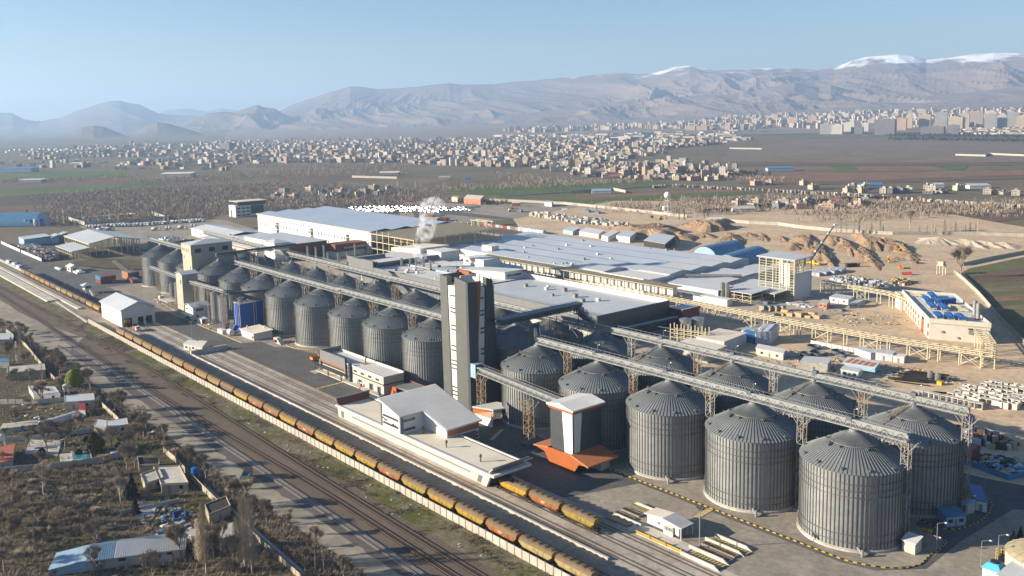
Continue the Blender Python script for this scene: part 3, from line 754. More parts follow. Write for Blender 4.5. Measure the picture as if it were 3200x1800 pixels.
for x in (-2.5,2.5): b.hexa([(x-.5,-.5,.3),(x+.5,-.5,.3),(x+.5,.5,.3),(x-.5,.5,.3)],[(x-1.6,-.9,1.1),(x+1.6,-.9,1.1),(x+1.6,.9,1.1),(x-1.6,.9,1.1)])
WU = b.mesh('underframe', M['under'])
b = MB(); b.box(-1.5,1.5,-1.05,-.85,.4,.75); b.box(-1.5,1.5,.85,1.05,.4,.75); b.box(-.3,.3,-1,1,.5,.85); WG = b.mesh('bogie', M['under'])
b = MB()
for y in (-.78,.78): b.tube((0,y-.06,.46),(0,y+.06,.46),.46,12,cap=True)
b.tube((0,-.8,.46),(0,.8,.46),.09,6); WA = b.mesh('wheelset', M['under'])
b = MB()
for s in (-.95,.95): b.bar((0,s,1.1),(-.75,s*.75,3.0),.08); b.tube((.55,s*.9,1.0),(1.05,s*.9,1.0),.2,8,cap=True)
for i in range(5): b.bar((-.12-.14*i,.95,1.4+.33*i),(-.12-.14*i,.5,1.4+.33*i),.05)
b.box(-.05,.55,-1.2,1.2,1.0,1.15); WE = b.mesh('end_frame', M['under'])
b = MB()     # printed railway emblem: an open triangle with a bar, and a line of small letters
for p, q in (((-.42,0),(0,.85)),((0,.85),(.36,0)),((-.42,0),(.36,0)),((-.05,.3),(.30,.55))): b.bar((p[0],-.004,p[1]),(q[0],-.004,q[1]),.10,.006)
for i in range(7): b.box(-2.2+i*.22,-2.07+i*.22,-.008,-.002,.62,.62+.16+.06*(i%3)); 
for i in range(5): b.box(-1.9+i*.22,-1.77+i*.22,-.008,-.002,.25,.38+.05*(i%2))
WM = {c: b.mesh('emblem', mat('emblem_%s' % c, col, .7)) for c, col in (('dark', (.10,.12,.10)), ('white', (.75,.72,.65)))}
def wagon(x, y, pm, label, group, emblem=None, z=1.1, nh=5):
	t = thing('hopper_wagon', label, 'railway wagon', (x,y,z), 0, group)
	put(WB[pm], 'hopper', t); put(WW, 'roof_walkway', t); put(WU, 'underframe', t)
	for i in range(nh): put(WH, 'roof_hatch', t, (-4.8+9.6*i/(nh-1),0,0))
	for s in (-4.7,4.7):
		g = put(WG, 'bogie', t, (s,0,0))
		for q in (-.9,.9): put(WA, 'wheelset', g, (q,0,0))
	put(WE, 'end_frame', t, (5.75,0,0)); put(WE, 'end_frame', t, (-5.75,0,0), PI)
	if emblem: put(WM[emblem], 'emblem', t, (1.2,-1.575,2.15))
	return t
seq = ['ochre']*7+['orange','ochre','ochre','brown','yellow','orange','orange','yellow','orange','yellow','yellow','yellow','orange','olive','yellow','yellow','orange','beige','beige']
adj = dict(ochre='dusty ochre', orange='rust orange', brown='faded brown', yellow='yellow', olive='greenish yellow', beige='pale beige', dark='sooty dark brown', bright='bright yellow')
for i, c in enumerate(seq):
	wagon(-376.6+13.85*i, -73.9, c, '%s hopper wagon, %s from the shed end of the train along the wall' % (adj[c], ORDW[i]), 'hopper wagons of the long train by the concrete wall',
          'white' if c == 'orange' and i > 10 else ('dark' if i > 14 else None))
seq = ['ochre','brown','ochre','ochre','ochre','ochre','brown','beige','ochre','ochre','dark','dark','beige','bright']
for i, c in enumerate(seq):
	wagon(-640+14.2*i, -63.7, c, '%s hopper wagon, %s from the far end of the train behind the shed' % (adj[c], ORDW[i]), 'hopper wagons of the far train')
for i, (c, l) in enumerate((('olive','greenish yellow hopper wagon ending the short train, by the striped ramps'),('orange','rust orange hopper wagon in the middle of the short train beside the unloading hall'),('bright','bright yellow hopper wagon just out of the unloading hall'),('dark','dark hopper wagon standing in the mouth of the unloading hall'))):
	wagon(-50.6-14.05*i, -52.5, c, l, 'hopper wagons of the short train', 'dark' if i != 1 else 'white', z=1.0)
wagon(-407, -63.7, 'bright', 'yellow hopper wagon nosing out of the white train shed', 'hopper wagons of the far train', z=1.0)
# ================================================================ WINDOWS
WIN = {}
def window(parent, face, u, z, w_, h, plane, sgn=-1, n=1, fr='winframe', gl='glass', name='window'):
	"window in a wall facing -y / +x ('y','x'); u is the centre along the wall; the pane sits inside the frame"
	k = (face, round(w_,2), round(h,2), sgn, n, fr, gl)
	if k not in WIN:
		f = MB(); g = MB(); t = .09
		def bx(mb, a0, a1, z0, z1, d0, d1):
			if face == 'y': mb.box(a0,a1,min(sgn*d0,sgn*d1),max(sgn*d0,sgn*d1),z0,z1)
			else: mb.box(min(sgn*d0,sgn*d1),max(sgn*d0,sgn*d1),a0,a1,z0,z1)
		bx(f,-w_/2,w_/2,-h/2,-h/2+t,-.02,.10); bx(f,-w_/2,w_/2,h/2-t,h/2,-.02,.10)
		for i in range(n+1):
			a = -w_/2+(w_-t)*i/n; bx(f,a,a+t,-h/2+t,h/2-t,-.02,.10)
		bx(g,-w_/2+t,w_/2-t,-h/2+t,h/2-t,-.01,.04)
		WIN[k] = (f.mesh(name, M[fr]), g.mesh('pane', M[gl]))
	o = ORG[parent.name]
	loc = (u-o.x, plane-o.y, z-o.z) if face == 'y' else (plane-o.x, u-o.y, z-o.z)
	f = put(WIN[k][0], name, parent, loc); put(WIN[k][1], 'pane', f)
	return f
def seams(parent, pts, m, w_=.06, name='cladding_seams'):
	b = MB()
	for p, q in pts: b.bar(p, q, w_)
	return tag(b.build(name, M[m], parent), kind='stuff')
# ================================================================ UNLOADING HALL (long white building over the track)
t = thing('unloading_hall', 'long low white unloading hall leaning forward, with a raised white hall on top', 'building', (-135,-52,.8))
Z0 = .8
def para(y0, y1, z0, z1): pass
yb, yt, zt = -54.6, -58.0, 7.0
b = MB()     # leaning front wall, as a thick slab
b.hexa([(-181.5,yb,Z0),(-90.6,yb,Z0),(-90.6,yb+.5,Z0),(-181.5,yb+.5,Z0)],[(-176.0,yt,zt),(-84.2,yt,zt),(-84.2,yt+.5,zt),(-176.0,yt+.5,zt)])
b.build('front_wall', M['white'], t)
b = MB(); b.hexa([(-181.5,-44.2,Z0),(-92,-44.2,Z0),(-92,-43.7,Z0),(-181.5,-43.7,Z0)],[(-176,-44.2,zt),(-86,-44.2,zt),(-86,-43.7,zt),(-176,-43.7,zt)]); b.build('rear_wall', M['white'], t)
b = MB(); b.box(-176.3,-85.3,-57.5,-43.7,zt-.35,zt); b.build('flat_roof', M['tanroof'], t)
b = MB(); b.box(-176.9,-84.2,-58.35,-57.5,zt-.2,zt+.45); b.box(-176.9,-84.2,-43.7,-43.2,zt-.2,zt+.4); b.build('parapet', M['plaster'], t)
b = MB(); b.hexa([(-176.6,-57.4,zt-.1),(-176.0,-57.4,zt-.1),(-176.0,-43.8,zt-.1),(-176.6,-43.8,zt-.1)],[(-177.6,-57.6,zt+2.4),(-177.2,-57.6,zt+2.4),(-177.2,-43.2,zt+2.4),(-177.6,-43.2,zt+2.4)]); b.build('end_screen', M['rust'], t)
b = MB(); b.box(-178.0,-177.0,-57.8,-43.0,zt+2.4,zt+2.7); b.build('screen_cap', M['greyclad'], t)
b = MB(); b.hexa([(-86.0,-57.4,zt),(-85.7,-57.4,zt),(-85.7,-43.8,zt),(-86.0,-43.8,zt)],[(-83.2,-57.8,zt+2.3),(-82.9,-57.8,zt+2.3),(-82.9,-43.4,zt+2.3),(-83.2,-43.4,zt+2.3)]); b.build('gable_screen', M['tanroof'], t)
b = MB(); b.hexa([(-91.6,yb-.1,Z0),(-90.2,yb-.1,Z0),(-90.2,yb+.7,Z0),(-91.6,yb+.7,Z0)],[(-84.8,yt-.4,zt+.5),(-83.2,yt-.4,zt+.5),(-83.2,yt+.6,zt+.5),(-84.8,yt+.6,zt+.5)])
b.box(-84.8,-82.0,-58.2,-43.2,zt-.2,zt+.55); b.hexa([(-91.6,-44.6,Z0),(-90.6,-44.6,Z0),(-90.6,-44,Z0),(-91.6,-44,Z0)],[(-85.2,-44.6,zt),(-84.2,-44.6,zt),(-84.2,-44,zt),(-85.2,-44,zt)]); b.build('portal_frame', M['plaster'], t)
b = MB(); b.bar((-84,-58,zt+.6),(-81.6,-43,zt+2.4),.3); b.bar((-83,-57.8,zt+2.4),(-83,-43.2,zt+2.4),.35); b.build('screen_edge', M['greyclad'], t)
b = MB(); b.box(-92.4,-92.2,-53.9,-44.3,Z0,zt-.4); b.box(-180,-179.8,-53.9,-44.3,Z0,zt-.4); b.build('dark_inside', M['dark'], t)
def onwall(x, z): k = (z-Z0)/(zt-Z0); return Vector((x+5.9*k, yb+(yt-yb)*k-.02, z))
n = 84
wb = MB(); p0, p1 = onwall(0,4.1), onwall(0,4.95)
for (a, c) in ((-.32,.32),):
	wb.add([p0+Vector((a,-.03,0)),p0+Vector((c,-.03,0)),p1+Vector((c,-.03,0)),p1+Vector((a,-.03,0)),p0+Vector((a,.08,0)),p0+Vector((c,.08,0)),p1+Vector((c,.08,0)),p1+Vector((a,.08,0))],[(0,1,2,3),(7,6,5,4),(0,4,5,1),(1,5,6,2),(2,6,7,3),(3,7,4,0)])
wme = wb.mesh('window', mat('grey_window', (.27,.26,.23), .3, 0, .1, 2))
for i in range(n): put(wme, 'window', t, Vector((-171+i*.86,0,0))-Vector((-135,-52,.8)))
for x in (-178.6,-94.5):
	q0, q1, q2, q3 = onwall(x-.6,1.3), onwall(x+1.3,1.3), onwall(x+1.3,5.2), onwall(x-.6,5.2); b = MB(); b.hexa([q0+Vector((0,-.05,0)),q1+Vector((0,-.05,0)),q1+Vector((0,.1,0)),q0+Vector((0,.1,0))],[q3+Vector((0,-.05,0)),q2+Vector((0,-.05,0)),q2+Vector((0,.1,0)),q3+Vector((0,.1,0))]); b.build('louvre_panel', M['winframe'], t)
for x, y in ((-112.5,-53.5),(-95,-53),(-128.6,-51.5)):
	v = MB(); v.cyl(x,y,.22,zt,zt+1.6,8); v.sphere((x,y,zt+1.9),.5,nu=10,nv=6,sz=1.2); v.build('roof_ventilator', mat('rusty_vent', (.16,.10,.05), .6, .4, .2, 2), t)
hz_ = lambda x: 17.2-(x+145.5)*.252
Lp = [(-144.5,-57.9),(-132.6,-57.9),(-132.6,-48.4),(-119.2,-48.4),(-119.2,-34.8),(-144.5,-34.8)]
b = MB()
b.hexa([(x,y,zt) for x,y in Lp[:3]]+[(-144.5,-48.4,zt)], [(x,y,hz_(x)-.45) for x,y in Lp[:3]]+[(-144.5,-48.4,hz_(-144.5)-.45)])
b.hexa([(-144.5,-48.4,.8),(-119.2,-48.4,.8),(-119.2,-34.8,.8),(-144.5,-34.8,.8)], [(x,y,hz_(x)-.45) for x,y in ((-144.5,-48.4),(-119.2,-48.4),(-119.2,-34.8),(-144.5,-34.8))])
b.build('upper_walls', M['white'], t)
b = MB(); o = .9
Lr = [(-145.6,-58.9),(-131.8,-58.9),(-131.8,-49.3),(-118.2,-49.3),(-118.2,-33.9),(-145.6,-33.9)]
b.hexa([(x,y,hz_(x)-.5) for x,y in Lr],[(x,y,hz_(x)) for x,y in Lr]); b.build('ribbed_roof', M['ribroof'], t)
b = MB()
y = -58.6
while y < -34:
	x1 = -131.8 if y < -49.3 else -118.2
	b.bar((-145.6,y,hz_(-145.6)+.05),(x1,y,hz_(x1)+.05),.16,.14); y += .62
tag(b.build('roof_ribs', M['ribroof'], t), kind='stuff')
b = MB(); b.box(-145.0,-144.4,-58.2,-57.2,zt,16.6); b.build('corner_pilaster', M['greyclad'], t)
b = MB(); b.box(-133.0,-132.3,-58.2,-57.0,zt,13.4); b.build('corner_pilaster', M['greyclad'], t)
for z in (9.0, 11.6): window(t, 'y', -138.9, z, 9.6, .85, -57.95, n=12)
for z in (8.4, 11.6): window(t, 'x', -54.4, z, 4.6, .9, -132.55, sgn=1, n=6)
for x, z in ((-143.6,10.6),(-142.4,10.3),(-141.5,10.2),(-137.2,9.6),(-135.9,9.4)):
	b = MB(); b.box(x-.25,x+.25,-58.35,-57.95,z-.2,z+.25); b.build('wall_unit', M['darksteel'], t)
b = MB(); b.box(-119.15,-118.95,-48.3,-34.9,7.6,9.9); b.build('orange_band', M['orangedull'], t)
b = MB(); b.box(-119.2,-119,-47,-36,.8,7.0); b.build('dark_band', M['greyclad'], t)
for i in range(4): window(t, 'x', -35.6-.01*i, 2.2+i*1.3, .9, .8, -118.98, sgn=1)
# ================================================================ OFFICE BLOCK
t = thing('office_building', 'cream two storey office with a dark grey screen and orange stripe', 'office', (-220,-22,.75)); z0 = .75
b = MB(); b.box(-245.5,-192.6,-27.2,-17.2,z0,8.1); b.build('wall', M['cream'], t)
b = MB(); b.box(-245.2,-192.9,-26.9,-17.5,8.1,8.15); b.build('flat_roof', M['greyroof'], t)
b = MB(); b.box(-245.5,-192.4,-17.6,-17.0,8.1,9.0); b.box(-193,-192.4,-27.3,-17.6,8.1,8.5); b.box(-222,-193,-27.4,-27.0,8.1,8.5); b.build('parapet', M['plaster'], t)
b = MB(); b.box(-246.2,-222.4,-27.9,-27.2,5.9,10.4); b.box(-223.6,-222.4,-28.0,-27.2,z0,10.4); b.box(-246.2,-245.4,-27.9,-17,5.9,10.2); b.box(-246.2,-244.9,-27.9,-27.2,z0,5.9); b.build('grey_screen', M['greyclad'], t)
b = MB(); b.box(-245.2,-223.8,-27.75,-27.2,5.15,5.88); b.build('orange_stripe', M['orange'], t)
for i in range(15): window(t, 'y', -244.4+i*1.42, 4.45, 1.3, .9, -27.25)
b = MB(); b.box(-247.5,-222.2,-30.4,-27.25,3.25,3.6); b.build('canopy', M['anth'], t)
b = MB()
for x in (-246.8,-234.5,-223): b.box(x,x+.4,-30.2,-29.8,z0,3.25)
b.build('canopy_post', M['anth'], t)
for x in (-241,-237.5,-233.8,-230,-226.3): window(t, 'y', x, 2.2, .55, 1.5, -27.25)
b = MB(); b.box(-219.6,-218.2,-28.3,-27.2,z0,9.4); b.build('dark_pylon', M['anth'], t)
for z in (6.4, 4.6): window(t, 'y', -221, z, 2.2, .8, -27.25, n=3)
for x in (-215.2,-209.3,-203.3,-197.4): window(t, 'y', x, 6.4, 2.5, .95, -27.25, n=3)
b = MB(); b.box(-218.2,-192.2,-27.55,-27.2,4.85,5.2); b.box(-192.62,-192.2,-27.55,-17.1,4.85,5.2); b.build('string_course', M['anth'], t)
for x, w_ in ((-202.4,2.4),(-196.2,2.0)):
	b = MB(); b.box(x-w_/2-.2,x+w_/2+.2,-27.45,-27.2,z0,4.0); f = b.build('door_frame', M['beige'], t)
	b = MB(); b.box(x-w_/2,x+w_/2,-27.5,-27.25,z0,3.6); b.build('door', M['dark'], f)
b = MB(); b.box(-214,-211.6,-27.3,-27.2,z0,3.0); d = b.build('door', M['glassy'], t)
b = MB(); b.xprism([(-27.2,3.2),(-28.2,3.75),(-29.2,3.2),(-29.1,3.1),(-28.2,3.6),(-27.2,3.05)],-214.8,-210.8); b.build('door_awning', M['ribroof'], t)
b = MB(); b.box(-247,-192,-30.0,-27.2,z0,z0+.35); b.build('plinth', M['palecon'], t)
b = MB(); b.tube((-217,-21,8.1),(-217,-21,10.4),.35,8); b.tube((-217,-21,10.4),(-216,-21,10.9),.35,8); b.build('roof_pipe', M['galv'], t)
b = MB(); b.box(-219,-215,-22.6,-19.8,8.15,8.18); b.build('rusty_tray', mat('rust_stain', (.34,.19,.09), .9, 0, .2, 1), t)
b = MB()
for i in range(6): b.box(-246.8+i*.9,-246.1+i*.9,-32.4,-29.8,z0,z0+.12)
tag(b.build('ramp_slats', M['palecon']), 'pale slatted loading ramp before the office canopy', 'ramp')
b = MB(); b.hexa([(-189.5,-26.2,z0),(-184.8,-26.2,z0),(-184.8,-25.4,z0),(-189.5,-25.4,z0)],[(-187.5,-26.2,z0+4.6),(-184.8,-26.2,z0+4.6),(-184.8,-25.4,z0+4.6),(-187.5,-25.4,z0+4.6)])
t = tag(b.build('orange_porch', M['orange']), 'slanted bright orange porch between the office and the white hall', 'porch'); ORG[t.name] = Vector((0,0,0))
b = MB(); b.box(-186.8,-185.6,-26.3,-26.15,1.8,3.8); b.build('opening', M['dark'], t)
b = MB(); b.hexa([(-187.6,-25.4,5.0),(-176,-25.4,5.0),(-176,-17,5.0),(-187.6,-17,5.0)],[(-187.6,-25.4,5.3),(-176,-25.4,5.9),(-176,-17,5.9),(-187.6,-17,5.3)]); b.build('porch_roof', M['greyclad'], t)
b = MB(); b.box(-187.6,-176,-17.3,-17,z0,6); b.box(-187.4,-187,-25,-17,z0,5.2); b.build('porch_side', M['rust'], t)
# ================================================================ HEAD TOWER
t = thing('head_tower', 'tall dark and white head tower of four tapering slabs with an orange stripe', 'tower', (-161,-6,.75))
Ht = 51.0
def slabp(b4, t4, m, name):
	b = MB(); b.hexa([(x,y,.75) for x,y in b4],[(x,y,Ht+dz) for x,y,dz in t4]); return b.build(name, m, t)
b = MB(); b.hexa([(-168,-12.3,.75),(-153.2,-12.3,.75),(-153.0,0,.75),(-168,0,.75)],[(-168.6,-12.4,Ht-2.6),(-153,-12.4,Ht-2.6),(-152.3,0,Ht-2.6),(-168.6,0,Ht-2.6)]); b.build('core', M['white'], t)
dk = [M['anthLit'], M['anth']]
slabp([(-170.2,-12.7),(-165.0,-12.7),(-165.0,-10.4),(-170.2,-10.4)],[(-170.9,-12.7,1),(-166.2,-12.7,.6),(-166.2,-10.4,.6),(-170.9,-10.4,1)], M['anthLit'], 'front_slab')
slabp([(-170.2,-12),(-168.9,-12),(-168.9,-2),(-170.2,-2)],[(-170.95,-12.02,1),(-169.7,-12.02,1),(-169.7,-1,1),(-170.95,-1,1)], M['anth'], 'side_slab')
slabp([(-161.0,-13.0),(-153.0,-13.0),(-153.0,-12.0),(-161.0,-12.0)],[(-160.2,-13.4,1.4),(-152.6,-13.4,.2),(-152.6,-12.0,.2),(-160.2,-12.0,1.4)], M['anthLit'], 'corner_slab')
slabp([(-153.6,-13.02),(-152.0,-13.02),(-152.0,-8.8),(-153.6,-8.8)],[(-153.1,-13.42,.2),(-151.8,-13.42,.2),(-151.8,-8.8,0),(-153.1,-8.8,0)], M['anth'], 'right_slab')
b = MB(); b.hexa([(-153.5,-8.79,28),(-152.2,-8.79,28),(-152.2,-8.5,28),(-153.5,-8.5,28)],[(-153.2,-8.79,Ht),(-151.95,-8.79,Ht),(-151.95,-6.7,Ht),(-153.2,-6.7,Ht)]); b.build('orange_stripe', M['orange'], t)
b = MB(); b.box(-153.6,-152.6,-9.0,-7.0,4,16); b.build('lower_orange_stripe', M['orange'], t)
slabp([(-154.4,-6.0),(-152.4,-6.0),(-152.4,1.6),(-154.4,1.6)],[(-153.6,-4.4,1.2),(-151.6,-4.4,1.2),(-151.6,-1.6,0),(-153.6,-1.6,0)], M['anth'], 'rear_slab')
slabp([(-154.4,1.0),(-152.4,1.0),(-152.4,2.0),(-154.4,2.0)],[(-153.6,-1.8,0),(-151.6,-1.8,0),(-151.6,-1.4,0),(-153.6,-1.4,0)], M['anth'], 'rear_fin')
b = MB(); b.hexa([(-171.6,-3,20),(-170.3,-3,20),(-170.3,-1.6,20),(-171.6,-1.6,20)],[(-172.4,-3,Ht+1.6),(-171.2,-3,Ht+1.6),(-171.2,-1.6,Ht+1.6),(-172.4,-1.6,Ht+1.6)]); b.box(-172.4,-164.5,-3,-1.6,Ht+.4,Ht+1.7); b.build('orange_fin', M['orange'], t)
b = MB(); b.box(-168.4,-153.6,-10.4,-.2,Ht-2.6,Ht-2.4); b.build('roof', M['plaster'], t)
for (x0,x1,y0,y1,h) in ((-168.5,-161,-.6,-.2,2.0),(-161.2,-160.8,-10,-4,2.4),(-160,-154,-.6,-.2,1.4)):
	b = MB(); b.box(x0,x1,y0,y1,Ht-2.4,Ht+h-1); b.build('roof_screen', M['plaster'], t)
for z in (44.6, 39.6, 38.0, 32.6, 31.0, 24.4, 22.6, 18.4, 16.8, 15.2, 7.6, 6.0, 4.4):
	window(t, 'y', -163.0, z, 3.5, .62, -12.42, n=7)
	window(t, 'x', -6.2, z-.4, 2.0, .62, -152.5, sgn=1, n=4)
b = MB()
for i in range(8):
	a = PI*(.15+.7*i/7); c = PI*(.15+.7*(i+1)/7); b.bar((-163+1.5*math.cos(a),-12.5,41.6+1.0*math.sin(a)),(-163+1.5*math.cos(c),-12.5,41.6+1.0*math.sin(c)),.14)
b.build('emblem', M['contblue'], t)
b = MB(); b.box(-152.3,-148.8,-13,-8.6,14.2,14.6); b.box(-152.3,-148.8,-13,-12.6,14.6,19.2); b.box(-152.3,-148.8,-13,-8.6,19.2,19.6); b.box(-152.3,-148.8,-9,-8.6,14.6,19.2); b.build('conveyor_mouth', M['bluepale'], t)
t = thing('entrance_canopy', 'small white and orange canopy with slanting legs at the foot of the tower', 'canopy', (-134,-14,.75))
b = MB(); b.hexa([(-143,-19.5,5.6),(-133.5,-17,5.9),(-130,-7.5,5.9),(-141,-9,5.6)],[(-143,-19.5,6.0),(-133.5,-17,6.4),(-130,-7.5,6.4),(-141,-9,6.0)]); b.build('roof', M['ribroof'], t)
b = MB(); b.hexa([(-139,-19.6,.75),(-131.5,-19.6,.75),(-131.5,-19.2,.75),(-139,-19.2,.75)],[(-142.5,-19.4,3.4),(-133.2,-18.4,3.4),(-133.2,-18,3.4),(-142.5,-19,3.4)]); b.build('white_panel', M['whiteY'], t)
b = MB(); b.hexa([(-142.5,-19.4,3.4),(-133.2,-18.4,3.4),(-133.2,-18,3.4),(-142.5,-19,3.4)],[(-142.9,-19.3,5.6),(-133.6,-17.2,5.6),(-133.6,-16.8,5.6),(-142.9,-18.9,5.6)]); b.build('orange_panel', M['orange'], t)
b = MB(); b.bar((-129.4,-13,.75),(-130.4,-8,6),.5); b.bar((-131.4,-19.3,.75),(-133.5,-17,5.8),.45); b.build('slanting_leg', M['plaster'], t)
# ================================================================ INTAKE TOWER
t = thing('intake_tower', 'dark box tower with a white V panel on an orange skirt', 'tower', (-86,-20,.75))
b = MB(); b.box(-91.6,-80.9,-26.4,-13.4,4.5,19.6); b.build('dark_walls', M['anth'], t)
b = MB(); b.hexa([(-84.6,-26.6,5.2),(-80.7,-26.6,5.2),(-80.7,-26.3,5.2),(-84.6,-26.3,5.2)],[(-85.8,-26.6,19.6),(-80.7,-26.6,19.6),(-80.7,-26.3,19.6),(-85.8,-26.3,19.6)]); b.build('white_panel', M['white'], t)
b = MB(); b.hexa([(-81,-26.6,5.2),(-80.7,-26.6,5.2),(-80.7,-23.8,5.2),(-81,-23.8,5.2)],[(-81,-26.6,19.6),(-80.7,-26.6,19.6),(-80.7,-22.6,19.6),(-81,-22.6,19.6)]); b.build('white_side_panel', M['whiteY'], t)
b = MB(); b.box(-92.1,-80.4,-26.9,-13,19.6,20.5); b.build('orange_cornice', M['orange'], t)
b = MB(); b.hexa([(-92.6,-27.3,20.5),(-80,-27.3,20.5),(-80,-12.6,20.5),(-92.6,-12.6,20.5)],[(-92.6,-27.3,21.0),(-80,-27.3,20.9),(-80,-12.6,20.9),(-92.6,-12.6,21.0)])
b.hexa([(-92.6,-27.3,21.0),(-86.5,-27.3,21.0),(-86.5,-12.6,21.0),(-92.6,-12.6,21.0)],[(-92.6,-27.3,21.05),(-86.5,-27.3,22.2),(-86.5,-12.6,22.2),(-92.6,-12.6,21.05)]); 
b.hexa([(-86.5,-27.3,21.0),(-80,-27.3,20.9),(-80,-12.6,20.9),(-86.5,-12.6,21.0)],[(-86.5,-27.3,22.2),(-80,-27.3,20.95),(-80,-12.6,20.95),(-86.5,-12.6,22.2)]); b.build('roof', M['ribroof'], t)
b = MB()
for i in range(24): y = -27.2+i*.63; b.bar((-86.5,y,22.22),(-80,y,20.98),.12,.1)
tag(b.build('roof_ribs', M['ribroof'], t), kind='stuff')
fp = [(-98.8,5.2),(-93.4,4.4),(-90.8,.9),(-79.6,.9),(-77.2,4.2),(-73.2,4.6),(-79.9,6.4),(-90.4,6.3)]
b = MB(); b.yprism(fp, -27.6, -27.2); b.build('skirt_front', M['orange'], t)
b = MB(); b.hexa([(-98.9,-27.7,4.9),(-91.5,-27.7,6.0),(-91.5,-15,6.0),(-98.9,-15,4.9)],[(-98.9,-27.7,5.3),(-91.5,-27.7,6.5),(-91.5,-15,6.5),(-98.9,-15,5.3)]); b.build('left_canopy', M['orangedull'], t)
b = MB(); b.hexa([(-80.9,-27.7,6.0),(-73,-27.7,4.2),(-73,-14,4.2),(-80.9,-14,6.0)],[(-80.9,-27.7,6.6),(-73,-27.7,4.7),(-73,-14,4.7),(-80.9,-14,6.6)]); b.build('right_canopy', M['orangedull'], t)
b = MB()
for i in range(22): y = -27.5+i*.62; b.bar((-80.9,y,6.64),(-73,y,4.74),.1,.08)
tag(b.build('canopy_ribs', M['orangedull'], t), kind='stuff')
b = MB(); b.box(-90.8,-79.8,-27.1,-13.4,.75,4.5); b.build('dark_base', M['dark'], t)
b = MB(); b.box(-79.8,-75,-20,-16,.75,4); b.build('pier', M['concrete'], t)
# ================================================================ WHITE TRAIN SHED
t = thing('train_shed', 'white gabled train shed with three dark doorways', 'shed', (-419,-57,.8))
y0, y1, ym, ze, zr = -66.4, -48.0, -57.2, 10.4, 14.0
b = MB(); b.box(-439,-402.3,y0,y0+.35,.8,ze); b.build('left_wall', M['whiteY'] if 0 else M['plaster'], t)
b = MB(); b.box(-439,-402.3,y1-.35,y1,.8,ze); b.build('right_wall', M['plaster'], t)
b = MB(); b.xprism([(y0+.4,5.4),(y1-.4,5.4),(y1-.4,ze),(ym,zr),(y0+.4,ze)],-402.7,-402.3)
for a, c in ((y0+.4,y0+1.3),(-60.9,-57.7+.1),(-54.5,-53.2),(-49.6,y1-.4)): b.box(-402.7,-402.3,a,c,.8,5.4)
b.build('gable_wall', M['plaster'], t)
b = MB(); b.xprism([(y0+.4,5.4),(y1-.4,5.4),(y1-.4,ze),(ym,zr),(y0+.4,ze)],-439,-438.6); b.build('gable_wall', M['plaster'], t)
b = MB()
for s in (0,1):
	ya, yb_ = ((y0-.9),ym) if s == 0 else (ym,(y1+.9))
	za, zb = (ze-.3, zr+.1) if s == 0 else (zr+.1, ze-.3)
	b.hexa([(-440.2,ya,za),(-401.4,ya,za),(-401.4,yb_,zb),(-440.2,yb_,zb)],[(-440.2,ya,za+.3),(-401.4,ya,za+.3),(-401.4,yb_,zb+.3),(-440.2,yb_,zb+.3)])
b.build('roof', M['whiteroof'], t)
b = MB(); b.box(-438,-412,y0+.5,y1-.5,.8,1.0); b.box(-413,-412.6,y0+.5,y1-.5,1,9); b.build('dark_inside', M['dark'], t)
for x in (-434,-427,-420):
	window(t, 'y', x, 5.6, 2.2, .35, y0, gl='dark')
b = MB(); b.box(-402.28,-402.2,-60.6,-58,.85,1.7); b.build('black_base', M['black'], t)
# ================================================================ WEIGHBRIDGE ISLANDS
b = MB(); b.box(-41,-21.5,-44.6,-38.8,.75,.95); structure('weighbridge_slab', b, M['palecon'])
WBL = [(-51,-43.6,-30.9,'hump behind the cabin at the left end',-33.2), (-50,-40,-42.4,'hump at the front left end',-40.3)]
hmY = mat('hump_yellow', (.45,.32,.08), .8, 0, .1, 1)
def striped(name, label, x0, x1, y0, y1, z, n, ang=.5, group=None):
	"low ramp with slanting yellow and black bars, each bar a part"
	t = thing(name, label, 'ramp', ((x0+x1)/2,(y0+y1)/2,z), 0, group)
	b = MB(); b.box(x0,x1,y0,y1,z,z+.25); b.build('ramp_base', M['darksteel'], t)
	bar = MB(); w_ = (x1-x0)/n*.5; q = ang
	bar.hexa([(-w_/2,y0-(y0+y1)/2,.255),(w_/2,y0-(y0+y1)/2,.255),(w_/2+q,y1-(y0+y1)/2,.255),(-w_/2+q,y1-(y0+y1)/2,.255)],[(-w_/2,y0-(y0+y1)/2,.30),(w_/2,y0-(y0+y1)/2,.30),(w_/2+q,y1-(y0+y1)/2,.30),(-w_/2+q,y1-(y0+y1)/2,.30)])
	me = bar.mesh('yellow_bar', hmY)
	for i in range(n): put(me, 'yellow_bar', t, (x0-(x0+x1)/2+(i+.45)*(x1-x0)/n-q/2,0,0))
	return t
GR = 'striped ramps of the weighbridge'
striped('striped_ramp','striped ramp behind the planters at the left end of the weighbridge',-51,-43.4,-32.6,-30.9,.78,9,.4,GR)
striped('striped_ramp','striped ramp nearest the rails at the left end of the weighbridge',-49.8,-42,-43.6,-41.6,.78,9,.6,GR)
striped('striped_ramp','striped ramp nearest the rails at the right end of the weighbridge',-20,-9.8,-44.2,-41.4,.78,10,.4,GR)
striped('striped_ramp','striped ramp farthest right of the weighbridge, by the asphalt',-20.4,-9.8,-33.2,-31,.78,10,.4,GR)
walls = [(-51.2,-43.2,-30.6),(-50.2,-39.2,-40.6),(-22.6,-9.6,-40.4),(-22.4,-9.6,-33.9),(-22.2,-9.8,-30.2),(-21.8,-9.0,-44.9)]
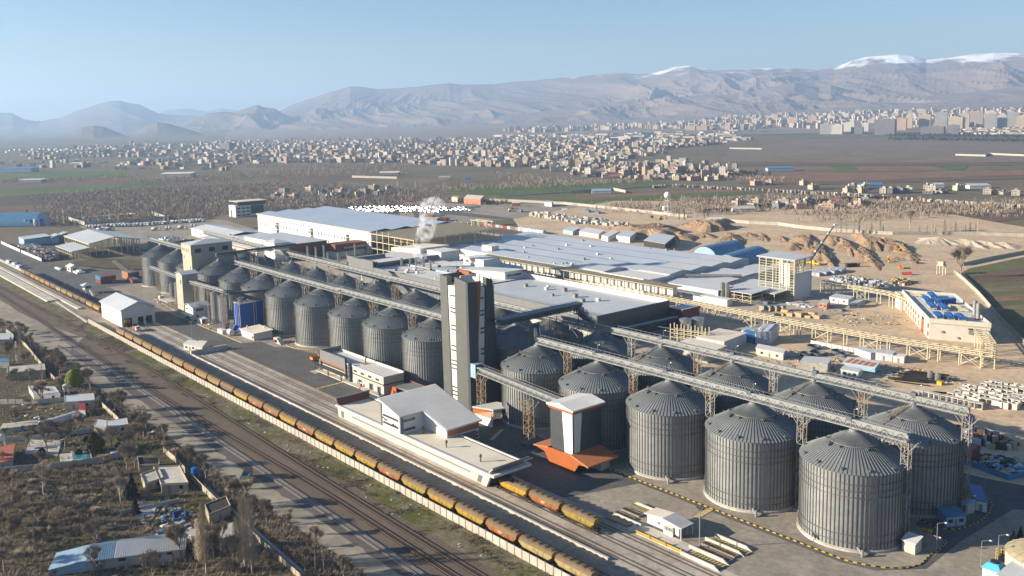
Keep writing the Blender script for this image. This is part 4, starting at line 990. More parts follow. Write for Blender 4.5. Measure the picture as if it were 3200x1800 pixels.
for i, (x0, x1, y) in enumerate(walls):
	b = MB(); b.yprism([(x0,.75),(x1,.75),(x1-(2.0 if i > 1 else 0),1.75),(x0+(1.6 if i < 2 else 0),1.75)], y-.2, y+.2)
	tag(b.build('ramp_wall', M['palecon']), ['low pale ramp wall at the far left of the weighbridge','low pale wall between planters and ramp, left of the cabin','long pale wall beside the striped ramp, right of the mast','pale wall between the two right hand planters','outermost pale ramp wall at the right end, by the asphalt','pale wall between the rails and the right hand ramp'][i], 'low wall', 'low walls of the weighbridge')
soil = mat('planter_soil', (.085,.05,.03), 1, 0, .3, 2, c2=(.14,.08,.045), bump=.1, bscale=4)
for i, (x0, x1, y0, y1) in enumerate(((-50.5,-43.6,-36.6,-34.6),(-50.4,-43.4,-39.9,-38.0),(-21.0,-10.6,-39.8,-37.6),(-21.6,-11,-36.6,-34.6))):
	t = thing('planter', ['planter of dark soil left of the cabin, farther from the rails','planter of dark soil left of the cabin, nearer the rails','planter of dark soil right of the mast, nearer the rails','planter of dark soil right of the mast, farther from the rails'][i], 'planter', ((x0+x1)/2,(y0+y1)/2,.75), 0, 'planters of the weighbridge')
	b = MB(); b.box(x0,x1,y0,y0+.2,.75,1.25); b.box(x0,x1,y1-.2,y1,.75,1.25); b.box(x0,x0+.2,y0+.2,y1-.2,.75,1.25); b.box(x1-.2,x1,y0+.2,y1-.2,.75,1.25); b.build('kerb', M['winframe'], t)
	b = MB(); b.box(x0+.2,x1-.2,y0+.2,y1-.2,.8,1.15); b.build('soil', soil, t)
	b = MB()
	for k in range(160):
		x, y = random.uniform(x0+.3,x1-.3), random.uniform(y0+.3,y1-.3); b.sphere((x,y,1.16),random.uniform(.05,.14),nu=5,nv=3,jit=.3)
	tag(b.build('soil_clods', soil, t), kind='stuff')
t = thing('weighbridge_cabin', 'small white weighbridge cabin with a gabled roof and bay window', 'cabin', (-33.5,-37,.95))
x0,x1,y0,y1,ze,zr = -38.9,-27.7,-38.4,-34.6,4.2,5.1
b = MB(); b.box(x0,x1,y0,y1,.95,ze); b.build('wall', M['plaster'], t)
b = MB(); b.box(x0-.01,x1+.03,y0-.03,y0,.95,1.45); b.build('dark_plinth', M['anth'], t)
b = MB(); b.hexa([(x0-.6,y0-.8,ze),(-33,y0-.8,ze+.5),(-33,y1+.6,ze+.5),(x0-.6,y1+.6,ze)],[(x0-.6,y0-.8,ze+.25),(-33,y0-.8,ze+.9),(-33,y1+.6,ze+.9),(x0-.6,y1+.6,ze+.25)]); b.build('roof_left', M['tanroof'], t)
b = MB(); b.hexa([(-33,y0-.8,ze+.5),(x1+1.4,y0-.8,ze-.1),(x1+1.4,y1+.6,ze-.1),(-33,y1+.6,ze+.5)],[(-33,y0-.8,ze+.9),(x1+1.4,y0-.8,ze+.15),(x1+1.4,y1+.6,ze+.15),(-33,y1+.6,ze+.9)]); b.build('roof_right', M['ribroof'], t)
b = MB()
for i in range(12): x = -32.6+i*.5; z = ze+.9-(x+33)*.75/6.7; b.bar((x,y0-.8,z+.02),(x,y1+.6,z+.02),.07)
tag(b.build('roof_ribs', M['ribroof'], t), kind='stuff')
b = MB(); b.box(-32.4,-29.4,y0-.7,y0,.95,3.4); b.box(-32.5,-29.3,y0-.75,y0,.95,1.9); bay = b.build('bay', M['tanroof'], t)
for x in (-31.8,-30.9,-30.0): window(t, 'y', x, 2.7, .8, 1.1, y0-.7, gl='glassy')
for x in (-35.0,-34.5): window(t, 'y', x, 2.8, .28, .8, y0)
for y in (-37.5,-35.4): window(t, 'x', y, 2.3, 1.0, 2.2, x1, sgn=1, gl='winframe')
b = MB(); b.box(x1,x1+.06,-36.9,-36.0,.95,3.1); b.build('door', M['glassy'], t)
b = MB(); b.bar((x1+1.2,y0-.6,.95),(x1+1.2,y0-.6,ze),.18); b.bar((x1+1.2,y1+.4,.95),(x1+1.2,y1+.4,ze),.18); b.build('porch_post', M['plaster'], t)
t = thing('yellow_barrier', 'row of yellow guard rails along the weighbridge edge', 'guard rail', (-30,-44.2,.95))
for i in range(3):
	b = MB(); xa = -38+i*5.5; b.box(xa,xa+5,-44.45,-44.25,1.35,1.6); b.box(xa,xa+5,-44.4,-44.3,.98,1.12); b.box(xa+4.9,xa+5.1,-44.6,-44.1,.95,2.0); b.box(xa-.1,xa+.1,-44.6,-44.1,.95,1.7); b.build('rail', M['yellow'], t)
t = thing('floodlight_mast', 'grey floodlight mast beside the weighbridge planters', 'lamp post', (-20.6,-38.6,.78), 0, 'floodlight masts')
b = MB(); b.tube((-20.6,-38.6,.78),(-20.6,-38.6,12),.16,8,r2=.11); b.build('pole', M['steel'], t)
for k in range(4):
	a = k*PI/2+.4; b = MB(); b.bar((-20.6,-38.6,11.9),(-20.6+.7*math.cos(a),-38.6+.7*math.sin(a),11.9),.1); b.box(-20.6+.8*math.cos(a)-.3,-20.6+.8*math.cos(a)+.3,-38.6+.8*math.sin(a)-.3,-38.6+.8*math.sin(a)+.3,11.6,12.1); b.build('floodlight', M['darksteel'], t)
m2 = copy_tree(t); m2.location = (-338.4,-51.1,.8); m2['label'] = 'grey floodlight mast behind the small white cabins'
# ================================================================ CONCRETE WALL OF THE RAIL YARD
wp = MB(); wp.box(.06,2.94,-.06,.06,0,2.35); wp.box(0,3.0,-.09,.09,2.35,2.5); WPM = wp.mesh('wall_panel', M['wallcon'])
wp = MB(); wp.box(-.10,.10,-.16,.16,0,2.7); wp.bar((0,0,2.7),(0,-.35,3.2),.05); WPP = wp.mesh('wall_post', M['winframe'])
t = thing('precast_wall', 'long pale precast concrete wall between the wagons and the weedy strip', 'wall', (-430,-76.9,.8))
x = -428.5; k = 0
while x < 60:
	put(WPM, 'wall_panel', t, (x+430, 0, 0)); put(WPP, 'wall_post', t, (x+430, 0, 0)); x += 3.0
b = MB(); b.bar((-520,-73,.9),(-430,-76.9,1.0),1.6,.4); tag(b.build('concrete_curb', M['concrete']), 'low broken concrete kerb leading to the end of the wall', 'kerb')
# ================================================================ BEIGE ELEVATOR AND SMALL BINS
t = thing('elevator_tower', 'tall beige concrete elevator tower with windows below its top', 'tower', (-432,-12,.75))
x0,x1,y0,y1 = -449.0,-434.0,-13.0,13.0
b = MB(); b.box(x0,x1,y0,y1,.75,32.2); b.build('shaft', M['beige'], t)
b = MB(); b.box(x0-.35,x1+.35,y0-.35,y1+.35,32.2,38.4); b.build('head_house', M['beige'], t)
b = MB(); b.box(x0-.45,x1+.45,y0-.45,y1+.45,32.0,32.5); b.build('ledge', M['concrete'], t)
b = MB(); b.hexa([(x0-.8,y0-.8,38.4),(x1+.8,y0-.8,38.4),(x1+.8,y1+.8,38.4),(x0-.8,y1+.8,38.4)],[(-442,-2,40.4),(-441,-2,40.4),(-441,2,40.4),(-442,2,40.4)]); b.build('hipped_roof', M['whiteroof'], t)
for u in (-9,0,8.6): window(t, 'x', u, 34.6, 4.0, 2.8, x1+.35, sgn=1, n=3, gl='dark', fr='beige')
for u in (-447,-444.6,-441,-437.8): window(t, 'y', u, 34.8, .9, 2.2, y0-.35, gl='dark', fr='cream')
for u, z in ((-446,30),(-436.6,24),(-436.6,14)): window(t, 'y', u, z, .9, 2.2, y0, gl='dark', fr='cream')
t = thing('stair_tower', 'slimmer pale tower with a gabled cap in front of the beige elevator', 'tower', (-412,-25,.75))
x0,x1,y0,y1 = -414.5,-404.6,-30.4,-21.0
b = MB(); b.box(x0,x1,y0,y1,.75,25.4); b.yprism([(x0,25.4),(x1,25.4),((x0+x1)/2,26.6)], y0, y1); b.build('wall', M['beige'], t)
b = MB(); xm = (x0+x1)/2
for a, c, za, zc in ((x0-.5,xm,25.5,26.9),(xm,x1+.5,26.9,25.5)):
	b.hexa([(a,y0-.5,za),(c,y0-.5,zc),(c,y1+.5,zc),(a,y1+.5,za)],[(a,y0-.5,za+.25),(c,y0-.5,zc+.25),(c,y1+.5,zc+.25),(a,y1+.5,za+.25)])
b.build('roof', M['whiteroof'], t)
window(t,'y',-412.2,21.2,1.2,3.6,y0,gl='tanroof',fr='cream'); window(t,'y',-407.0,21.2,1.2,3.0,y0,gl='dark',fr='cream'); window(t,'y',-406.6,12,1.0,5.0,y0,gl='tanroof',fr='cream')
def hopper_bin(x, y, r, z0, z1, label):
	t = thing('hopper_bin', label, 'silo', (x,y,.75), 0, 'slender hopper bins')
	b = MB(); b.cyl(x,y,r,z0,z1,20,cap=False); b.cyl(x,y,.3,z0-2.2,z0,20,r2=r,cap=False); b.build('bin_wall', M['stain'], t, True)
	b = MB(); b.cyl(x,y,r+.15,z1,z1+r*.55,20,r2=.3)
	for k in range(20): a = 2*PI*k/20; b.bar((x+.3*math.cos(a),y+.3*math.sin(a),z1+r*.55+.05),(x+(r+.1)*math.cos(a),y+(r+.1)*math.sin(a),z1+.08),.08)
	b.build('conical_roof', M['galvroof'], t)
	b = MB()
	for k in range(16): a = 2*PI*k/16; b.box(x+r*math.cos(a)-.06,x+r*math.cos(a)+.06,y+r*math.sin(a)-.06,y+r*math.sin(a)+.06,z0,z1)
	tag(b.build('stiffeners', M['steel'], t), kind='stuff')
	for k in range(6):
		a = 2*PI*k/6; b = MB(); b.bar((x+r*math.cos(a),y+r*math.sin(a),.75),(x+r*math.cos(a),y+r*math.sin(a),z0+.4),.18)
		a2 = a+PI/3; b.bar((x+r*math.cos(a),y+r*math.sin(a),.75),(x+r*math.cos(a2),y+r*math.sin(a2),z0-.3),.09); b.build('leg', M['steel'], t)
hopper_bin(-444,-22,2.3,6.8,14.2,'shiny hopper bin on a low deck at the left of the pale tower')
hopper_bin(-424,-25.5,2.7,5.2,18,'shiny hopper bin just left of the pale stair tower')
hopper_bin(-418.5,-25,1.8,4.4,16.4,'thin hopper bin tight against the pale stair tower')
hopper_bin(-366.5,-26,3.0,5.2,20,'hopper bin right of the white two storey house')
hopper_bin(-359.5,-25,2.6,5.2,18.8,'hopper bin next to the blue dryers')
gallery((-470,-26,21.5),(-414,-26,20.8),'short pale conveyor gallery left of the stair tower', w=2.2, h=1.3, n=20, rails=False)
gallery((-404,-26,20.4),(-353,-26,21.6),'pale conveyor gallery from the stair tower to the blue dryers', w=2.2, h=1.3, n=20, rails=False)
leg(-459,-26,.75,20.2,'lattice leg under the left end of the pale gallery','legs of the pale gallery',w=1.8)
leg(-391,-27.5,.75,19.8,'lattice leg rising behind the white two storey house','legs of the pale gallery',w=1.8)
leg(-374,-27,.75,20,'lattice leg right of the white two storey house','legs of the pale gallery',w=1.8)
leg(-353,-27,.75,22,'tall lattice leg beside the hopper bins and dryers','legs of the pale gallery',w=2.0,bracket=False)
leg(-350,-29,.75,18,'open braced ladder frame in front of the blue dryers','legs of the pale gallery',w=2.4,bracket=False,step=2.8)
gallery((-352,-24,20.4),(-340,8,20.8),'thin dark conveyor passing above the blue dryers', w=1.4, h=1.0, m='darksteel', n=14, rails=False)
t = thing('bin_deck', 'low steel deck carrying the leftmost hopper bin', 'platform', (-444,-22,.75))
b = MB(); b.box(-451,-436,-29,-19,4.2,4.5); b.build('deck', M['palecon'], t)
for x in (-450.6,-445.6,-440.8,-436.6):
	for y in (-28.6,-19.4):
		b = MB(); b.box(x,x+.25,y,y+.25,.75,4.2); b.build('leg', M['steel'], t)
t = thing('two_storey_house', 'small white two storey house with a balcony below the beige tower', 'house', (-393,-28,.75))
b = MB(); b.box(-401,-389,-31,-21.5,.75,8.6); b.yprism([(-401,8.6),(-389,8.6),(-395,10.2)],-31,-21.5); b.build('wall', M['plaster'], t)
b = MB()
for a, c, za, zc in ((-401.7,-395,8.5,10.3),(-395,-388.3,10.3,8.5)): b.hexa([(a,-31.8,za),(c,-31.8,zc),(c,-20.8,zc),(a,-20.8,za)],[(a,-31.8,za+.25),(c,-31.8,zc+.25),(c,-20.8,zc+.25),(a,-20.8,za+.25)])
b.build('roof', M['whiteroof'], t)
b = MB(); b.box(-401.6,-388.6,-33.2,-31,3.7,3.95); b.box(-401.6,-388.6,-33.2,-33.05,3.95,4.8); b.build('balcony', M['plaster'], t)
window(t,'y',-398,6.8,2.6,1.0,-31,n=3); window(t,'x',-27,6.9,4.2,1.3,-389,sgn=1,n=3); window(t,'x',-28.6,3.2,1.2,1.8,-389,sgn=1); window(t,'y',-397,2.2,5,2.2,-31,n=4,gl='dark')
b = MB(); b.box(-401.05,-388.95,-31.05,-21.45,.75,1.3); b.build('plinth', M['anth'], t)
t = thing('white_container', 'white container with a red door beside the two storey house', 'container', (-381,-28,.75))
b = MB(); b.box(-385,-378.5,-30.4,-26.6,.75,3.5); b.build('box', M['plaster'], t)
b = MB(); b.box(-378.5,-378.42,-30,-28.6,.8,3.2); b.build('door', M['red'], t)
def dryer(x0, x1, y0, y1, h, label):
	t = thing('grain_dryer', label, 'grain dryer', (x0,y0,.75), 0, 'blue grain dryers')
	b = MB(); b.box(x0,x1,y0,y1,.75,h); b.build('casing', M['bluepaint'], t)
	b = MB(); k = 4
	for i in range(k+1): x = x0+(x1-x0)*i/k; b.box(x-.12,x+.12,y0-.14,y0,.75,h)
	for y in (y0,y1): b.box(x1,x1+.14,y-.12,y+.12,.75,h)
	tag(b.build('white_posts', M['plaster'], t), kind='stuff')
	b = MB(); b.box(x0-.2,x1+.2,y0-.2,y1+.2,h,h+.35); b.build('top_deck', M['palecon'], t)
	b = MB()
	for i in range(6): b.bar((x0+(x1-x0)*i/5,y0,h+.35),(x0+(x1-x0)*i/5,y0,h+1.4),.06); b.bar((x1,y0+(y1-y0)*i/5,h+.35),(x1,y0+(y1-y0)*i/5,h+1.4),.06)
	b.bar((x0,y0,h+1.4),(x1,y0,h+1.4),.06); b.bar((x1,y0,h+1.4),(x1,y1,h+1.4),.06); tag(b.build('guard_rail', M['steel'], t), kind='stuff')
	for i in range(3):
		b = MB(); b.cyl(x0+1.2+i*1.9,y0+2.4,.6,h+.35,h+2.2+.5*(i%2),10); b.tube((x0+1.2+i*1.9,y0+2.4,h+2),(x0+2+i*1.9,y0+4.4,h+3.2),.25,6); b.build('exhaust', M['stain'], t)
	b = MB(); b.hexa([(x0+.5,y0-1.6,.75),(x1+2,y0-1.6,.75),(x1+2,y0-.2,.75),(x0+.5,y0-.2,.75)],[(x0+.5,y0-.4,3),(x1+1,y0-.4,3),(x1+1,y0-.2,3),(x0+.5,y0-.2,3)]); b.build('burner_hood', M['bluepaint'], t)
dryer(-354.5,-346.2,-21.5,-13.5,15.4,'blue grain dryer with white posts, nearer the yard')
dryer(-354.5,-347.0,-11.8,-5.0,15.6,'blue grain dryer behind the first, nearer the silo')
t = thing('plant_room', 'low white flat roofed plant room before the silos', 'building', (-328,-20,.75))
b = MB(); b.box(-336,-320,-26,-15.6,.75,4.4); b.build('wall', M['plaster'], t)
b = MB(); b.hexa([(-336.6,-26.6,4.2),(-319.4,-26.6,4.2),(-319.4,-15,4.7),(-336.6,-15,4.7)],[(-336.6,-26.6,4.5),(-319.4,-26.6,4.5),(-319.4,-15,5.0),(-336.6,-15,5.0)]); b.build('roof', M['tanroof'], t)
for x, y in ((-333,-23.5),(-326,-17)): b = MB(); b.cyl(x,y,.35,4.4,6.4,8); b.build('chimney', M['tanroof'], t)
b = MB(); b.box(-322.6,-321.2,-26.1,-26,.8,3.0); b.build('door', M['wood'], t)
t = thing('fuel_tank', 'white horizontal cylinder tank beside the plant room', 'tank', (-339,-29.6,.75))
b = MB(); b.tube((-342,-29.8,2.7),(-338.4,-29.8,2.7),1.5,14,cap=True); b.build('drum', M['plaster'], t); b = MB(); b.box(-341.6,-341.1,-30.8,-28.8,.75,1.8); b.box(-339.3,-338.8,-30.8,-28.8,.75,1.8); b.build('cradle', M['steel'], t)
b = MB(); b.box(-352,-345.6,-32.2,-29.4,.75,2.9); tag(b.build('white_shed', M['plaster']), 'small white box shed left of the horizontal tank', 'shed')
b = MB(); b.box(-355,-352,-28,-25.6,.75,4.8); tag(b.build('blue_box', M['bluepaint']), 'small blue cabinet at the foot of the lattice tower', 'cabinet')
t = thing('fan_housing', 'small white wedge shaped housing with a red box by the silo', 'housing', (-306,-20,.75))
b = MB(); b.yprism([(-309.5,.8),(-301.5,.8),(-301.5,1.0),(-306,3.4),(-309.5,3.4)],-20,-17.6); b.build('shell', M['palecon'], t); b = MB(); b.box(-307.6,-306.2,-21,-20.4,1.4,2.8); b.build('red_box', M['red'], t)
b = MB(); b.box(-471,-467,-22.6,-20,.75,3.2); tag(b.build('white_kiosk', M['plaster']), 'small white kiosk at the foot of the left silo', 'kiosk')
kY = MB(); kY.box(-.48,.48,-.13,.13,0,.24); KY = kY.mesh('yellow_kerb_block', M['yellow']); KW = kY.mesh('white_kerb_block', M['palecon']); KB = kY.mesh('black_kerb_block', M['black'])
def kerb(label, pts, z, dark=False, n0=1.0):
	t = thing('painted_kerb', label, 'kerb', (0,0,z)); i = 0
	for p, q in zip(pts, pts[1:]):
		p, q = Vector(p), Vector(q); L = (q-p).length; n = max(1, round(L/n0)); a = math.atan2(q.y-p.y, q.x-p.x)
		for k in range(n):
			c = p+(q-p)*((k+.5)/n); o = put((KY if i % 2 else (KB if dark else KW)), 'kerb_block', t, (c.x,c.y,0), a); o.scale = (L/n,1,1); i += 1
def arc(cx, cy, r, a0, a1, n): return [(cx+r*math.cos(math.radians(a0+(a1-a0)*i/n)), cy+r*math.sin(math.radians(a0+(a1-a0)*i/n))) for i in range(n+1)]
kerb('yellow and black kerb curving round the biggest silo', [(-88,-16.8),(8,-16.8),(13,-15.2),(17,-13),(20.5,-9.5),(22,-5),(21.2,2),(21.4,8),(20,12.6)], .76, True, 1.05)
kerb('yellow and white kerb sweeping round the silo on the concrete foot', [(-478,-22),(-474,-24),(-372,-32.8),(-320,-32.6)], .76, False, 1.6)
kerb('yellow and white kerb along the foot of the dark silos', [(-316,-30)]+arc(-293.8,-2,16.6,215,330,14), .76, False, 1.6)
kerb('yellow and black kerb round the blue cabins in the shade', [(8.3,21.2),(11,19),(14.5,18),(19,20.5),(20.6,25),(21.2,31),(20.6,38),(18.8,44),(15.4,49)], .76, True, 1.0)
def humpline(label, p, q, n=14, w_=.9):
	t = thing('speed_hump', label, 'speed hump', (0,0,.78)); p, q = Vector((*p,0)), Vector((*q,0)); a = math.atan2(q.y-p.y, q.x-p.x); L = (q-p).length/n
	for i in range(n): o = put(KY if i % 2 else KW, 'hump_block', t, p+(q-p)*((i+.5)/n), a); o.scale = (L, w_/.26, .45)
humpline('yellow and white speed hump across the yard before the office', (-220.2,-43),(-220.8,-29.5),12,1.1)
humpline('yellow and white speed hump near the floodlight mast', (-32.6,-26.8),(-33.5,-17.4),10,1.8)
humpline('yellow and white speed hump in the shade below the tower', (-121,-28),(-127,-18),10,1.4)
def cabin(label, A, B, C, h, wall, roof, name='site_cabin', cat='cabin', slope=.35, win=True, z=.76, door=True):
	"cabin on three ground points: front left, front right, back right"
	A, B, C = Vector((*A[:2],z)), Vector((*B[:2],z)), Vector((*C[:2],z)); D = A+C-B
	t = thing(name, label, cat, (A+C)/2)
	up = Vector((0,0,1)); b = MB(); b.hexa([A,B,C,D],[p+up*h for p in (A,B,C,D)]); b.build('wall', M[wall], t)
	ux = (B-A).normalized()*.3; uy = (C-B).normalized()*.3
	b = MB(); P = [A-ux-uy,B+ux-uy,C+ux+uy,D-ux+uy]; zz = [h,h,h+slope,h+slope]
	b.hexa([p+up*q for p,q in zip(P,zz)],[p+up*(q+.18) for p,q in zip(P,zz)]); b.build('roof', M[roof], t)
	nrm = (B-A).cross(up).normalized(); L = (B-A).length
	if win:
		for f in (.22,.78):
			c = A+(B-A)*f; b = MB(); w_ = min(.7, L*.12); d = (B-A).normalized()*w_
			b.hexa([c-d+up*1.1+nrm*.03,c+d+up*1.1+nrm*.03,c+d+up*1.1-nrm*.05,c-d+up*1.1-nrm*.05],[c-d+up*2.1+nrm*.03,c+d+up*2.1+nrm*.03,c+d+up*2.1-nrm*.05,c-d+up*2.1-nrm*.05]); b.build('window', M['glass'], t)
	if door:
		c = A+(B-A)*.5; d = (B-A).normalized()*.45; b = MB()
		b.hexa([c-d+up*.05+nrm*.03,c+d+up*.05+nrm*.03,c+d+up*.05-nrm*.05,c-d+up*.05-nrm*.05],[c-d+up*2.05+nrm*.03,c+d+up*2.05+nrm*.03,c+d+up*2.05-nrm*.05,c-d+up*2.05-nrm*.05]); b.build('door', M['glassy'], t)
	return t
cabin('small beige shed with a sloping ribbed roof by the biggest silo', (15.2,-1.2),(18.6,-1.2),(18.6,2.2),2.9,'cream','ribroof',name='pump_shed',cat='shed',slope=.9,win=False,door=False)
cabin('white and blue cabin with two windows in the shade of the silos', (16.6,20.4),(19.6,25.2),(15.4,28.6),2.8,'bluepale','bluearch')
cabin('small pale booth with an open hatch between the two blue cabins', (15.0,32.6),(17.0,32.2),(17.6,35.4),2.9,'cream','bluepale',name='booth',cat='booth',win=False)
cabin('long cabin with a bright blue roof behind the booth', (17.0,36.9),(20.0,37.6),(14.4,46.6),3.0,'plaster','bluefan',name='long_cabin',win=False)
cabin('small white cabin with a black window by the rail deck', at(575,1098),at(600,1103)+Vector((1.5,1.5,0)),at(628,1093),3.0,'plaster','plaster')
cabin('white gate cabin with a pale ribbed roof by the rail deck', at(610,1107),at(622,1108)+Vector((2,1,0)),at(648,1093),3.2,'plaster','tanroof',name='gate_cabin')
for i, (x, y) in enumerate(((13.8,13.8),(15.1,14.2))):
	b = MB(); b.box(x-.5,x+.5,y-.4,y+.4,.78,1.5); b.box(x-.52,x-.2,y-.42,y+.42,.9,1.52); tag(b.build('concrete_block', M['yellow']), '%s yellow concrete block on the asphalt near the big silo' % ('left','right')[i], 'block', 'yellow blocks')
def street_lamp(x, y, h, label, group, arm=(1.3,.9), z=.76, name='street_lamp'):
	t = thing(name, label, 'street lamp', (x,y,z), 0, group)
	b = MB(); b.tube((x,y,z),(x,y,z+h-.3),.11,8,r2=.07); b.tube((x,y,z+h-.3),(x+arm[0],y+arm[1],z+h),.06,6); b.build('pole', M['steel'], t)
	b = MB(); b.sphere((x+arm[0]*1.25,y+arm[1]*1.25,z+h),.38,nu=8,nv=5,sz=.5); b.build('lamp_head', M['plaster'], t); return t
for i, (x, y, h) in enumerate(((21,5.5,7.6),(34.1,10.4,7.4),(32.3,5.0,7),(33.6,27.4,9),(14.2,50.1,9),(18.9,26.9,8))):
	street_lamp(x, y, h, 'street lamp %s' % ['with little flags beside the biggest silo','by the round tan tank','in front of the blue tented booth','at the right edge of the picture','behind the long blue roofed cabin','in the shade before the pale booth'][i], 'street lamps of the near corner')
fl = MB(); fl.quad((0,0,0),(.5,-.1,.05),(.5,-.1,-.12),(0,0,-.17)); 
t = thing('flag_pair', 'pair of small red white and green flags on the lamp by the biggest silo', 'flags', (21,5.5,5))
for s in (-1,1):
	b = MB(); b.bar((21,5.5,4.2),(21+s*.9,5.5,4.7),.04); b.build('stick', M['plaster'], t)
	for k, m in enumerate(('conifdark','plaster','red')): b = MB(); b.box(21+s*.5,21+s*1.0,5.47,5.49,4.75-.2*k-.2,4.75-.2*k); b.build('stripe', M[m], t)
t = thing('round_tank', 'big round tank with a tan domed roof at the lower right corner', 'tank', (43,14,.76))
b = MB(); b.cyl(43.6,14.0,8.6,.76,5.0,48,cap=False); b.build('tank_wall', M['cream'], t, True)
b = MB()
rs = [8.8,7.5,5.5,3,.5]; zs = [5.0,5.7,6.4,6.9,7.1]
for a in range(4): b.cyl(43.6,14.0,rs[a],zs[a],zs[a+1],48,r2=rs[a+1],cap=(a==3))
b.build('domed_roof', mat('tan_dome', (.36,.31,.19), .6, .1, .05, .3), t, True)
b = MB()
for k in range(24):
	a = 2*PI*k/24
	for j in range(4): b.bar((43.6+rs[j]*math.cos(a),14+rs[j]*math.sin(a),zs[j]+.05),(43.6+rs[j+1]*math.cos(a),14+rs[j+1]*math.sin(a),zs[j+1]+.05),.09,.06)
	b.box(43.6+8.62*math.cos(a)-.08,43.6+8.62*math.cos(a)+.08,14+8.62*math.sin(a)-.08,14+8.62*math.sin(a)+.08,.76,5)
tag(b.build('seams', M['beige'], t), kind='stuff')
b = MB()
for z in (2.6,3.4,4.2): b.bar((33.6,10.5,z),(35.8,11.2,z),.12); 
for x,y in ((33.6,10.5),(34.7,10.85),(35.8,11.2)): b.bar((x,y,.8),(x,y,4.3),.12)
tag(b.build('yellow_ladder_frame', M['yellow']), 'yellow railing frame beside the round tan tank', 'railing')
t = thing('tented_booth', 'white booth under a blue tarpaulin tent roof with a dark round opening', 'booth', (37,2.6,.76))
b = MB(); b.box(34.6,38.6,.4,4.4,.76,3.2); b.build('wall', M['plaster'], t)
b = MB(); b.hexa([(34.2,0,3.1),(39,0,3.1),(39,4.8,3.1),(34.2,4.8,3.1)],[(35.4,1.4,4.4),(37.8,1.4,4.4),(37.8,3.6,4.4),(35.4,3.6,4.4)]); b.build('tent_roof', mat('turquoise_tarpaulin', (.07,.33,.46), .5, 0, .1, 1), t)
b = MB(); b.cyl(36.6,2.5,1.0,4.4,4.75,18); b.build('water_tank', M['black'], t)
cabin('grey ribbed roof of a shed cut by the lower right corner', (39.2,-2.5),(44,-2.5),(44,6.2),3.0,'plaster','ribroof',name='corner_shed',cat='shed',win=False,door=False)
# ================================================================ FACTORIES
t = thing('dark_factory', 'wide anthracite fronted factory with a white stripe and glazing', 'factory', (-300,120,.75)); z0=.75
b = MB(); b.box(-302,-190,95,148,z0,13.2); b.build('right_hall', M['greyclad'], t)
b = MB(); b.box(-190.2,-189.4,94.4,148.4,7.0,15.2); b.build('end_fascia', M['anth'], t)
b = MB(); b.box(-189.8,-189.5,96,148,z0,7.0); b.build('end_glazing', M['glass'], t)
b = MB(); b.box(-189.6,-189.3,95,148,6.2,7.0); b.build('end_band', M['darksteel'], t)
b = MB(); b.box(-398,-190.2,94.4,95.2,10.6,15.4); b.build('front_fascia', M['greyclad'], t)
b = MB(); b.box(-424,-398,94.2,95.4,z0,19.4); b.box(-424.4,-423.2,95.4,120,z0,19.2); b.build('left_fascia', M['greyclad'], t)
b = MB(); b.box(-412,-290,94.0,94.4,9.6,12.0); b.build('white_stripe', M['plaster'], t)
b = MB(); b.box(-412.6,-411.6,93.8,94.4,z0,12); b.build('white_post', M['plaster'], t)
b = MB(); b.box(-411,-292,94.6,94.8,z0,9.6); b.build('front_glazing', M['glassy'], t)
b = MB()
for i in range(40): b.box(-410.5+i*3,-410.3+i*3,94.45,94.6,z0,9.6)
for z in (3.5,6.5): b.box(-411,-292,94.45,94.6,z,z+.2)
tag(b.build('mullions', M['winframe'], t), kind='stuff')
b = MB(); b.box(-290,-190.3,94.1,94.4,z0,10.6); b.build('lower_front', M['palecon'], t)
b = MB(); b.hexa([(-290,95.2,14.6),(-190.2,95.2,14.6),(-190.2,106,12.9),(-290,106,12.9)],[(-290,95.2,15.0),(-190.2,95.2,15.0),(-190.2,106,13.3),(-290,106,13.3)]); b.build('sloping_roof', M['greyroof'], t)
b = MB(); b.box(-302,-190.3,106,148,13.2,13.3); b.build('flat_roof', M['whiteroof'], t)
b = MB(); b.box(-302,-190,147.6,148.2,13.2,16.0); b.build('rear_parapet', M['plaster'], t)
b = MB(); b.box(-402,-302,95.2,150,z0,13.8); b.build('left_hall', M['greyclad'], t)
b = MB(); b.box(-402,-302,95.2,150,13.8,13.9); b.build('left_roof', M['greyroof'], t)
b = MB(); b.box(-440,-402,100,150,z0,16.6); b.build('corner_hall', M['greyclad'], t)
b = MB(); b.box(-440,-402,100,150,16.6,16.7); b.build('corner_roof', M['greyroof'], t)
b = MB(); b.box(-440.5,-402,99.5,100,14,18.4); b.box(-402.4,-401.6,99.5,150,14,17.4); b.build('corner_parapet', M['greyclad'], t)
b = MB(); b.box(-402,-401.5,101,128,14.6,16.0); b.build('clerestory', M['glass'], t)
b = MB(); b.hexa([(-450,142,16),(-418,146,16),(-418,172,16),(-450,172,16)],[(-450,142,18.6),(-418,146,20.4),(-418,172,20.4),(-450,172,18.6)]); b.build('tan_roof_hall', M['tanroof'], t)
b = MB(); b.box(-418,-398,150,166,z0,19.4); b.build('white_hall', M['plaster'], t)
b = MB(); b.box(-396,-340,148.2,176,z0,12.8); b.build('low_hall', M['greyroof'], t)
b = MB(); b.hexa([(-344,128,13),(-306,132,13),(-306,146,13),(-344,142,13)],[(-344,128,16),(-306,132,18.4),(-306,146,18.4),(-344,142,16)]); b.build('upper_block', M['plaster'], t)
b = MB(); b.hexa([(-345,127,16.1),(-305,131,18.5),(-305,147,18.5),(-345,143,16.1)],[(-345,127,16.4),(-305,131,18.8),(-305,147,18.8),(-345,143,16.4)]); b.build('upper_roof', M['ribroof'], t)
b = MB(); b.box(-305.9,-305.8,133.5,145,15.4,16.6); b.build('strip_window', M['glass'], t)
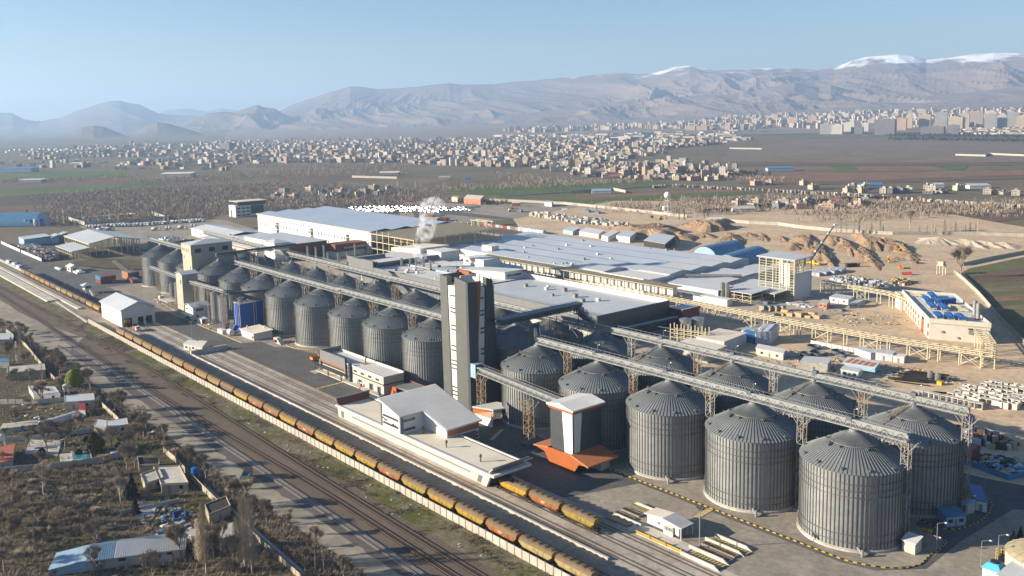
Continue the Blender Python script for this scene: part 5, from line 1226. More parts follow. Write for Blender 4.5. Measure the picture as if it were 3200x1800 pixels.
b = MB(); b.box(-372,-350,150,164,z0,19); b.build('roof_house', M['plaster'], t); window(t,'y',-368,16.6,3.2,1.3,150,n=3)
b = MB(); b.box(-190,-181,148.6,163,z0,10.2); b.build('rust_block', M['rust'], t)
b = MB(); b.box(-180.98,-180.9,150,162,2.4,6.0); b.build('rust_glazing', M['bluepale'], t)
b = MB(); b.box(-190.4,-180.6,148.5,163.4,10.2,11.2); b.build('rust_parapet', M['rust'], t)
b = MB(); b.box(-189.8,-181.2,149.2,162.8,11.2,11.3); b.build('rust_roof', M['whiteroof'], t)
b = MB(); b.box(-395,-305,120,120.4,13.9,15); b.build('blue_gutter', M['bluepale'], t)
def vent_unit(x, y, z, s, par, m='galv', name='roof_unit'):
	b = MB(); b.box(x-s,x+s,y-s,y+s,z,z+s*1.5); b.box(x-s*1.15,x+s*1.15,y-s*1.15,y+s*1.15,z+s*1.5,z+s*1.7); b.build(name, M[m], par)
random.seed(3)
for i in range(26): vent_unit(random.uniform(-398,-306), random.uniform(101,146), 13.9, random.uniform(.4,.9), t, random.choice(['galv','winframe','darksteel','plaster']))
for x, y in ((-282,128),(-266,130),(-255,134),(-238,126),(-222,128),(-226,120),(-271,136),(-250,120)): vent_unit(x,y,13.3,random.uniform(.7,1.2),t,random.choice(['plaster','winframe']))
for px_, py_, h in ((1301,838,7),(1324,842,8),(1346,845,6.4),(1255,832,5),(1282,828,4)):
	p = at(px_, py_, 13.9); b = MB(); b.cyl(p.x,p.y,.8,13.9,13.9+h,10); b.cyl(p.x,p.y,1.1,13.9+h,14.5+h,10,r2=.5); b.build('roof_stack', M['stain'], t)
b = MB(); p = at(1301,838,13.9); q = at(1346,848,13.9); b.tube((p.x,p.y,15.2),(q.x,q.y,15.2),.6,8); b.build('roof_duct', M['galv'], t)
t = thing('rust_red_hall', 'rust red clad hall with a white end wall behind the silos', 'hall', (-560,125,.75))
b = MB(); b.box(-575,-556,100,112,z0,16); b.build('white_end', M['plaster'], t)
b = MB(); b.hexa([(-576,99,16),(-555,99,16),(-555,113,16),(-576,113,16)],[(-566,105,18),(-565,105,18),(-565,106,18),(-566,106,18)]); b.build('end_roof', M['whiteroof'], t)
b = MB(); b.box(-555.8,-554.8,112,146,6.5,13.6); b.build('rust_front', M['rust'], t)
b = MB(); b.box(-555.6,-554.9,112,146,z0,6.5); b.build('dark_base', M['anth'], t)
b = MB(); b.box(-555.6,-541,146,182,5.2,11.4); b.build('rust_wing', M['rust'], t)
b = MB(); b.box(-541,-540.6,154,176,7.4,8.8); b.build('wing_window', M['bluepale'], t)
b = MB(); b.box(-555,-542,146,182,z0,5.2); b.build('white_base', M['plaster'], t)
b = MB(); b.box(-640,-555.8,112,146,z0,13); b.build('hall_body', M['plaster'], t)
b = MB(); b.hexa([(-640,111,12.9),(-554,111,13.7),(-554,147,13.7),(-640,147,12.9)],[(-640,111,13.2),(-554,111,14),(-554,147,14),(-640,147,13.2)]); b.build('hall_roof', M['whiteroof'], t)
for i, (px_, py_, h) in enumerate(((963,817,9),(989,823,9.6),(1014,817,9.8),(1026,834,8),(1059,842,9.4),(1087,836,8.6),(1110,803,7.5))):
	p = at(px_, py_, 1); t2 = thing('slim_chimney', 'slim steel chimney, %s from the left before the rust red hall' % ORDW[i], 'chimney', p, 0, 'slim steel chimneys')
	b = MB(); b.cyl(p.x,p.y,.85,.75,h+4,10); b.build('shaft', M['stain'], t2); b = MB(); b.cyl(p.x,p.y,1.0,h+4,h+4.5,10); b.build('rim', M['darksteel'], t2)
gallery((-500,112,8),(-430,104,8),'dark pipe bridge behind the slim chimneys', w=1.6, h=1.2, m='darksteel', n=24, rails=False)
t = thing('courtyard_hall', 'low white roofed halls with rust red fronts round a courtyard', 'hall', (-680,120,.75))
def slope_roof(A, B, C, D, za, zb, m, par, th=.4, name='roof'):
	b = MB(); P = [(A,za),(B,za),(C,zb),(D,zb)]; b.hexa([(p[0],p[1],q-th) for p,q in P],[(p[0],p[1],q) for p,q in P]); return b.build(name, M[m], par)
b = MB(); b.box(-700,-640,95,118,z0,8.4); b.build('hall_body', M['rust'], t)
slope_roof((-702,94),(-638,94),(-638,119),(-702,119),8.6,9.6,'greyroof',t)
b = MB(); b.box(-640,-585,98,130,z0,8.4); b.build('front_body', M['plaster'], t)
slope_roof((-642,96),(-583,96),(-583,131),(-642,131),8.6,11,'greyroof',t)
b = MB(); b.box(-640,-600,97.4,97.9,6.4,8.2); b.build('orange_eave', M['orange'], t)
b = MB(); b.box(-780,-700,118,150,z0,8); b.build('rear_body', M['plaster'], t)
slope_roof((-782,117),(-690,117),(-690,134),(-782,134),8.2,10.6,'ribroof',t); slope_roof((-690,134),(-690,134.1),(-690,134.1),(-690,134),10.6,10.6,'ribroof',t) if 0 else None
slope_roof((-782,134),(-690,134),(-690,151),(-782,151),10.6,8.2,'whiteroof',t)
b = MB(); b.box(-700,-640,119,150,z0,7.4); b.build('court_body', M['rust'], t)
slope_roof((-702,119.4),(-640,119.4),(-640,152),(-702,152),7.8,8.6,'whiteroof',t)
for i in range(8): vent_unit(random.uniform(-690,-590), random.uniform(100,126), 9.6, .7, t, 'galv')
t = thing('dark_roof_plant', 'dark walled plant with roof machinery behind the leftmost silos', 'building', (-700,68,.75))
b = MB(); b.box(-722,-668,56,78,z0,10); b.build('body', M['greyclad'], t)
b = MB(); b.box(-722.4,-667.6,55.6,56.2,8.6,12); b.box(-668.2,-667.6,56.2,78,8.6,11.6); b.build('parapet', M['anth'], t)
b = MB(); b.box(-692,-680,55.2,55.6,4,12.4); b.build('white_panel', M['plaster'], t)
for i in range(14): vent_unit(random.uniform(-716,-672), random.uniform(60,76), 10, random.uniform(.6,1.2), t, random.choice(['galv','plaster','stain']))
t = thing('white_warehouse', 'huge white warehouse with rows of small dark windows', 'warehouse', (-640,215,.75))
b = MB(); b.box(-750,-533,175,258,z0,19.6); b.build('wall', M['plaster'], t)
b = MB()
for k in range(4):
	ya = 174.2+21.1*k; yb_ = ya+21.1; ym = ya+15
	b.hexa([(-751,ya,19.6),(-532.6,ya,19.6),(-532.6,ym,21.2),(-751,ym,21.2)],[(-751,ya,20),(-532.6,ya,20),(-532.6,ym,21.6),(-751,ym,21.6)])
	b.hexa([(-751,ym,21.2),(-532.6,ym,21.2),(-532.6,yb_,19.6),(-751,yb_,19.6)],[(-751,ym,21.6),(-532.6,ym,21.6),(-532.6,yb_,20),(-751,yb_,20)])
b.build('ridged_roof', mat('blue_grey_roof', (.33,.38,.46), .45, .1, .05, .03), t)
b = MB(); b.box(-751,-532.6,173.9,174.6,19.2,20.1); b.build('eave_trim', M['cream'], t)
row1 = [75,90,105,139,156,188,228,246,264,280,297,314,332,356,390,407,446]; row2 = [78,97,116,193,234,254,276,297,318,340,360,451,521,543,568,592,640,667,692,718,848,875,902]; row3 = [237,257,278,300,342,452,523,547,570,594,852,877,903]
for row, zc, hh in ((row1, 15.6, 1.5), (row2, 10.6, 2.3), (row3, 5.0, 2.0)):
	for x_ in row:
		a = px_ = 780+x_/2.4267; d = ray(px_, 640+ (62+x_*.17)/2.4267); tt = (175-CAMP[1])/d[1]; X = CAMP[0]+d[0]*tt
		window(t,'y',X,zc,1.5,hh,175,gl='dark')
for x_ in (214,472,743,):
	d = ray(780+x_/2.4267, 640+190/2.4267); tt = (175-CAMP[1])/d[1]; X = CAMP[0]+d[0]*tt
	b = MB(); b.box(X-2.4,X+2.4,174.7,175,z0+1,14.4); b.build('stair_opening', M['under'], t)
	for z in (3,7.4,11.8): b = MB(); b.box(X-2.5,X+2.5,174.5,174.7,z,z+.6); b.build('landing', M['creamsteel'], t)
t = thing('unfinished_building', 'unfinished cream steel frame at the end of the white warehouse', 'steel frame', (-500,215,.75))
xsf = [-532,-523,-514,-505,-496,-487,-478,-469]; ysf = [175,190,205,220,235,250,262]
for x in xsf:
	for y in ysf:
		if y == 175 or x in (-469,-496) or y == 262: b = MB(); b.box(x-.3,x+.3,y-.3,y+.3,z0,(21.5 if x < -496 else 19)); b.build('column', M['creamsteel'], t)
b = MB()
for z in (6.4,12.2,18.4):
	for y in ysf: b.bar((-532,y,z),(-469,y,z),.55)
	for x in xsf: b.bar((x,175,z),(x,262,z),.5)
tag(b.build('floor_beams', M['creamsteel'], t), kind='stuff')
b = MB()
for i in range(70): x = -531.5+i*.9; b.bar((x,175,18.9),(x,262,20.2),.28)
for i in range(20): y = 176+i*4.5; b.bar((-532,y,18.5),(-469,y,18.5),.35)
for i in range(40): x = -531+i*1.58; b.bar((x,190,12.8),(x,262,12.8),.3)
tag(b.build('purlins', M['creamsteel'], t), kind='stuff')
b = MB()
for x in (-500,-490,-480):
	for y in (256,262): b.box(x-.3,x+.3,y-.3,y+.3,19,25)
b.bar((-502,262,25),(-478,262,25),.5); b.bar((-502,256,25),(-478,256,25),.5); b.bar((-502,259,24.8),(-478,259,22.4),.3); tag(b.build('top_frame', M['creamsteel'], t), kind='stuff')
b = MB(); b.box(-533,-532,174.6,258,z0,12); b.build('dark_back_panels', M['dark'], t)
t = thing('vast_hall', 'vast hall under a pale multi-ridged roof in the middle of the works', 'hall', (-370,255,.75))
X0, X1, YF, YB, ze = -486, -258, 207, 314, 9.6
b = MB(); b.box(X0,X1,YF,YB,z0,ze); b.build('wall', M['plaster'], t)
vr = mat('vast_pale_roof', (.42,.455,.505), .5, .08, .05, .03, c2=(.39,.425,.47))
bays = 5; W = (YB-YF)/bays; b = MB(); r2 = MB()
for k in range(bays):
	ya = YF+W*k; yr = ya+W*.62; yb_ = ya+W; xe = X1+(0 if k else -38)
	zA, zR = ze+.2, ze+1.5
	b.hexa([(X0,ya,zA),(xe,ya,zA),(xe,yr,zR),(X0,yr,zR)],[(X0,ya,zA+.3),(xe,ya,zA+.3),(xe,yr,zR+.3),(X0,yr,zR+.3)])
	b.hexa([(X0,yr,zR),(xe,yr,zR),(xe,yb_,zA),(X0,yb_,zA)],[(X0,yr,zR+.3),(xe,yr,zR+.3),(xe,yb_,zA+.3),(X0,yb_,zA+.3)])
	xl = xe-26 if k else xe-30      # raised end pieces
	r2.hexa([(xl,ya+1,ze),(xe+.6,ya+1,ze),(xe+.6,yr,zR),(xl,yr,zR)],[(xl,ya+.6,zA+.9),(xe+.6,ya+.6,zA+.9),(xe+.6,yr,zR+.9),(xl,yr,zR+.9)])
	r2.hexa([(xl,yr,zR),(xe+.6,yr,zR),(xe+.6,yb_,ze),(xl,yb_,ze)],[(xl,yr,zR+.9),(xe+.6,yr,zR+.9),(xe+.6,yb_,zA+.9),(xl,yb_,zA+.9)])
b.build('ridged_roof', vr, t); r2.build('raised_roof_ends', M['whiteroof'], t)
b = MB()
for k in range(bays):
	ya = YF+W*k; yr = ya+W*.62; xe = X1+(0 if k else -38); b.yprism if 0 else b.add([(xe+.3,ya,ze),(xe+.3,yr,ze+1.6),(xe+.3,ya+W,ze)],[(0,1,2)])
b.build('gable_ends', M['plaster'], t)
b = MB(); b.box(X0,X1-38,YF-.3,YF,7.6,ze+.5); b.build('front_fascia', M['plaster'], t)
b = MB(); b.box(X1-38.4,X1-.5,YF-2,YF,z0,ze+1); b.build('end_block', M['plaster'], t)
for i in range(6): window(t,'y',X0+6+i*5.4,8.2,1.6,1.9,YF-.3)
for i in range(22):
	x = random.uniform(X0+15,X1-50); k = random.randrange(bays); y = YF+W*k+W*.55*random.random(); vent_unit(x,y,ze+.5+1.3*(y-YF-W*k)/(W*.62),random.uniform(.4,.9),t,random.choice(['plaster','winframe','galv']))
b = MB(); b.box(-432,-420,213,220,ze,ze+5); b.build('roof_house', M['plaster'], t)
t = thing('cooling_rack', 'long cream frame of white cooling boxes along the front of the vast hall', 'rack', (-320,200,.75))
xa = -412; n = 30
bx = MB(); bx.box(-2.1,2.1,-2,2,4.2,8.6); bx.box(-1.8,1.8,-2.05,-2,4.6,8.2); BX = bx.mesh('cooling_box', M['plaster'])
for i in range(n):
	x = xa+i*6.15; put(BX, 'cooling_box', t, (x+320, 3.2, -.75))
	b = MB(); b.box(x-3.1,x-2.8,196.8,197.1,z0,9.6); b.build('post', M['creamsteel'], t)
b = MB()
for z in (4.0,9.6):
	for y in (196.9,205.2): b.bar((xa-3,y,z),(xa+n*6.15,y,z),.34)
i = 0; x = xa-3
while x < xa+n*6.15: b.bar((x,196.6,9.8),(x,206,10.0),.26); x += 1.0
for i in range(n): x = xa+i*6.15-3; b.bar((x,196.9,4.0),(x+6.15,196.9,2.0),.16); b.bar((x,196.9,z0),(x,196.9,4),.3); b.bar((x,205.2,z0),(x,205.2,9.6),.3)
tag(b.build('frame', M['creamsteel'], t), kind='stuff')
b = MB(); b.box(-430,-226,190,196,z0,3.6); 
tag(b.build('retaining_wall', M['palecon']), 'pale wall running below the cream rack of cooling boxes', 'wall')
# ================================================================ VEHICLES
whl = MB(); whl.tube((0,-.14,0),(0,.14,0),.5,12,cap=True); WHL = whl.mesh('wheel', M['rubber'])
wr = MB(); wr.tube((0,-.15,0),(0,.15,0),.25,8,cap=True); WRM = wr.mesh('rim', M['steel'])
def wheels(t, pts, s=1.0):
	for x, y in pts:
		w_ = put(WHL, 'wheel', t, (x,y,.5*s)); w_.scale = (s,s,s); put(WRM, 'rim', w_)
CARC = {}
def car(p, rz, label, group, col='white_car', rgb=(.42,.42,.41)):
	t = thing('parked_car', label, 'car', p, rz, group)
	if col not in CARC:
		b = MB(); b.yprism([(-2.1,.35),(2.1,.35),(2.15,.8),(1.2,.95),(-1.5,.98),(-2.15,.9)],-.85,.85)
		g = MB(); g.hexa([(-1.5,-.8,.96),(1.2,-.8,.95),(1.2,.8,.95),(-1.5,.8,.96)],[(-1.0,-.66,1.42),(.45,-.66,1.42),(.45,.66,1.42),(-1.0,.66,1.42)])
		r = MB(); r.hexa([(-1.02,-.68,1.42),(.47,-.68,1.42),(.47,.68,1.42),(-1.02,.68,1.42)],[(-.9,-.6,1.47),(.35,-.6,1.47),(.35,.6,1.47),(-.9,.6,1.47)])
		m = mat(col, rgb, .3, .1, .02, 1, spec=.6); CARC[col] = (b.mesh('body', m), g.mesh('windows', M['glass']), r.mesh('roof', m))
	a = CARC[col]; put(a[0],'body',t); put(a[1],'windows',t); put(a[2],'roof',t)
	for x, y in ((-1.35,-.8),(1.35,-.8),(-1.35,.8),(1.35,.8)): w_ = put(WHL,'wheel',t,(x,y,.32)); w_.scale = (.64,.7,.64)
	return t
def truck(p, rz, label, cab='orange_truck', crgb=(.6,.2,.03), bed='orange_truck', brgb=(.6,.2,.03), kind='dump', L=6.4, group=None, s=1.0):
	t = thing('truck', label, 'truck', p, rz, group); t.scale = (s,s,s)
	mc = mat(cab, crgb, .45, 0, .05, 1); mb_ = mat(bed, brgb, .5, 0, .08, 1)
	b = MB(); b.box(-L/2,L/2,-.4,.4,.75,1.0); b.build('chassis', M['under'], None).parent = t
	b = MB(); b.hexa([(L/2-1.9,-1.2,.8),(L/2,-1.2,.8),(L/2,1.2,.8),(L/2-1.9,1.2,.8)],[(L/2-1.9,-1.15,2.7),(L/2-.35,-1.15,2.7),(L/2-.35,1.15,2.7),(L/2-1.9,1.15,2.7)]); c = b.build('cab', mc, None); c.parent = t
	b = MB(); b.hexa([(L/2-.14,-1.0,1.75),(L/2-.08,-1.0,1.75),(L/2-.08,1.0,1.75),(L/2-.14,1.0,1.75)],[(L/2-.36,-1.0,2.5),(L/2-.28,-1.0,2.5),(L/2-.28,1.0,2.5),(L/2-.36,1.0,2.5)]); b.box(L/2-1.5,L/2-.7,-1.22,-1.17,1.7,2.4); b.box(L/2-1.5,L/2-.7,1.17,1.22,1.7,2.4); b.build('windscreen', M['glass'], None).parent = c
	x0, x1 = -L/2-.2, L/2-2.1
	if kind == 'dump':
		b = MB(); b.box(x0,x1,-1.25,1.25,1.05,1.2); b.box(x0,x1,-1.25,-1.15,1.2,2.5); b.box(x0,x1,1.15,1.25,1.2,2.5); b.box(x1-.12,x1,-1.15,1.15,1.2,2.8); b.box(x0,x0+.1,-1.15,1.15,1.2,2.4)
		for i in range(5):
			for q in (-1.3,1.3): b.box(x0+(x1-x0)*i/4.2,x0+(x1-x0)*i/4.2+.12,q-.06,q+.06,1.05,2.5)
		b.build('dump_body', mb_, None).parent = t
	elif kind == 'tank':
		b = MB(); b.tube((x0,0,2.0),(x1,0,2.0),1.15,12,cap=True); b.build('tank', mb_, None, True).parent = t
	elif kind == 'mixer':
		b = MB(); b.tube((x0,0,2.5),((x0+x1)/2,0,2.2),.7,12,r2=1.3,cap=True); b.tube(((x0+x1)/2,0,2.2),(x1,0,2.0),1.3,12,r2=.8,cap=True); b.build('drum', mb_, None, True).parent = t
	else:
		b = MB(); b.box(x0,x1,-1.25,1.25,1.05,3.4); b.build('box_body', mb_, None).parent = t
	wheels(t, [(L/2-1.0,-1.0),(L/2-1.0,1.0),(-L/2+.8,-1.0),(-L/2+.8,1.0),(-L/2+2.1,-1.0),(-L/2+2.1,1.0)])
	return t
def excavator(p, rz, label):
	t = thing('excavator', label, 'excavator', p, rz)
	m = mat('excavator_yellow', (.62,.33,.02), .5, 0, .08, 1)
	for y in (-1.1,1.1):
		b = MB(); b.yprism([(-1.9,.2),(-1.5,0),(1.5,0),(1.9,.2),(1.9,.7),(1.5,.95),(-1.5,.95),(-1.9,.7)],y-.3,y+.3); b.build('track', M['rubber'], None).parent = t
	b = MB(); b.box(-2.2,1.2,-1.25,1.25,1.1,2.0); b.build('body', m, None).parent = t
	b = MB(); b.box(-.2,1.3,.1,1.2,2.0,3.1); c = b.build('cab', M['glass'], None); c.parent = t
	b = MB(); b.box(-.25,1.35,.05,1.25,3.1,3.22); b.build('cab_roof', m, None).parent = c
	b = MB(); b.bar((1.0,-.3,1.8),(3.6,-.3,4.6),.5,.6); b.bar((3.6,-.3,4.6),(5.2,-.3,4.0),.45,.5); b.build('boom', m, None).parent = t
	b = MB(); b.bar((5.2,-.3,4.1),(6.0,-.3,1.2),.35,.4); b.build('arm', m, None).parent = t
	b = MB(); b.hexa([(5.5,-.9,.2),(6.4,-.9,.2),(6.4,.3,.2),(5.5,.3,.2)],[(5.7,-.9,1.3),(6.3,-.9,1.3),(6.3,.3,1.3),(5.7,.3,1.3)]); b.build('bucket', M['under'], None).parent = t
	return t
def loader(p, rz, label):
	t = thing('wheel_loader', label, 'loader', p, rz); m = mat('excavator_yellow', (.62,.33,.02), .5, 0, .08, 1)
	b = MB(); b.box(-3,.2,-1.1,1.1,.9,2.1); b.box(.2,1.6,-.7,.7,.9,1.5); b.build('body', m, None).parent = t
	b = MB(); b.box(-.9,.5,-.8,.8,2.1,3.3); b.build('cab', M['glass'], None).parent = t
	b = MB(); b.bar((.6,-.6,1.6),(3.0,-.6,.9),.3); b.bar((.6,.6,1.6),(3.0,.6,.9),.3); b.build('lift_arm', m, None).parent = t
	b = MB(); b.yprism([(2.8,.2),(4.0,.1),(3.6,.5),(3.2,1.3),(2.9,1.3)],-1.4,1.4); b.build('bucket', m, None).parent = t
	wheels(t, [(-2,-1.1),(-2,1.1),(1.2,-1.1),(1.2,1.1)], 1.5); return t
z0 = .78
P3 = lambda p, z=.78: Vector((p[0], p[1], z))
# ================================================================ CONSTRUCTION SIDE (right of the factories)
t = thing('open_frame_tower', 'tall white roofed tower in an open cream frame with one clad wall', 'tower', (-200,268,z0))
x0,x1,y0,y1,h = -206.5,-182,253,271,25
b = MB(); b.box(x1-.3,x1,y0,y1,z0,17); b.build('clad_wall', M['whiteroof'], t)
b = MB(); b.hexa([(x0-1.5,y0-1,h),(x1+1,y0-1,h),(x1+1,y1+1,h+.6),(x0-1.5,y1+1,h+.6)],[(x0-1.5,y0-1,h+.5),(x1+1,y0-1,h+.5),(x1+1,y1+1,h+1.1),(x0-1.5,y1+1,h+1.1)]); b.build('roof', M['whiteroof'], t)
b = MB(); b.box(x0+2,x0+9,y1-.3,y1,z0,h); b.box(-196,-191,262,262.3,z0,h-1); b.box(-189.5,-186,266,266.3,5,h-4); b.build('white_panels', M['plaster'], t)
for i in range(6):
	x = x0+(x1-x0)*i/5
	for y in (y0,y1): b = MB(); b.box(x-.25,x+.25,y-.25,y+.25,z0,h); b.build('column', M['creamsteel'], t)
for y in (259,265): b = MB(); b.box(x1-.6,x1-.1,y-.25,y+.25,17,h); b.build('column', M['creamsteel'], t)
b = MB()
for k in range(15):
	z = 2+k*1.6; b.bar((x0,y0,z),(x1,y0,z),.22); b.bar((x0,y0,z),(x0,y1,z),.2)
	if z > 17: b.bar((x1,y0,z),(x1,y1,z),.2); b.bar((x0,y1,z),(x1,y1,z),.2)
for i in (1,3): x = x0+(x1-x0)*i/5; b.bar((x,y0,z0),(x+5,y0,8),.2); b.bar((x+5,y0,z0),(x,y0,8),.2)
tag(b.build('girts', M['creamsteel'], t), kind='stuff')
def canopy(label, x0, x1, y0, y1, h, slope, m='whiteroof', legs=4, frame=False):
	t = thing('canopy', label, 'canopy', ((x0+x1)/2,(y0+y1)/2,z0))
	slope_roof((x0,y0),(x1,y0),(x1,y1),(x0,y1),h,h+slope,m,t,.35)
	for i in range(legs):
		x = x0+.5+(x1-x0-1)*i/(legs-1)
		for y in (y0+.5,y1-.5): b = MB(); b.box(x-.18,x+.18,y-.18,y+.18,z0,h-.3+slope*(y-y0)/(y1-y0)); b.build('leg', M['creamsteel'], t)
	if frame:
		b = MB()
		for z in (2.6,5.0): b.bar((x0,y0+.5,z),(x1,y0+.5,z),.25); b.bar((x1-.5,y0,z),(x1-.5,y1,z),.25)
		for i in range(legs-1): xa = x0+.5+(x1-x0-1)*i/(legs-1); xb = x0+.5+(x1-x0-1)*(i+1)/(legs-1); b.bar((xa,y0+.5,z0),(xb,y0+.5,5),.16); b.bar((xb,y0+.5,z0),(xa,y0+.5,5),.16)
		tag(b.build('braces', M['creamsteel'], t), kind='stuff')
canopy('white canopy roof on a cream frame beside the pair of tall tanks', -212,-193,226,246,7.0,1.0,frame=True)
canopy('wide white lorry canopy at the foot of the open frame tower', -222,-186.6,240,268,6.0,1.2,legs=5)
t = thing('low_white_halls', 'stepped low white roofs between the vast hall and the canopy', 'hall', (-240,235,z0))
for (xa,xb,ya,yb_,h) in ((-256,-214,222,236,6.6),(-256,-224,237,256,7.2),(-254,-228,257,280,7.6),(-252,-232,281,312,6.8)):
	b = MB(); b.box(xa,xb,ya,yb_,z0,h); b.build('hall_body', M['plaster'], t); slope_roof((xa-.6,ya-.6),(xb+.6,ya-.6),(xb+.6,yb_+.6),(xa-.6,yb_+.6),h+.3,h+1.4,'whiteroof',t)
b = MB(); b.tube((-252,238,9.4),(-226,262,9.2),1.0,8); b.build('roof_duct', M['galv'], t)
b = MB(); b.box(-224,-199,211,216,z0,4.6); b.box(-224.4,-198.6,210.6,216.4,4.6,5.0); tag(b.build('low_white_shed', M['plaster']), 'long low white shed beside the cream pipe rack', 'shed')
for i, (x, y) in enumerate(((-212.6,224.6),(-209.8,225.4))):
	t = thing('steel_silo', '%s tall stainless tank before the white canopy' % ('left','right')[i], 'tank', (x,y,z0), 0, 'pair of tall stainless tanks')
	b = MB(); b.cyl(x,y,1.35,z0,11.4,14); b.build('shell', M['stain'], t, False); b = MB(); b.cyl(x,y,1.4,11.4,12.0,14,r2=.4); b.build('top', M['galv'], t)
	b = MB(); b.bar((x-1.5,y-.6,z0),(x-1.5,y-.6,12.6),.1); b.bar((x-1.5,y-1,z0),(x-1.5,y-1,12.6),.1); b.build('ladder', M['steel'], t)
def pipe_rack(label, pts, h, w_=3.2, step=4.0, bracing=3):
	t = thing('pipe_rack', label, 'pipe rack', P3(pts[0]))
	beams = MB(); k = 0
	for p, q in zip(pts, pts[1:]):
		p, q = P3(p,0), P3(q,0); d = (q-p); L = d.length; d.normalize(); sd = Vector((-d.y,d.x,0))*w_/2
		for z in (h-1.7,h):
			for s in (-1,1): beams.bar(p+sd*s+Vector((0,0,z)), q+sd*s+Vector((0,0,z)), .32)
		n = max(1, int(L/step))
		for i in range(n+1):
			c = p+d*(L*i/n)
			beams.bar(c-sd+Vector((0,0,h)), c+sd+Vector((0,0,h)), .26); beams.bar(c-sd+Vector((0,0,h-1.7)), c+sd+Vector((0,0,h-1.7)), .26)
			for s in (-1,1): beams.bar(c+sd*s+Vector((0,0,h-1.7)), c+sd*s+Vector((0,0,h)), .2)
			if i < n:
				e = p+d*(L*(i+1)/n)
				beams.bar(c-sd+Vector((0,0,h+.02)), e+sd+Vector((0,0,h+.02)), .14)
				beams.bar(c+sd+Vector((0,0,h+.02)), e-sd+Vector((0,0,h+.02)), .14) if i % 2 else None
			if k % 2 == 0:
				for s in (-1,1):
					b = MB(); a = c+sd*s; b.box(a.x-.2,a.x+.2,a.y-.2,a.y+.2,.6,h-1.7); b.build('leg', M['creamsteel'], t)
			if k % 6 == 0 and i < n-1:
				e = p+d*(L*(i+2)/n); b = MB()
				for s in (-1,1): b.bar(c+sd*s+Vector((0,0,.8)), e+sd*s+Vector((0,0,h-1.9)), .2); b.bar(e+sd*s+Vector((0,0,.8)), c+sd*s+Vector((0,0,h-1.9)), .2)
				b.build('cross_brace', M['creamsteel'], t)
			k += 1
		beams.bar(p+sd*.4+Vector((0,0,h-1.5)), q+sd*.4+Vector((0,0,h-1.5)), .4)
	tag(beams.build('rack_frame', M['creamsteel'], t), kind='stuff'); return t
pipe_rack('long cream pipe rack marching from the dark factory to the power house', [(-236,182),(-203,181.8),(-131,179),(-89,180),(-62,183),(-40,186)], 8.2)
pipe_rack('end arm of the cream pipe rack reaching into the power house wall', [(-42,186),(-47,199),(-62,224)], 9.0, w_=5)
pipe_rack('cream pipe rack between the open frame tower and the power house', [(-182,284),(-134,277),(-118,266)], 9.0)
t = thing('power_house', 'cream power house with blue fan coolers on its flat roof', 'building', (-95,245,z0))
A, B, C = Vector((-83.6,218,0)), Vector((-58.5,228,0)), Vector((-103,288,0)); D = A+C-B
hh_ = 10.6; up = lambda p, z: Vector((p.x,p.y,z))
ins = lambda p, k: p+((A+C)/2-p)*k
b = MB(); b.hexa([up(ins(p,.015),z0) for p in (A,B,C,D)],[up(ins(p,.015),hh_-1.6) for p in (A,B,C,D)]); b.build('wall', M['cream'], t)
b = MB(); P = (A,B,C,D)
for i in range(4):
	p, q = P[i], P[(i+1)%4]; pi, qi = ins(p,.03), ins(q,.03); b.hexa([up(p,hh_-1.6),up(q,hh_-1.6),up(qi,hh_-1.6),up(pi,hh_-1.6)],[up(p,hh_+.7),up(q,hh_+.7),up(qi,hh_+.7),up(pi,hh_+.7)])
b.build('parapet', M['cream'], t)
b = MB(); b.hexa([up(ins(p,.03),hh_-1.7) for p in P],[up(ins(p,.03),hh_-.5) for p in P]); b.build('roof', M['greyroof'], t)
nA = (D-A).normalized(); nB = (B-A).normalized(); nF = Vector((nA.y,-nA.x,0)); nF = -nF if nF.dot(C-A) > 0 else nF
def wallpiece(par, o, dr, nrm, u, w_, za, zb, m, name):
	b = MB(); c = o+dr*u; d = dr*w_/2; b.hexa([up(c-d+nrm*.08,za),up(c+d+nrm*.08,za),up(c+d-nrm*.3,za),up(c-d-nrm*.3,za)],[up(c-d+nrm*.08,zb),up(c+d+nrm*.08,zb),up(c+d-nrm*.3,zb),up(c-d-nrm*.3,zb)]); return b.build(name, M[m], par)
wallpiece(t, A, nA, nF, 16, 5.2, z0+1.4, 7.0, 'orange', 'orange_door'); wallpiece(t, A, nA, nF, 16, 5.2, z0, z0+1.4, 'red', 'red_door_base'); wallpiece(t, A, nA, nF, 16, 4.6, 7.4, 8.4, 'dark', 'window')
for u in (2.5,): 
	for za in (2,6): wallpiece(t, A, nA, nF, u, 1.6, za, za+2.2, 'rust', 'window')
for u in (26,34,40,47,54,61): wallpiece(t, A, nA, nF, u, 1.4, 5.6, 7.6, 'rust', 'window'); wallpiece(t, A, nA, nF, u, 1.4, 1.6, 4.4, 'orangedull', 'window')
nG = Vector((nB.y,-nB.x,0)); nG = -nG if nG.dot(C-A) > 0 else nG
for u in (6,): wallpiece(t, A, nB, nG, u, 1.0, 4.6, 5.6, 'winframe', 'wall_unit')
wallpiece(t, A, nB, nG, 20, 5.5, 7.2, 7.8, 'dark', 'louvre'); wallpiece(t, A, nB, nG, 20, 5.0, 5.0, 6.8, 'greyclad', 'opening'); wallpiece(t, A, nB, nG, 13, .8, 2.2, 3.2, 'winframe', 'wall_unit')
cl = MB(); cl.box(-2.2,2.2,-5,5,1.7,2.9); 
for i in range(5): cl.cyl(0,-4+i*2,.8,2.9,3.2,10)
CLM = cl.mesh('cooler_casing', M['bluefan']); cg = MB()
for x in (-2,2):
	for y in (-4.8,0,4.8): cg.box(x-.12,x+.12,y-.12,y+.12,0,1.7)
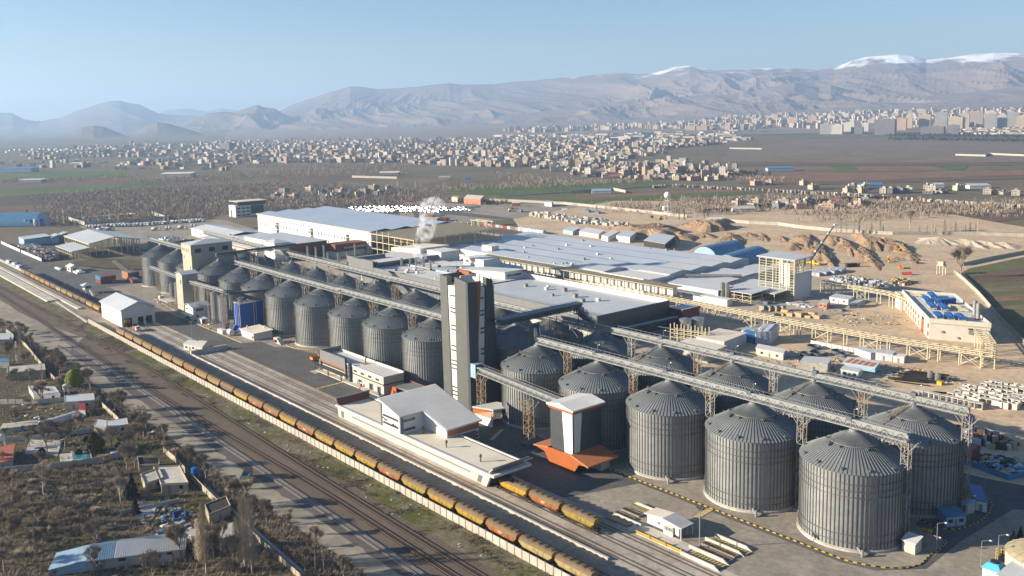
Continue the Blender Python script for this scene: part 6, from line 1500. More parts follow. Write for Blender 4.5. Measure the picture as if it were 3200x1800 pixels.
cg.box(-1.9,1.9,-4.6,4.6,.9,1.6); CGM = cg.mesh('cooler_stand', M['creamsteel'])
rz = math.atan2(nA.y,nA.x)-PI/2; zr = hh_-.5; k = 0
for (px_,py_) in ((2932,988),(2967,990),(3000,993),(2911,957),(2947,961),(2896,938),(2926,942),(2912,925)):
	p = at(px_,py_,zr+1.2); o = thing('roof_cooler', 'blue fan cooler on the power house roof, %s of the block' % ORDW[k], 'cooler', (p.x,p.y,zr), rz, 'blue coolers on the power house'); k += 1
	o.scale = (.72,.95,.9); put(CLM,'casing',o); put(CGM,'stand',o)
bt = MB(); bt.tube((0,-1.4,2.4),(0,1.4,2.4),.9,10,cap=True); bt.box(-.9,.9,-1.3,1.3,0,1.2); BTM = bt.mesh('blue_drum', M['bluefan'])
for i in range(7):
	p = at(2936+i*7.6,941-i*.6,zr+2); o = thing('blue_drum', 'upright blue drum cooler, %s from the left of the rear row' % ORDW[i], 'cooler', (p.x,p.y,zr), rz, 'row of blue drums on the power house'); put(BTM,'drum',o)
for i, (px_,py_) in enumerate(((3045,988),(3056,998))):
	p = at(px_,py_,zr); o = thing('exhaust_stack', '%s pale exhaust stack on the power house roof' % ('rear','front')[i], 'chimney', (p.x,p.y,zr), 0, 'exhaust stacks of the power house'); b = MB(); b.cyl(p.x,p.y,1.05,zr,zr+8.0,14); b.build('pipe', M['galv'], o); b = MB(); b.cyl(p.x,p.y,1.3,zr,zr+.5,12); b.build('base', M['rust'], o)
b = MB()
for (px_,py_) in ((2862,922),(2985,958),(3005,968)):
	p = at(px_,py_,zr+.5)
	for j in range(6): q = p+nA*(j*1.6-4); b.bar(up(q-nB*2.2,zr+.8),up(q+nB*2.2,zr+.8),.25); b.bar(up(q-nB*2.2,zr),up(q-nB*2.2,zr+.8),.2)
	for s in (-2.2,2.2): b.bar(up(p+nB*s-nA*4,zr+.8),up(p+nB*s+nA*4,zr+.8),.3)
tag(b.build('roof_frames', M['creamsteel']), 'cream steel frames lying on the power house roof', 'frames', kind='stuff')
cabin('flat white outbuilding behind the power house', (-126,272),(-112,288),(-118,294),8.5,'plaster','palecon',name='outbuilding',cat='building',win=False,door=False)
def tarpbox(name, label, A, B, C, h, m, cat='covered stack', z=.76):
	A, B, C = P3(A,z), P3(B,z), P3(C,z); D = A+C-B; b = MB(); n = 6; rows = []
	vs = []; fs = []
	for j in range(n+1):
		for i in range(n+1):
			p = A+(B-A)*(i/n)+(D-A)*(j/n); edge = i in (0,n) or j in (0,n)
			vs.append((p.x+random.uniform(-.15,.15),p.y+random.uniform(-.15,.15),z+h*(1 if not edge else .93)+random.uniform(-.18,.18)))
	for j in range(n):
		for i in range(n): fs.append((j*(n+1)+i,j*(n+1)+i+1,(j+1)*(n+1)+i+1,(j+1)*(n+1)+i))
	ring = [i for i in range(n+1)]+[(j+1)*(n+1)+n for j in range(n)]+[n*(n+1)+n-1-i for i in range(n)]+[(n-1-j)*(n+1) for j in range(n-1)]
	o = len(vs)
	for r in ring: x,y,q = vs[r]; vs.append((x+random.uniform(-.25,.25),y+random.uniform(-.25,.25),z-.05))
	m_ = len(ring)
	for k in range(m_): fs.append((ring[k],o+k,o+(k+1)%m_,ring[(k+1)%m_]))
	b.add(vs,fs); return tag(b.build(name, M[m]), label, cat)
tarpbox('wrapped_stack','big stack wrapped in grey white sheeting below the pipe rack',(-136,149),(-131,155),(-138,172),7.0,'tarp')
tarpbox('wrapped_stack','blue wrapped stack left of the big grey wrapped one',(-147,152),(-137,150),(-140,160),3.4,'bluetarp')
tarpbox('wrapped_stack','pale blue wrapped bundles beyond the tan roofed shed',(-152,160),(-143,158),(-146,166),3.0,'bluepale')
tarpbox('wrapped_stack','wrapped bundles in the shade left of the blue stacks',(-160,150),(-152,146),(-154,154),2.6,'bluepale')
cabin('tan flat roofed shed wrapped in sheeting behind the silos', (-152,124),(-137,126),(-139.5,147),5.4,'tarp','tanroof',name='tan_roof_shed',cat='shed',win=False,door=False,slope=.2)
cabin('lower dusty flat roofed shed next to the back row silos', (-152,106),(-131,106),(-133,122),4.6,'concrete','tanroof',name='dusty_shed',cat='shed',win=False,door=False,slope=.2)
for i, (x, y) in enumerate(((-174,143),(-171,149))):
	t = thing('steel_tank', '%s stout stainless tank before the rust red block' % ('front','rear')[i], 'tank', (x,y,z0), 0, 'pair of stout stainless tanks')
	b = MB(); b.cyl(x,y,3.4,z0,8.6,24,cap=False); b.build('shell', M['stain'], t, True); b = MB(); b.cyl(x,y,3.45,8.6,9.3,24,r2=.4); b.build('top', M['stain'], t)
t = thing('open_scaffold', 'bare cream post and beam frame behind the silos', 'frame', (-158,128,z0))
for i in range(6):
	for s in (0,1): b = MB(); x = -168+i*3.6; y = 124+i*.9+s*3; b.box(x-.18,x+.18,y-.18,y+.18,z0,10.2); b.build('post', M['creamsteel'], t)
b = MB()
for z in (3.6,5.6,7.4):
	for s in (0,3): b.bar((-168,124+s,z),(-150,128.5+s,z),.28)
	for i in range(6): b.bar((-168+i*3.6,124+i*.9,z),(-168+i*3.6,127+i*.9,z),.2)
tag(b.build('rails', M['creamsteel'], t), kind='stuff')
t = thing('pipe_bridge', 'dark shaded pipe bridge before the dark factory end', 'pipe rack', (-180,120,z0))
b = MB(); 
for z in (6,7.6): b.bar((-186,100,z),(-184,146,z),.3); b.bar((-183,100,z),(-181,146,z),.3); b.bar((-184,122,z),(-166,125,z),.3)
for i in range(10): b.bar((-186,101+i*5,6),(-182.8,103+i*5,7.6),.2)
tag(b.build('truss', M['darksteel'], t), kind='stuff'); b = MB(); b.tube((-184.8,100,8.1),(-182.6,146,8.1),.35,8); b.tube((-183.8,100,8.1),(-181.8,146,8.1),.35,8); b.build('pipe', M['steel'], t)
cabin('long whitewashed shed with a grey roof among the steel rings', (-124.5,133.5),(-110.5,134.5),(-113.5,140.5),3.2,'cream','greyroof',name='whitewashed_shed',cat='shed')
for i, (x, y, r) in enumerate(((-105,154,3.6),(-112.5,163,3.2),(-100,163,3),(-95,160,2.4),(-108,149,2.6))):
	t = tag((lambda b: (b.cyl(x,y,r,z0,z0+1.5,20,cap=False), b.cyl(x,y,r-.12,z0,z0+1.5,20,cap=False), b.build('steel_ring', M['darksteel']))[-1])(MB()), 'dark steel ring lying on the ground, %s of the group by size' % ORDW[[0,1,2,4,3][i]], 'steel ring', 'steel rings on the ground')
cabin('white sheeted barrier shed at the left of the site row', (-93.5,166.5),(-84,163.5),(-82.5,168),3.0,'tarp','tarp',name='sheeted_shed',cat='shed',win=False,door=False,slope=.1)
cabin('long grey tarpaulin covered container in the site row', (-82.5,165),(-75.6,167),(-77,172.5),3.4,'tarp','tarp',name='covered_container',cat='container',win=False,slope=.1)
cabin('small plain white cabin at the right end of the site row', (-75,166.4),(-70.6,168),(-72,172),2.9,'plaster','plaster',win=False,slope=.1)
b = MB(); p, q = Vector((-118,169,z0)), Vector((-93,170,z0))
for i in range(9): a = p+(q-p)*(i/9); c = p+(q-p)*((i+1)/9-.01); b.bar(a+Vector((0,0,1)),c+Vector((0,0,1)),.1,2.0)
tag(b.build('site_hoarding', M['tarp']), 'low white hoarding below the pipe rack legs', 'hoarding')
cabin('ruined grey shack with rough walls before the pipes', (-96,126),(-86,131),(-89,139),4.0,'concrete','tarp',name='rough_shack',cat='shack',win=False,slope=.2)
cabin('white office cabin standing before the shack with red roofing', (-79.5,130.6),(-72,131.6),(-73,136),2.9,'plaster','whiteroof')
t = cabin('shack patched with red and grey roofing sheets', (-84,140),(-70.5,142.5),(-73,151),3.0,'bluepale','ribroof',name='patched_shack',cat='shack',win=False,slope=.5)
for i in range(5):
	b = MB(); x = -83.6+i*2.5; b.hexa([(x,140.6+i*.4,4.0),(x+1.6,141+i*.4,4.0),(x+.8,148,4.35),(x-.8,147.6,4.35)],[(x,140.6+i*.4,4.06),(x+1.6,141+i*.4,4.06),(x+.8,148,4.41),(x-.8,147.6,4.41)]); b.build('red_sheet', M['orangedull'], t)
for i, (x, y) in enumerate(((-50.7,151.1),(-47.6,151.2))):
	t = thing('small_tank', '%s small bright tank standing by the pipe pile' % ('left','right')[i], 'tank', (x,y,z0), 0, 'pair of small bright tanks')
	b = MB(); b.cyl(x,y,1.15,z0,4.2,16); b.build('shell', M['stain'], t); b = MB(); b.cyl(x,y,1.15,4.2,4.7,16,r2=.3); b.build('top', M['galv'], t)
b = MB(); b.box(-46,-44,147,149.2,z0,2.2); tag(b.build('yellow_cage', M['yellow']), 'yellow cage frame beside the small bright tanks', 'cage')
for k in range(26):     # pipe pile
	a = Vector((-62+random.uniform(-2,3),138.5+k*.75,z0+.3+.35*(k%3))); d = Vector((13+random.uniform(-2,2),5+random.uniform(-1.5,1.5),0)); b = MB(); b.tube(a,a+d,.27,6); tag(b.build('steel_pipe', M['black']), 'black steel pipe in the loose pile by the small tanks', 'pipe', 'black pipes in the loose pile')
def litter(name, label, cx, cy, rx, ry, n, ms, smin, smax, cat, seed=1, hmax=.5):
	rnd = random.Random(seed); b = MB()
	for i in range(n):
		a = rnd.uniform(0,2*PI); r = math.sqrt(rnd.random()); x = cx+rx*r*math.cos(a); y = cy+ry*r*math.sin(a); s = rnd.uniform(smin,smax); L = s*rnd.uniform(.6,3); an = rnd.uniform(0,PI); h = s*rnd.uniform(.2,1.0)*hmax+ (1-r)*hmax*1.2
		c, q = math.cos(an), math.sin(an); pts = [(-L/2,-s/2),(L/2,-s/2),(L/2,s/2),(-L/2,s/2)]; b.prism([(x+u*c-v*q, y+u*q+v*c) for u, v in pts], .7, z0+h, rnd.randrange(len(ms)))
	return tag(b.build(name, [M[m] for m in ms]), label, cat, kind='stuff')
litter('scrap_heap','heap of mixed building scrap behind the pipe rack',-184,334,22,11,420,['plaster','tarp','galv','bluepale','darksteel','wood','steel'],.4,1.6,'scrap heap',2,1.4)
litter('scrap_heap','second heap of scrap by the site fence',-166,348,8,10,200,['tarp','galv','yellow','red','darksteel','wood'],.4,1.4,'scrap heap',3,1.6)
litter('site_rubbish','scattered boards, sheets and rubbish round the shacks',-92,140,34,22,420,['wood','galv','darksteel','tarp','rust','bluetarp','concrete'],.2,.9,'rubbish',4,.3)
litter('site_rubbish','planks and steel along the track above the pipe pile',-58,157,20,8,200,['wood','galv','darksteel','yellow','palecon'],.2,.9,'rubbish',5,.35)
litter('site_rubbish','odds and ends over the yard before the power house',-128,235,32,22,130,['wood','galv','palecon','yellow','darksteel'],.2,.9,'rubbish',6,.3)
litter('bagged_goods','jumbled blue and white sheets inside the blue fence',9,78,9,7,170,['bluetarp','tarp','bluepale','under','wood'],.4,1.6,'sheets',7,.7)
litter('crates','brown crates and stacked goods beyond the blue fence',-4,95,9,7,60,['wood','conttan','tarp','under'],.9,1.5,'crates',8,1.8)
tarpbox('blue_bundle','blue tarpaulin bundle beside the brown crates',(-9,92),(-4.5,91),(-3.5,94.5),2.0,'bluepale')
b = MB(); b.box(-7.5,.5,70,79,z0,4.6); tag(b.build('red_container', M['contred']), 'dark red container behind the right end of the back gallery', 'container')
b = MB(); b.box(-14.8,-11.8,101,103,z0,6.2); tag(b.build('blue_door_panel', M['bluefan']), 'upright blue panel by the end lattice leg', 'panel')
t = thing('blue_fence', 'blue sheet fence round the heap of sheets in the shade', 'fence', (8,70,z0))
for p, q in (((-2,69.5),(14.5,65.6)),((14.5,65.6),(22,84)),((-2,69.5),(-4,80))):
	p, q = Vector((*p,z0)), Vector((*q,z0)); n = 7
	for i in range(n): a, c = p+(q-p)*(i/n), p+(q-p)*((i+.98)/n); b = MB(); b.bar(a+Vector((0,0,.9)),c+Vector((0,0,.9)),.08,1.8); b.build('fence_panel', M['bluetarp'], t)
for i in range(4):
	x, y = -178.6+i*2.6, 217+i*2.4; b = MB(); b.box(x-1.5,x+1.5,y-1.5,y+1.5,z0,z0+3); o = thing('timber_crate','tall timber crate under a blue sheet, %s of four' % ORDW[i],'crate',(x,y,z0),0,'timber crates under blue sheets'); b.build('crate_body', M['wood'], o); b = MB(); b.box(x-1.6,x+1.6,y-1.6,y+1.6,z0+3,z0+3.15); b.build('cover', M['bluetarp'], o)
for i in range(9):
	x, y = -165+(i%5)*4.6, 214.5+(i//5)*4.4+(i%5)*1.6; b = MB(); b.box(x-2.2,x+2.2,y-1.4,y+1.4,z0,z0+1.2+.6*(i%3)); tag(b.build('timber_stack', M['wood']), 'pale timber stack in the yard, %s of the group' % ORDW[i], 'timber', 'timber stacks in the yard')
for i in range(5):
	b = MB(); a = Vector((-150+i*.4,231+i*1.0,z0+.2)); b.bar(a, a+Vector((9,7,0)), .6, .4); tag(b.build('timber_beam', M['wood']), 'long pale timber beam lying in the yard before the cabins', 'timber', 'long beams in the yard')
for i, (px_,py_,c,rgb,l) in enumerate(((2504,946,'white_car',(.26,.26,.255),'white car parked beside the clad wall of the open tower'),(2389,975,'white_car',(.26,.26,.255),'white car in front of the crates under blue sheets'),(2427,986,'white_car',(.26,.26,.255),'white car left of the timber stacks'),(2633,972,'white_car',(.26,.26,.255),'white car near the orange and blue cabins'),(2265,1032,'black_car',(.02,.02,.025),'black car in the shade below the pipe rack'))):
	car(at(px_,py_,z0), .3+.4*i, l, 'cars in the factory yard', c, rgb)
cabin('orange site cabin in the middle of the yard', at(2560,966),at(2583,970),at(2594,960),2.9,'orangedull','concrete')
cabin('blue and white site cabin right of the orange one', at(2654,968),at(2680,966),at(2702,957),2.9,'bluepale','whiteroof')
cabin('long white site cabin behind the orange one', at(2592,948),at(2650,957),at(2668,948),3.0,'plaster','whiteroof',name='long_cabin')
litter('sheeting','white sheeting and boards before the orange cabin',-172,244,8,4,60,['tarp','plaster','concrete'],.5,1.6,'sheeting',9,.4)
b = MB(); b.box(-194,-186,232,236,z0,2.6); tag(b.build('dark_covered_stack', M['darksteel']), 'dark covered stack in the shade of the lorry canopy', 'covered stack')
for k, (px_,py_,c) in enumerate(((2548,864,0),(2570,862,1),(2595,859,2),(2618,855,3))):
	p = at(px_,py_); tarpbox('grey_bundle','grey white tarpaulin bundle, %s from the left behind the open tower' % ORDW[k],(p.x-6,p.y-5),(p.x+4,p.y-2),(p.x+1,p.y+9),2.6,'tarp')
for k in range(4):
	p = at(2648+k*11,838-k*.5); b = MB(); b.cyl(p.x,p.y,1.5,z0,3.4,10); tag(b.build('drum', M['black' if k < 3 else 'orange']), ('black drum, %s of three along the track' % ORDW[k]) if k < 3 else 'orange drum beside three black drums', 'drum', 'drums along the track')
cu = MB(); 
for a in ((-1.3,-1.1),(1.1,1.3)): cu.box(a[0],a[1],-1.2,1.2,0,2.2)
cu.box(-1.3,1.3,-1.2,1.2,2.2,2.42); cu.box(-1.1,1.1,-1.2,1.2,0,.2); CUM = cu.mesh('culvert', M['palecon'])
random.seed(12); k = 0
for j in range(6):
	for i in range(15):
		p = Vector((-33.5+i*1.9-j*.2, 133+i*.35+j*5.4, z0)); p += Vector((random.uniform(-.4,.4),random.uniform(-.5,.5),0))
		if (j > 3 and i < 2) or (j == 0 and i > 11): continue
		o = tag(put(CUM,'box_culvert',None,p,random.choice([0,.1,-.1,PI/2])), 'pale concrete box culvert standing in the crowded pack', 'concrete culvert', 'box culverts in the crowded pack'); o.rotation_euler = (random.choice([0,0,PI/2]),0,o.rotation_euler.z)
		if o.rotation_euler.x > 1: o.location.z += 1.2
o = tag(put(CUM,'box_culvert',None,(-15.5,144,z0),.9), 'single box culvert standing apart with its open end to the camera', 'concrete culvert')
for i in range(12):
	tag(put(CUM,'box_culvert',None,(-45+i*2.2,127.6+i*.05+random.uniform(-.3,.3),z0),random.uniform(-.3,.3)), 'concrete box culvert in the ragged line behind the rear gallery', 'concrete culvert', 'box culverts in the ragged line')
for k in range(7): b = MB(); a = Vector((-44+k*.3,133+k*.5,z0+.2)); b.bar(a,a+Vector((13,7,0)),.6,.35); tag(b.build('steel_beam', M['black']), 'black steel beam lying beside the box culverts', 'beam', 'black beams by the culverts')
t = thing('yellow_girder', 'yellow lattice girder lying at the right edge', 'girder', (-10,165,z0))
b = MB(); a = Vector((-20,176,z0+.4)); c = Vector((-3,166,z0+.4))
for s in (0,1.2): b.bar(a+Vector((s,0,0)),c+Vector((s,0,0)),.25); b.bar(a+Vector((s/2,0,1)),c+Vector((s/2,0,1)),.2)
for i in range(10): q = a+(c-a)*(i/10); b.bar(q,q+Vector((1.6,-.6,.9)),.14)
tag(b.build('lattice', M['yellow'], t), kind='stuff')
EARTH = groundmat('dug_earth', (.29,.195,.12), (.35,.245,.155), (.235,.155,.098), (.02,.08,.5), .25)
GRAVEL = groundmat('grey_gravel_heap', (.44,.37,.28), (.40,.34,.26), (.36,.30,.23), (.02,.08,.6), .15)
def heap(name, px_, py_, rx, ry, h, m, ang=0, flat=.0, rough=.25, seed=0, n=40, steep=1.0):
	h *= .62; rough *= .6
	c = at(px_, py_); rnd = np.random.default_rng(seed+11); vs = []; fs = []; R_ = 14; ca, sa = math.cos(ang), math.sin(ang)
	for j in range(R_+1):
		rr = j/R_
		for i in range(n):
			a = 2*PI*i/n; edge = 1+.22*math.sin(3*a+seed)+.13*math.sin(7*a+2*seed)
			u, v = rx*rr*edge*math.cos(a), ry*rr*edge*math.sin(a); x, y = c.x+u*ca-v*sa, c.y+u*sa+v*ca
			prof = 1 if rr < flat else max(0, (1-(rr-flat)/(1-flat)))**steep
			nz_ = float(ridged(np.array([x/9.+seed]), np.array([y/9.]), 4)[0])-.55
			vs.append((x, y, .55+h*prof*(1+rough*nz_*2*(.4+.6*min(1,rr*2)))))
	for j in range(R_):
		for i in range(n): fs.append((j*n+i,(j+1)*n+i,(j+1)*n+(i+1)%n,j*n+(i+1)%n))
	b = MB(); b.add(vs,fs); return structure(name, b, m)
for i, a in enumerate(((2035,735,52,34,13,-.2,.45,.3),(2105,742,30,20,8,.2,.3,.5),(1975,728,28,22,10,0,.3,.4),(2215,716,26,24,13,.2,.4,.5),(2090,752,24,10,5,-.3,.2,.6),(2285,752,42,12,6,-.3,.2,.6),(2200,740,18,12,5,0,.1,.5),(2340,738,14,10,4,0,.1,.6),
	(2520,760,60,9,5,-.35,.3,.7),(2600,752,36,10,5,-.3,.3,.6),(2720,762,52,12,7,-.3,.5,.5),(2790,772,44,10,6,-.3,.5,.5),(2650,778,60,9,5,-.3,.4,.6),(2560,792,70,10,5,-.3,.4,.7),(2700,800,60,10,4,-.3,.4,.6),(2840,800,30,8,3,-.3,.2,.6),(2480,772,26,10,5,-.2,.1,.6),(2800,812,8,6,3,0,0,.4),(2385,745,30,6,3,-.3,0,.7),(2440,748,20,6,4,-.2,0,.6))):
	heap('earth_mound', a[0],a[1],a[2],a[3],a[4],EARTH,a[5]-.6,a[6],a[7],i, steep=.9)
for i, a in enumerate(((2935,760,24,13,8,0,.0,.12),(2900,762,16,10,6,0,0,.15),(3030,764,30,10,5,-.2,.2,.5),(3080,766,24,9,5,0,.2,.5),(3140,770,20,10,5,0,0,.2),(2620,745,12,8,3,0,0,.2))):
	heap('gravel_heap', a[0],a[1],a[2],a[3],a[4],GRAVEL,a[5]-.6,a[6],a[7],30+i)
sheet('haul_road', [at(2080,705),at(2110,703),at(2180,770),at(2260,800),at(2600,830),at(2940,850),at(2930,862),at(2560,842),at(2200,806),at(2130,772)], G['earth'], z=.79)
sheet('field', [at(3010,852),at(3030,842),at(3200,806),at(3260,800),at(3300,1180),at(3200,1080)], G['grass2'], z=.80)
sheet('field', [at(3020,870),at(3200,840),at(3260,840),at(3260,880),at(3050,890)], G['plough2'], z=.81)
for i,(a,c) in enumerate(((905,.82),(935,.83),(965,.84))): sheet('plough_strip', [at(3055+i*20,a),at(3240,a-12),at(3240,a+2),at(3062+i*20,a+14)], G['fallow'] if i != 1 else G['plough'], z=c)
excavator(at(2780,822), 2.4, 'yellow excavator digging in the earth pit'); excavator(at(2800,790), .4, 'yellow excavator higher up on the pit terrace'); excavator(at(2065,686,9), 1.0, 'excavator on top of the big earth mound')
loader(at(2262,772), .2, 'yellow wheel loader on the haul road'); loader(at(1906,722), .6, 'small loader at the foot of the big mound'); loader(at(2268,692), .6,'loader beside the small guard house')
truck(at(2312,778), .9, 'orange dump truck beside the blue arched sheds'); truck(at(2862,826), -.7, 'green bodied dump truck with a red cab in the pit', 'red_cab', (.45,.04,.03), 'green_body', (.05,.2,.15))
truck(at(2815,842), 2.2, 'orange dump truck on the haul road below the pit'); truck(at(2834,862), .5, 'red dump truck by the scrap heap', 'red_cab', (.45,.04,.03), 'red_body', (.4,.06,.04)); truck(at(2036,682,9), -.6, 'dump truck tipping on top of the big mound', 'red_cab', (.45,.04,.03), 'green_body', (.05,.2,.15))
truck(at(1879,738), -.8, 'long bright yellow lorry behind the vast roof', 'yellow_truck', (.7,.42,.02), 'yellow_truck', (.7,.42,.02), 'box', 12); truck(at(1938,730), -.8, 'grey dump truck below the big mound', 'grey_truck', (.3,.32,.32), 'grey_truck', (.3,.32,.32)); truck(at(2105,786), -.3,'orange lorry behind the vast roof')
t = thing('mobile_crane', 'mobile crane with a long dark boom and white jib behind the open tower', 'crane', at(2540,830))
c = at(2540,830); e1 = Vector((0,0,0))
def pt_at(px_, py_, base, sc=1.0):
	d = Vector(ray(px_,py_)); k = ((base-Vector(CAMP)).dot(Vector(FW)))/d.dot(Vector(FW)); return Vector(CAMP)+d*k
pa, pb, pc = pt_at(2530,815,c), pt_at(2608,703,c), pt_at(2690,703,c)
b = MB(); n = 6
for i in range(4): a, q = pa+(pb-pa)*(i/4), pa+(pb-pa)*((i+1)/4); b.bar(a,q,1.5-.25*i,1.5-.25*i)
b.build('boom', M['darksteel'], t); b = MB(); b.bar(pb,pc,.5,.7); b.bar(pb+Vector((0,0,1)),pc,.2); b.sphere(pb,.9,nu=8,nv=5); b.build('jib', M['plaster'], t)
for i in (1,2,3): q = pa+(pb-pa)*(i/4); b = MB(); b.bar(q-(pb-pa).normalized()*.5,q+(pb-pa).normalized()*.5,1.6,1.6); b.build('boom_collar', M['plaster'], t)
b = MB(); b.box(c.x-6,c.x+6,c.y-1.4,c.y+1.4,1.2,2.6); b.box(c.x-2,c.x+2,c.y-1.5,c.y+1.5,2.6,4.2); b.build('carrier', M['yellow'], t)
for x in (-5,-3,3,5):
	for y in (-1.2,1.2): b = MB(); b.tube((c.x+x,c.y+y-.2,1.3),(c.x+x,c.y+y+.2,1.3),.55,10,cap=True); b.build('wheel', M['rubber'], t)
def arch_shed(label, A, B, r, m, name='arched_shed'):
	A, B = P3(A), P3(B); d = (B-A).normalized(); s = Vector((-d.y,d.x,0)); n = 14; L = (B-A).length; t = thing(name, label, 'shed', (A+B)/2); b = MB(); k = max(2,int(L/3))
	for j in range(k):
		for i in range(n):
			a0, a1 = PI*i/n, PI*(i+1)/n
			f = lambda u, a, rr: A+d*u+s*(math.cos(a)*rr)+Vector((0,0,math.sin(a)*rr*.8))
			u0, u1 = L*j/k, L*(j+1)/k; b.add([f(u0,a0,r),f(u1-.3,a0,r),f(u1-.3,a1,r),f(u0,a1,r)],[(0,1,2,3)]); b.add([f(u1-.3,a0,r),f(u1,a0,r*.975),f(u1,a1,r*.975),f(u1-.3,a1,r)],[(0,1,2,3)])
	b.build('arched_roof', M[m], t)
	for u, nm in ((.2,'end_wall'),(L-.3,'end_wall')):
		b = MB(); b.add([A+d*u+s*(math.cos(PI*i/n)*r*.97)+Vector((0,0,math.sin(PI*i/n)*r*.77)) for i in range(n+1)],[tuple(range(n+1))]); b.build(nm, M['bluepale'], t)
arch_shed('blue arched shed farther from the open frame tower', at(2200,808),at(2295,786),11,'bluearch'); arch_shed('blue arched shed nearer the open frame tower', at(2270,836),at(2366,806),11,'bluearch')
for i, (a, c, e, h, w_, r, l) in enumerate((((2012,776),(2078,788),(2110,766),6,'under','whiteroof','shed with a white roof and rust red patches behind the vast roof'),((1926,756),(1968,762),(1990,748),5,'plaster','whiteroof','white shed left of the patched roof shed'),((1880,752),(1900,758),(1935,744),4,'plaster','ribroof','low ribbed roof shed behind the vast roof'),((1810,738),(1870,748),(1890,738),3.6,'plaster','greyroof','long low shed behind the vast roof'),((1760,732),(1790,738),(1812,730),3.6,'bluepale','whiteroof','small pale shed behind the left of the vast roof'))):
	cabin(l, at(*a),at(*c),at(*e),h,w_,r,name='site_shed',cat='shed',win=False,door=False,slope=1.2)
for i in range(10):
	p, q = at(1500+i*12,704+i*1.6), at(1511+i*12,705.5+i*1.6); m = ['contred','contblue','conttan','contred','bluepale','conttan','contred','palecon','contblue','conttan'][i]; dd_ = (q-p).normalized(); nn = Vector((-dd_.y,dd_.x,0)); b = MB(); b.hexa([p,q,q+nn*2.5,p+nn*2.5],[v+Vector((0,0,2.8)) for v in (p,q,q+nn*2.5,p+nn*2.5)]); tag(b.build('shipping_container', M[m]), '%s container, %s from the left behind the vast roof' % ({'contred':'dark red','contblue':'blue','conttan':'orange brown','bluepale':'pale blue','palecon':'pale'}[m], ORDW[i]), 'container', 'containers behind the vast roof')
for i in range(6):
	p = at(1628+i*13,724+i*2.0); tarpbox('sheeted_stack','white sheeted stack, %s from the left beside the containers' % ORDW[i],(p.x-3,p.y-2),(p.x+3,p.y-1),(p.x+2,p.y+4),4,'tarp')
for i, (a, c, e, m, h) in enumerate((((1318,690),(1352,690),(1360,684),'conttan',5),((1320,695),(1366,695),(1372,690),'palecon',3),((1372,694),(1396,694),(1400,690),'contred',3))):
	cabin('%s container stacked before the parking field' % ['orange brown','pale','dark red'][i], at(*a),at(*c),at(*e),h,m,m,name='shipping_container',cat='container',win=False,door=False,slope=.01)
def panel_wall(label, pts, h, m='wallcon', step=6.0, name='boundary_wall', z=.6):
	t = thing(name, label, 'wall', P3(pts[0],z)); t0 = P3(pts[0],z)
	for p, q in zip(pts, pts[1:]):
		p, q = P3(p,z), P3(q,z); L = (q-p).length; n = max(1,int(L/step)); d = (q-p)/n; key = (round(L/n,2),h,m)
		if key not in PWM:
			b = MB(); b.box(0,L/n-.12,-.08,.08,0,h); b.box(L/n-.14,L/n+.02,-.14,.14,0,h+.12); PWM[key] = b.mesh('wall_panel', M[m])
		a = math.atan2(d.y,d.x)
		for i in range(n): put(PWM[key],'wall_panel',t,p+d*i-t0,a)
	return t
PWM = {}
panel_wall('pale boundary wall curving behind the lorry park and earth mounds', [at(1530,629),at(1640,634),at(1760,640),at(1860,650),at(1960,661),at(2050,671),at(2146,682)], 3.2, step=8)
panel_wall('pale boundary wall snaking behind the earth works', [at(2258,694),at(2340,702),at(2430,706),at(2500,716),at(2600,726),at(2700,732),at(2790,737)], 3.2, step=8)
panel_wall('grey boundary wall at the far right behind the gravel heaps', [at(2790,737),at(2930,736),at(3060,738),at(3240,744)], 3.0, step=8)
panel_wall('pale wall running down the right edge beside the field', [at(2980,856),at(3010,880),at(3060,928),at(3130,1010),at(3210,1092)], 2.6, step=4)
panel_wall('dark shaded wall climbing from the big tree to the right edge', [at(3010,834),at(3100,814),at(3240,788)], 2.6, step=6)
t = thing('watch_tower','pale watch tower with a yellow top by the right hand wall','tower',at(2941,861)); p = at(2941,861); b = MB(); b.box(p.x-2.4,p.x+2.4,p.y-2.4,p.y+2.4,7,7.5); b.box(p.x-1.8,p.x+1.8,p.y-1.8,p.y+1.8,7.5,9.6); b.build('cabin', M['palecon'], t); b = MB(); b.box(p.x-2.2,p.x+2.2,p.y-2.2,p.y+2.2,9.6,10); b.build('roof', M['yellow'], t)
for x in (-2,2):
	for y in (-2,2): b = MB(); b.box(p.x+x-.25,p.x+x+.25,p.y+y-.25,p.y+y+.25,z0,7); b.build('leg', M['palecon'], t)
cabin('small guard house behind the earth mounds', at(2205,700),at(2252,702),at(2262,696),4,'concrete','greyroof',name='guard_house',cat='house',slope=.6)
t = thing('water_tower','white water tower on lattice legs beyond the mounds','water tower',at(2086,678)); p = at(2086,678); b = MB(); b.sphere((p.x,p.y,24),4.0,nu=14,nv=8,sz=.9); b.build('tank', M['plaster'], t, True)
for x in (-3,3):
	for y in (-3,3): b = MB(); b.bar((p.x+x,p.y+y,z0),(p.x+x*.6,p.y+y*.6,22),.5); b.build('leg', M['plaster'], t)
b = MB()
for z in (6,12,18): k_ = 1-.4*z/22; [b.bar((p.x+3*k_*u,p.y+3*k_*v,z),(p.x+3*k_*u2,p.y+3*k_*v2,z),.3) for (u,v),(u2,v2) in (((-1,-1),(1,-1)),((1,-1),(1,1)),((1,1),(-1,1)),((-1,1),(-1,-1)))]
b.build('brace', M['plaster'], t)
b = MB(); q = at(2077,672); b.cyl(q.x,q.y,2.6,6,10,12); b.cyl(q.x,q.y,.5,z0,6,8); tag(b.build('small_water_tank', M['plaster']), 'small white tank on a post beside the water tower', 'tank')
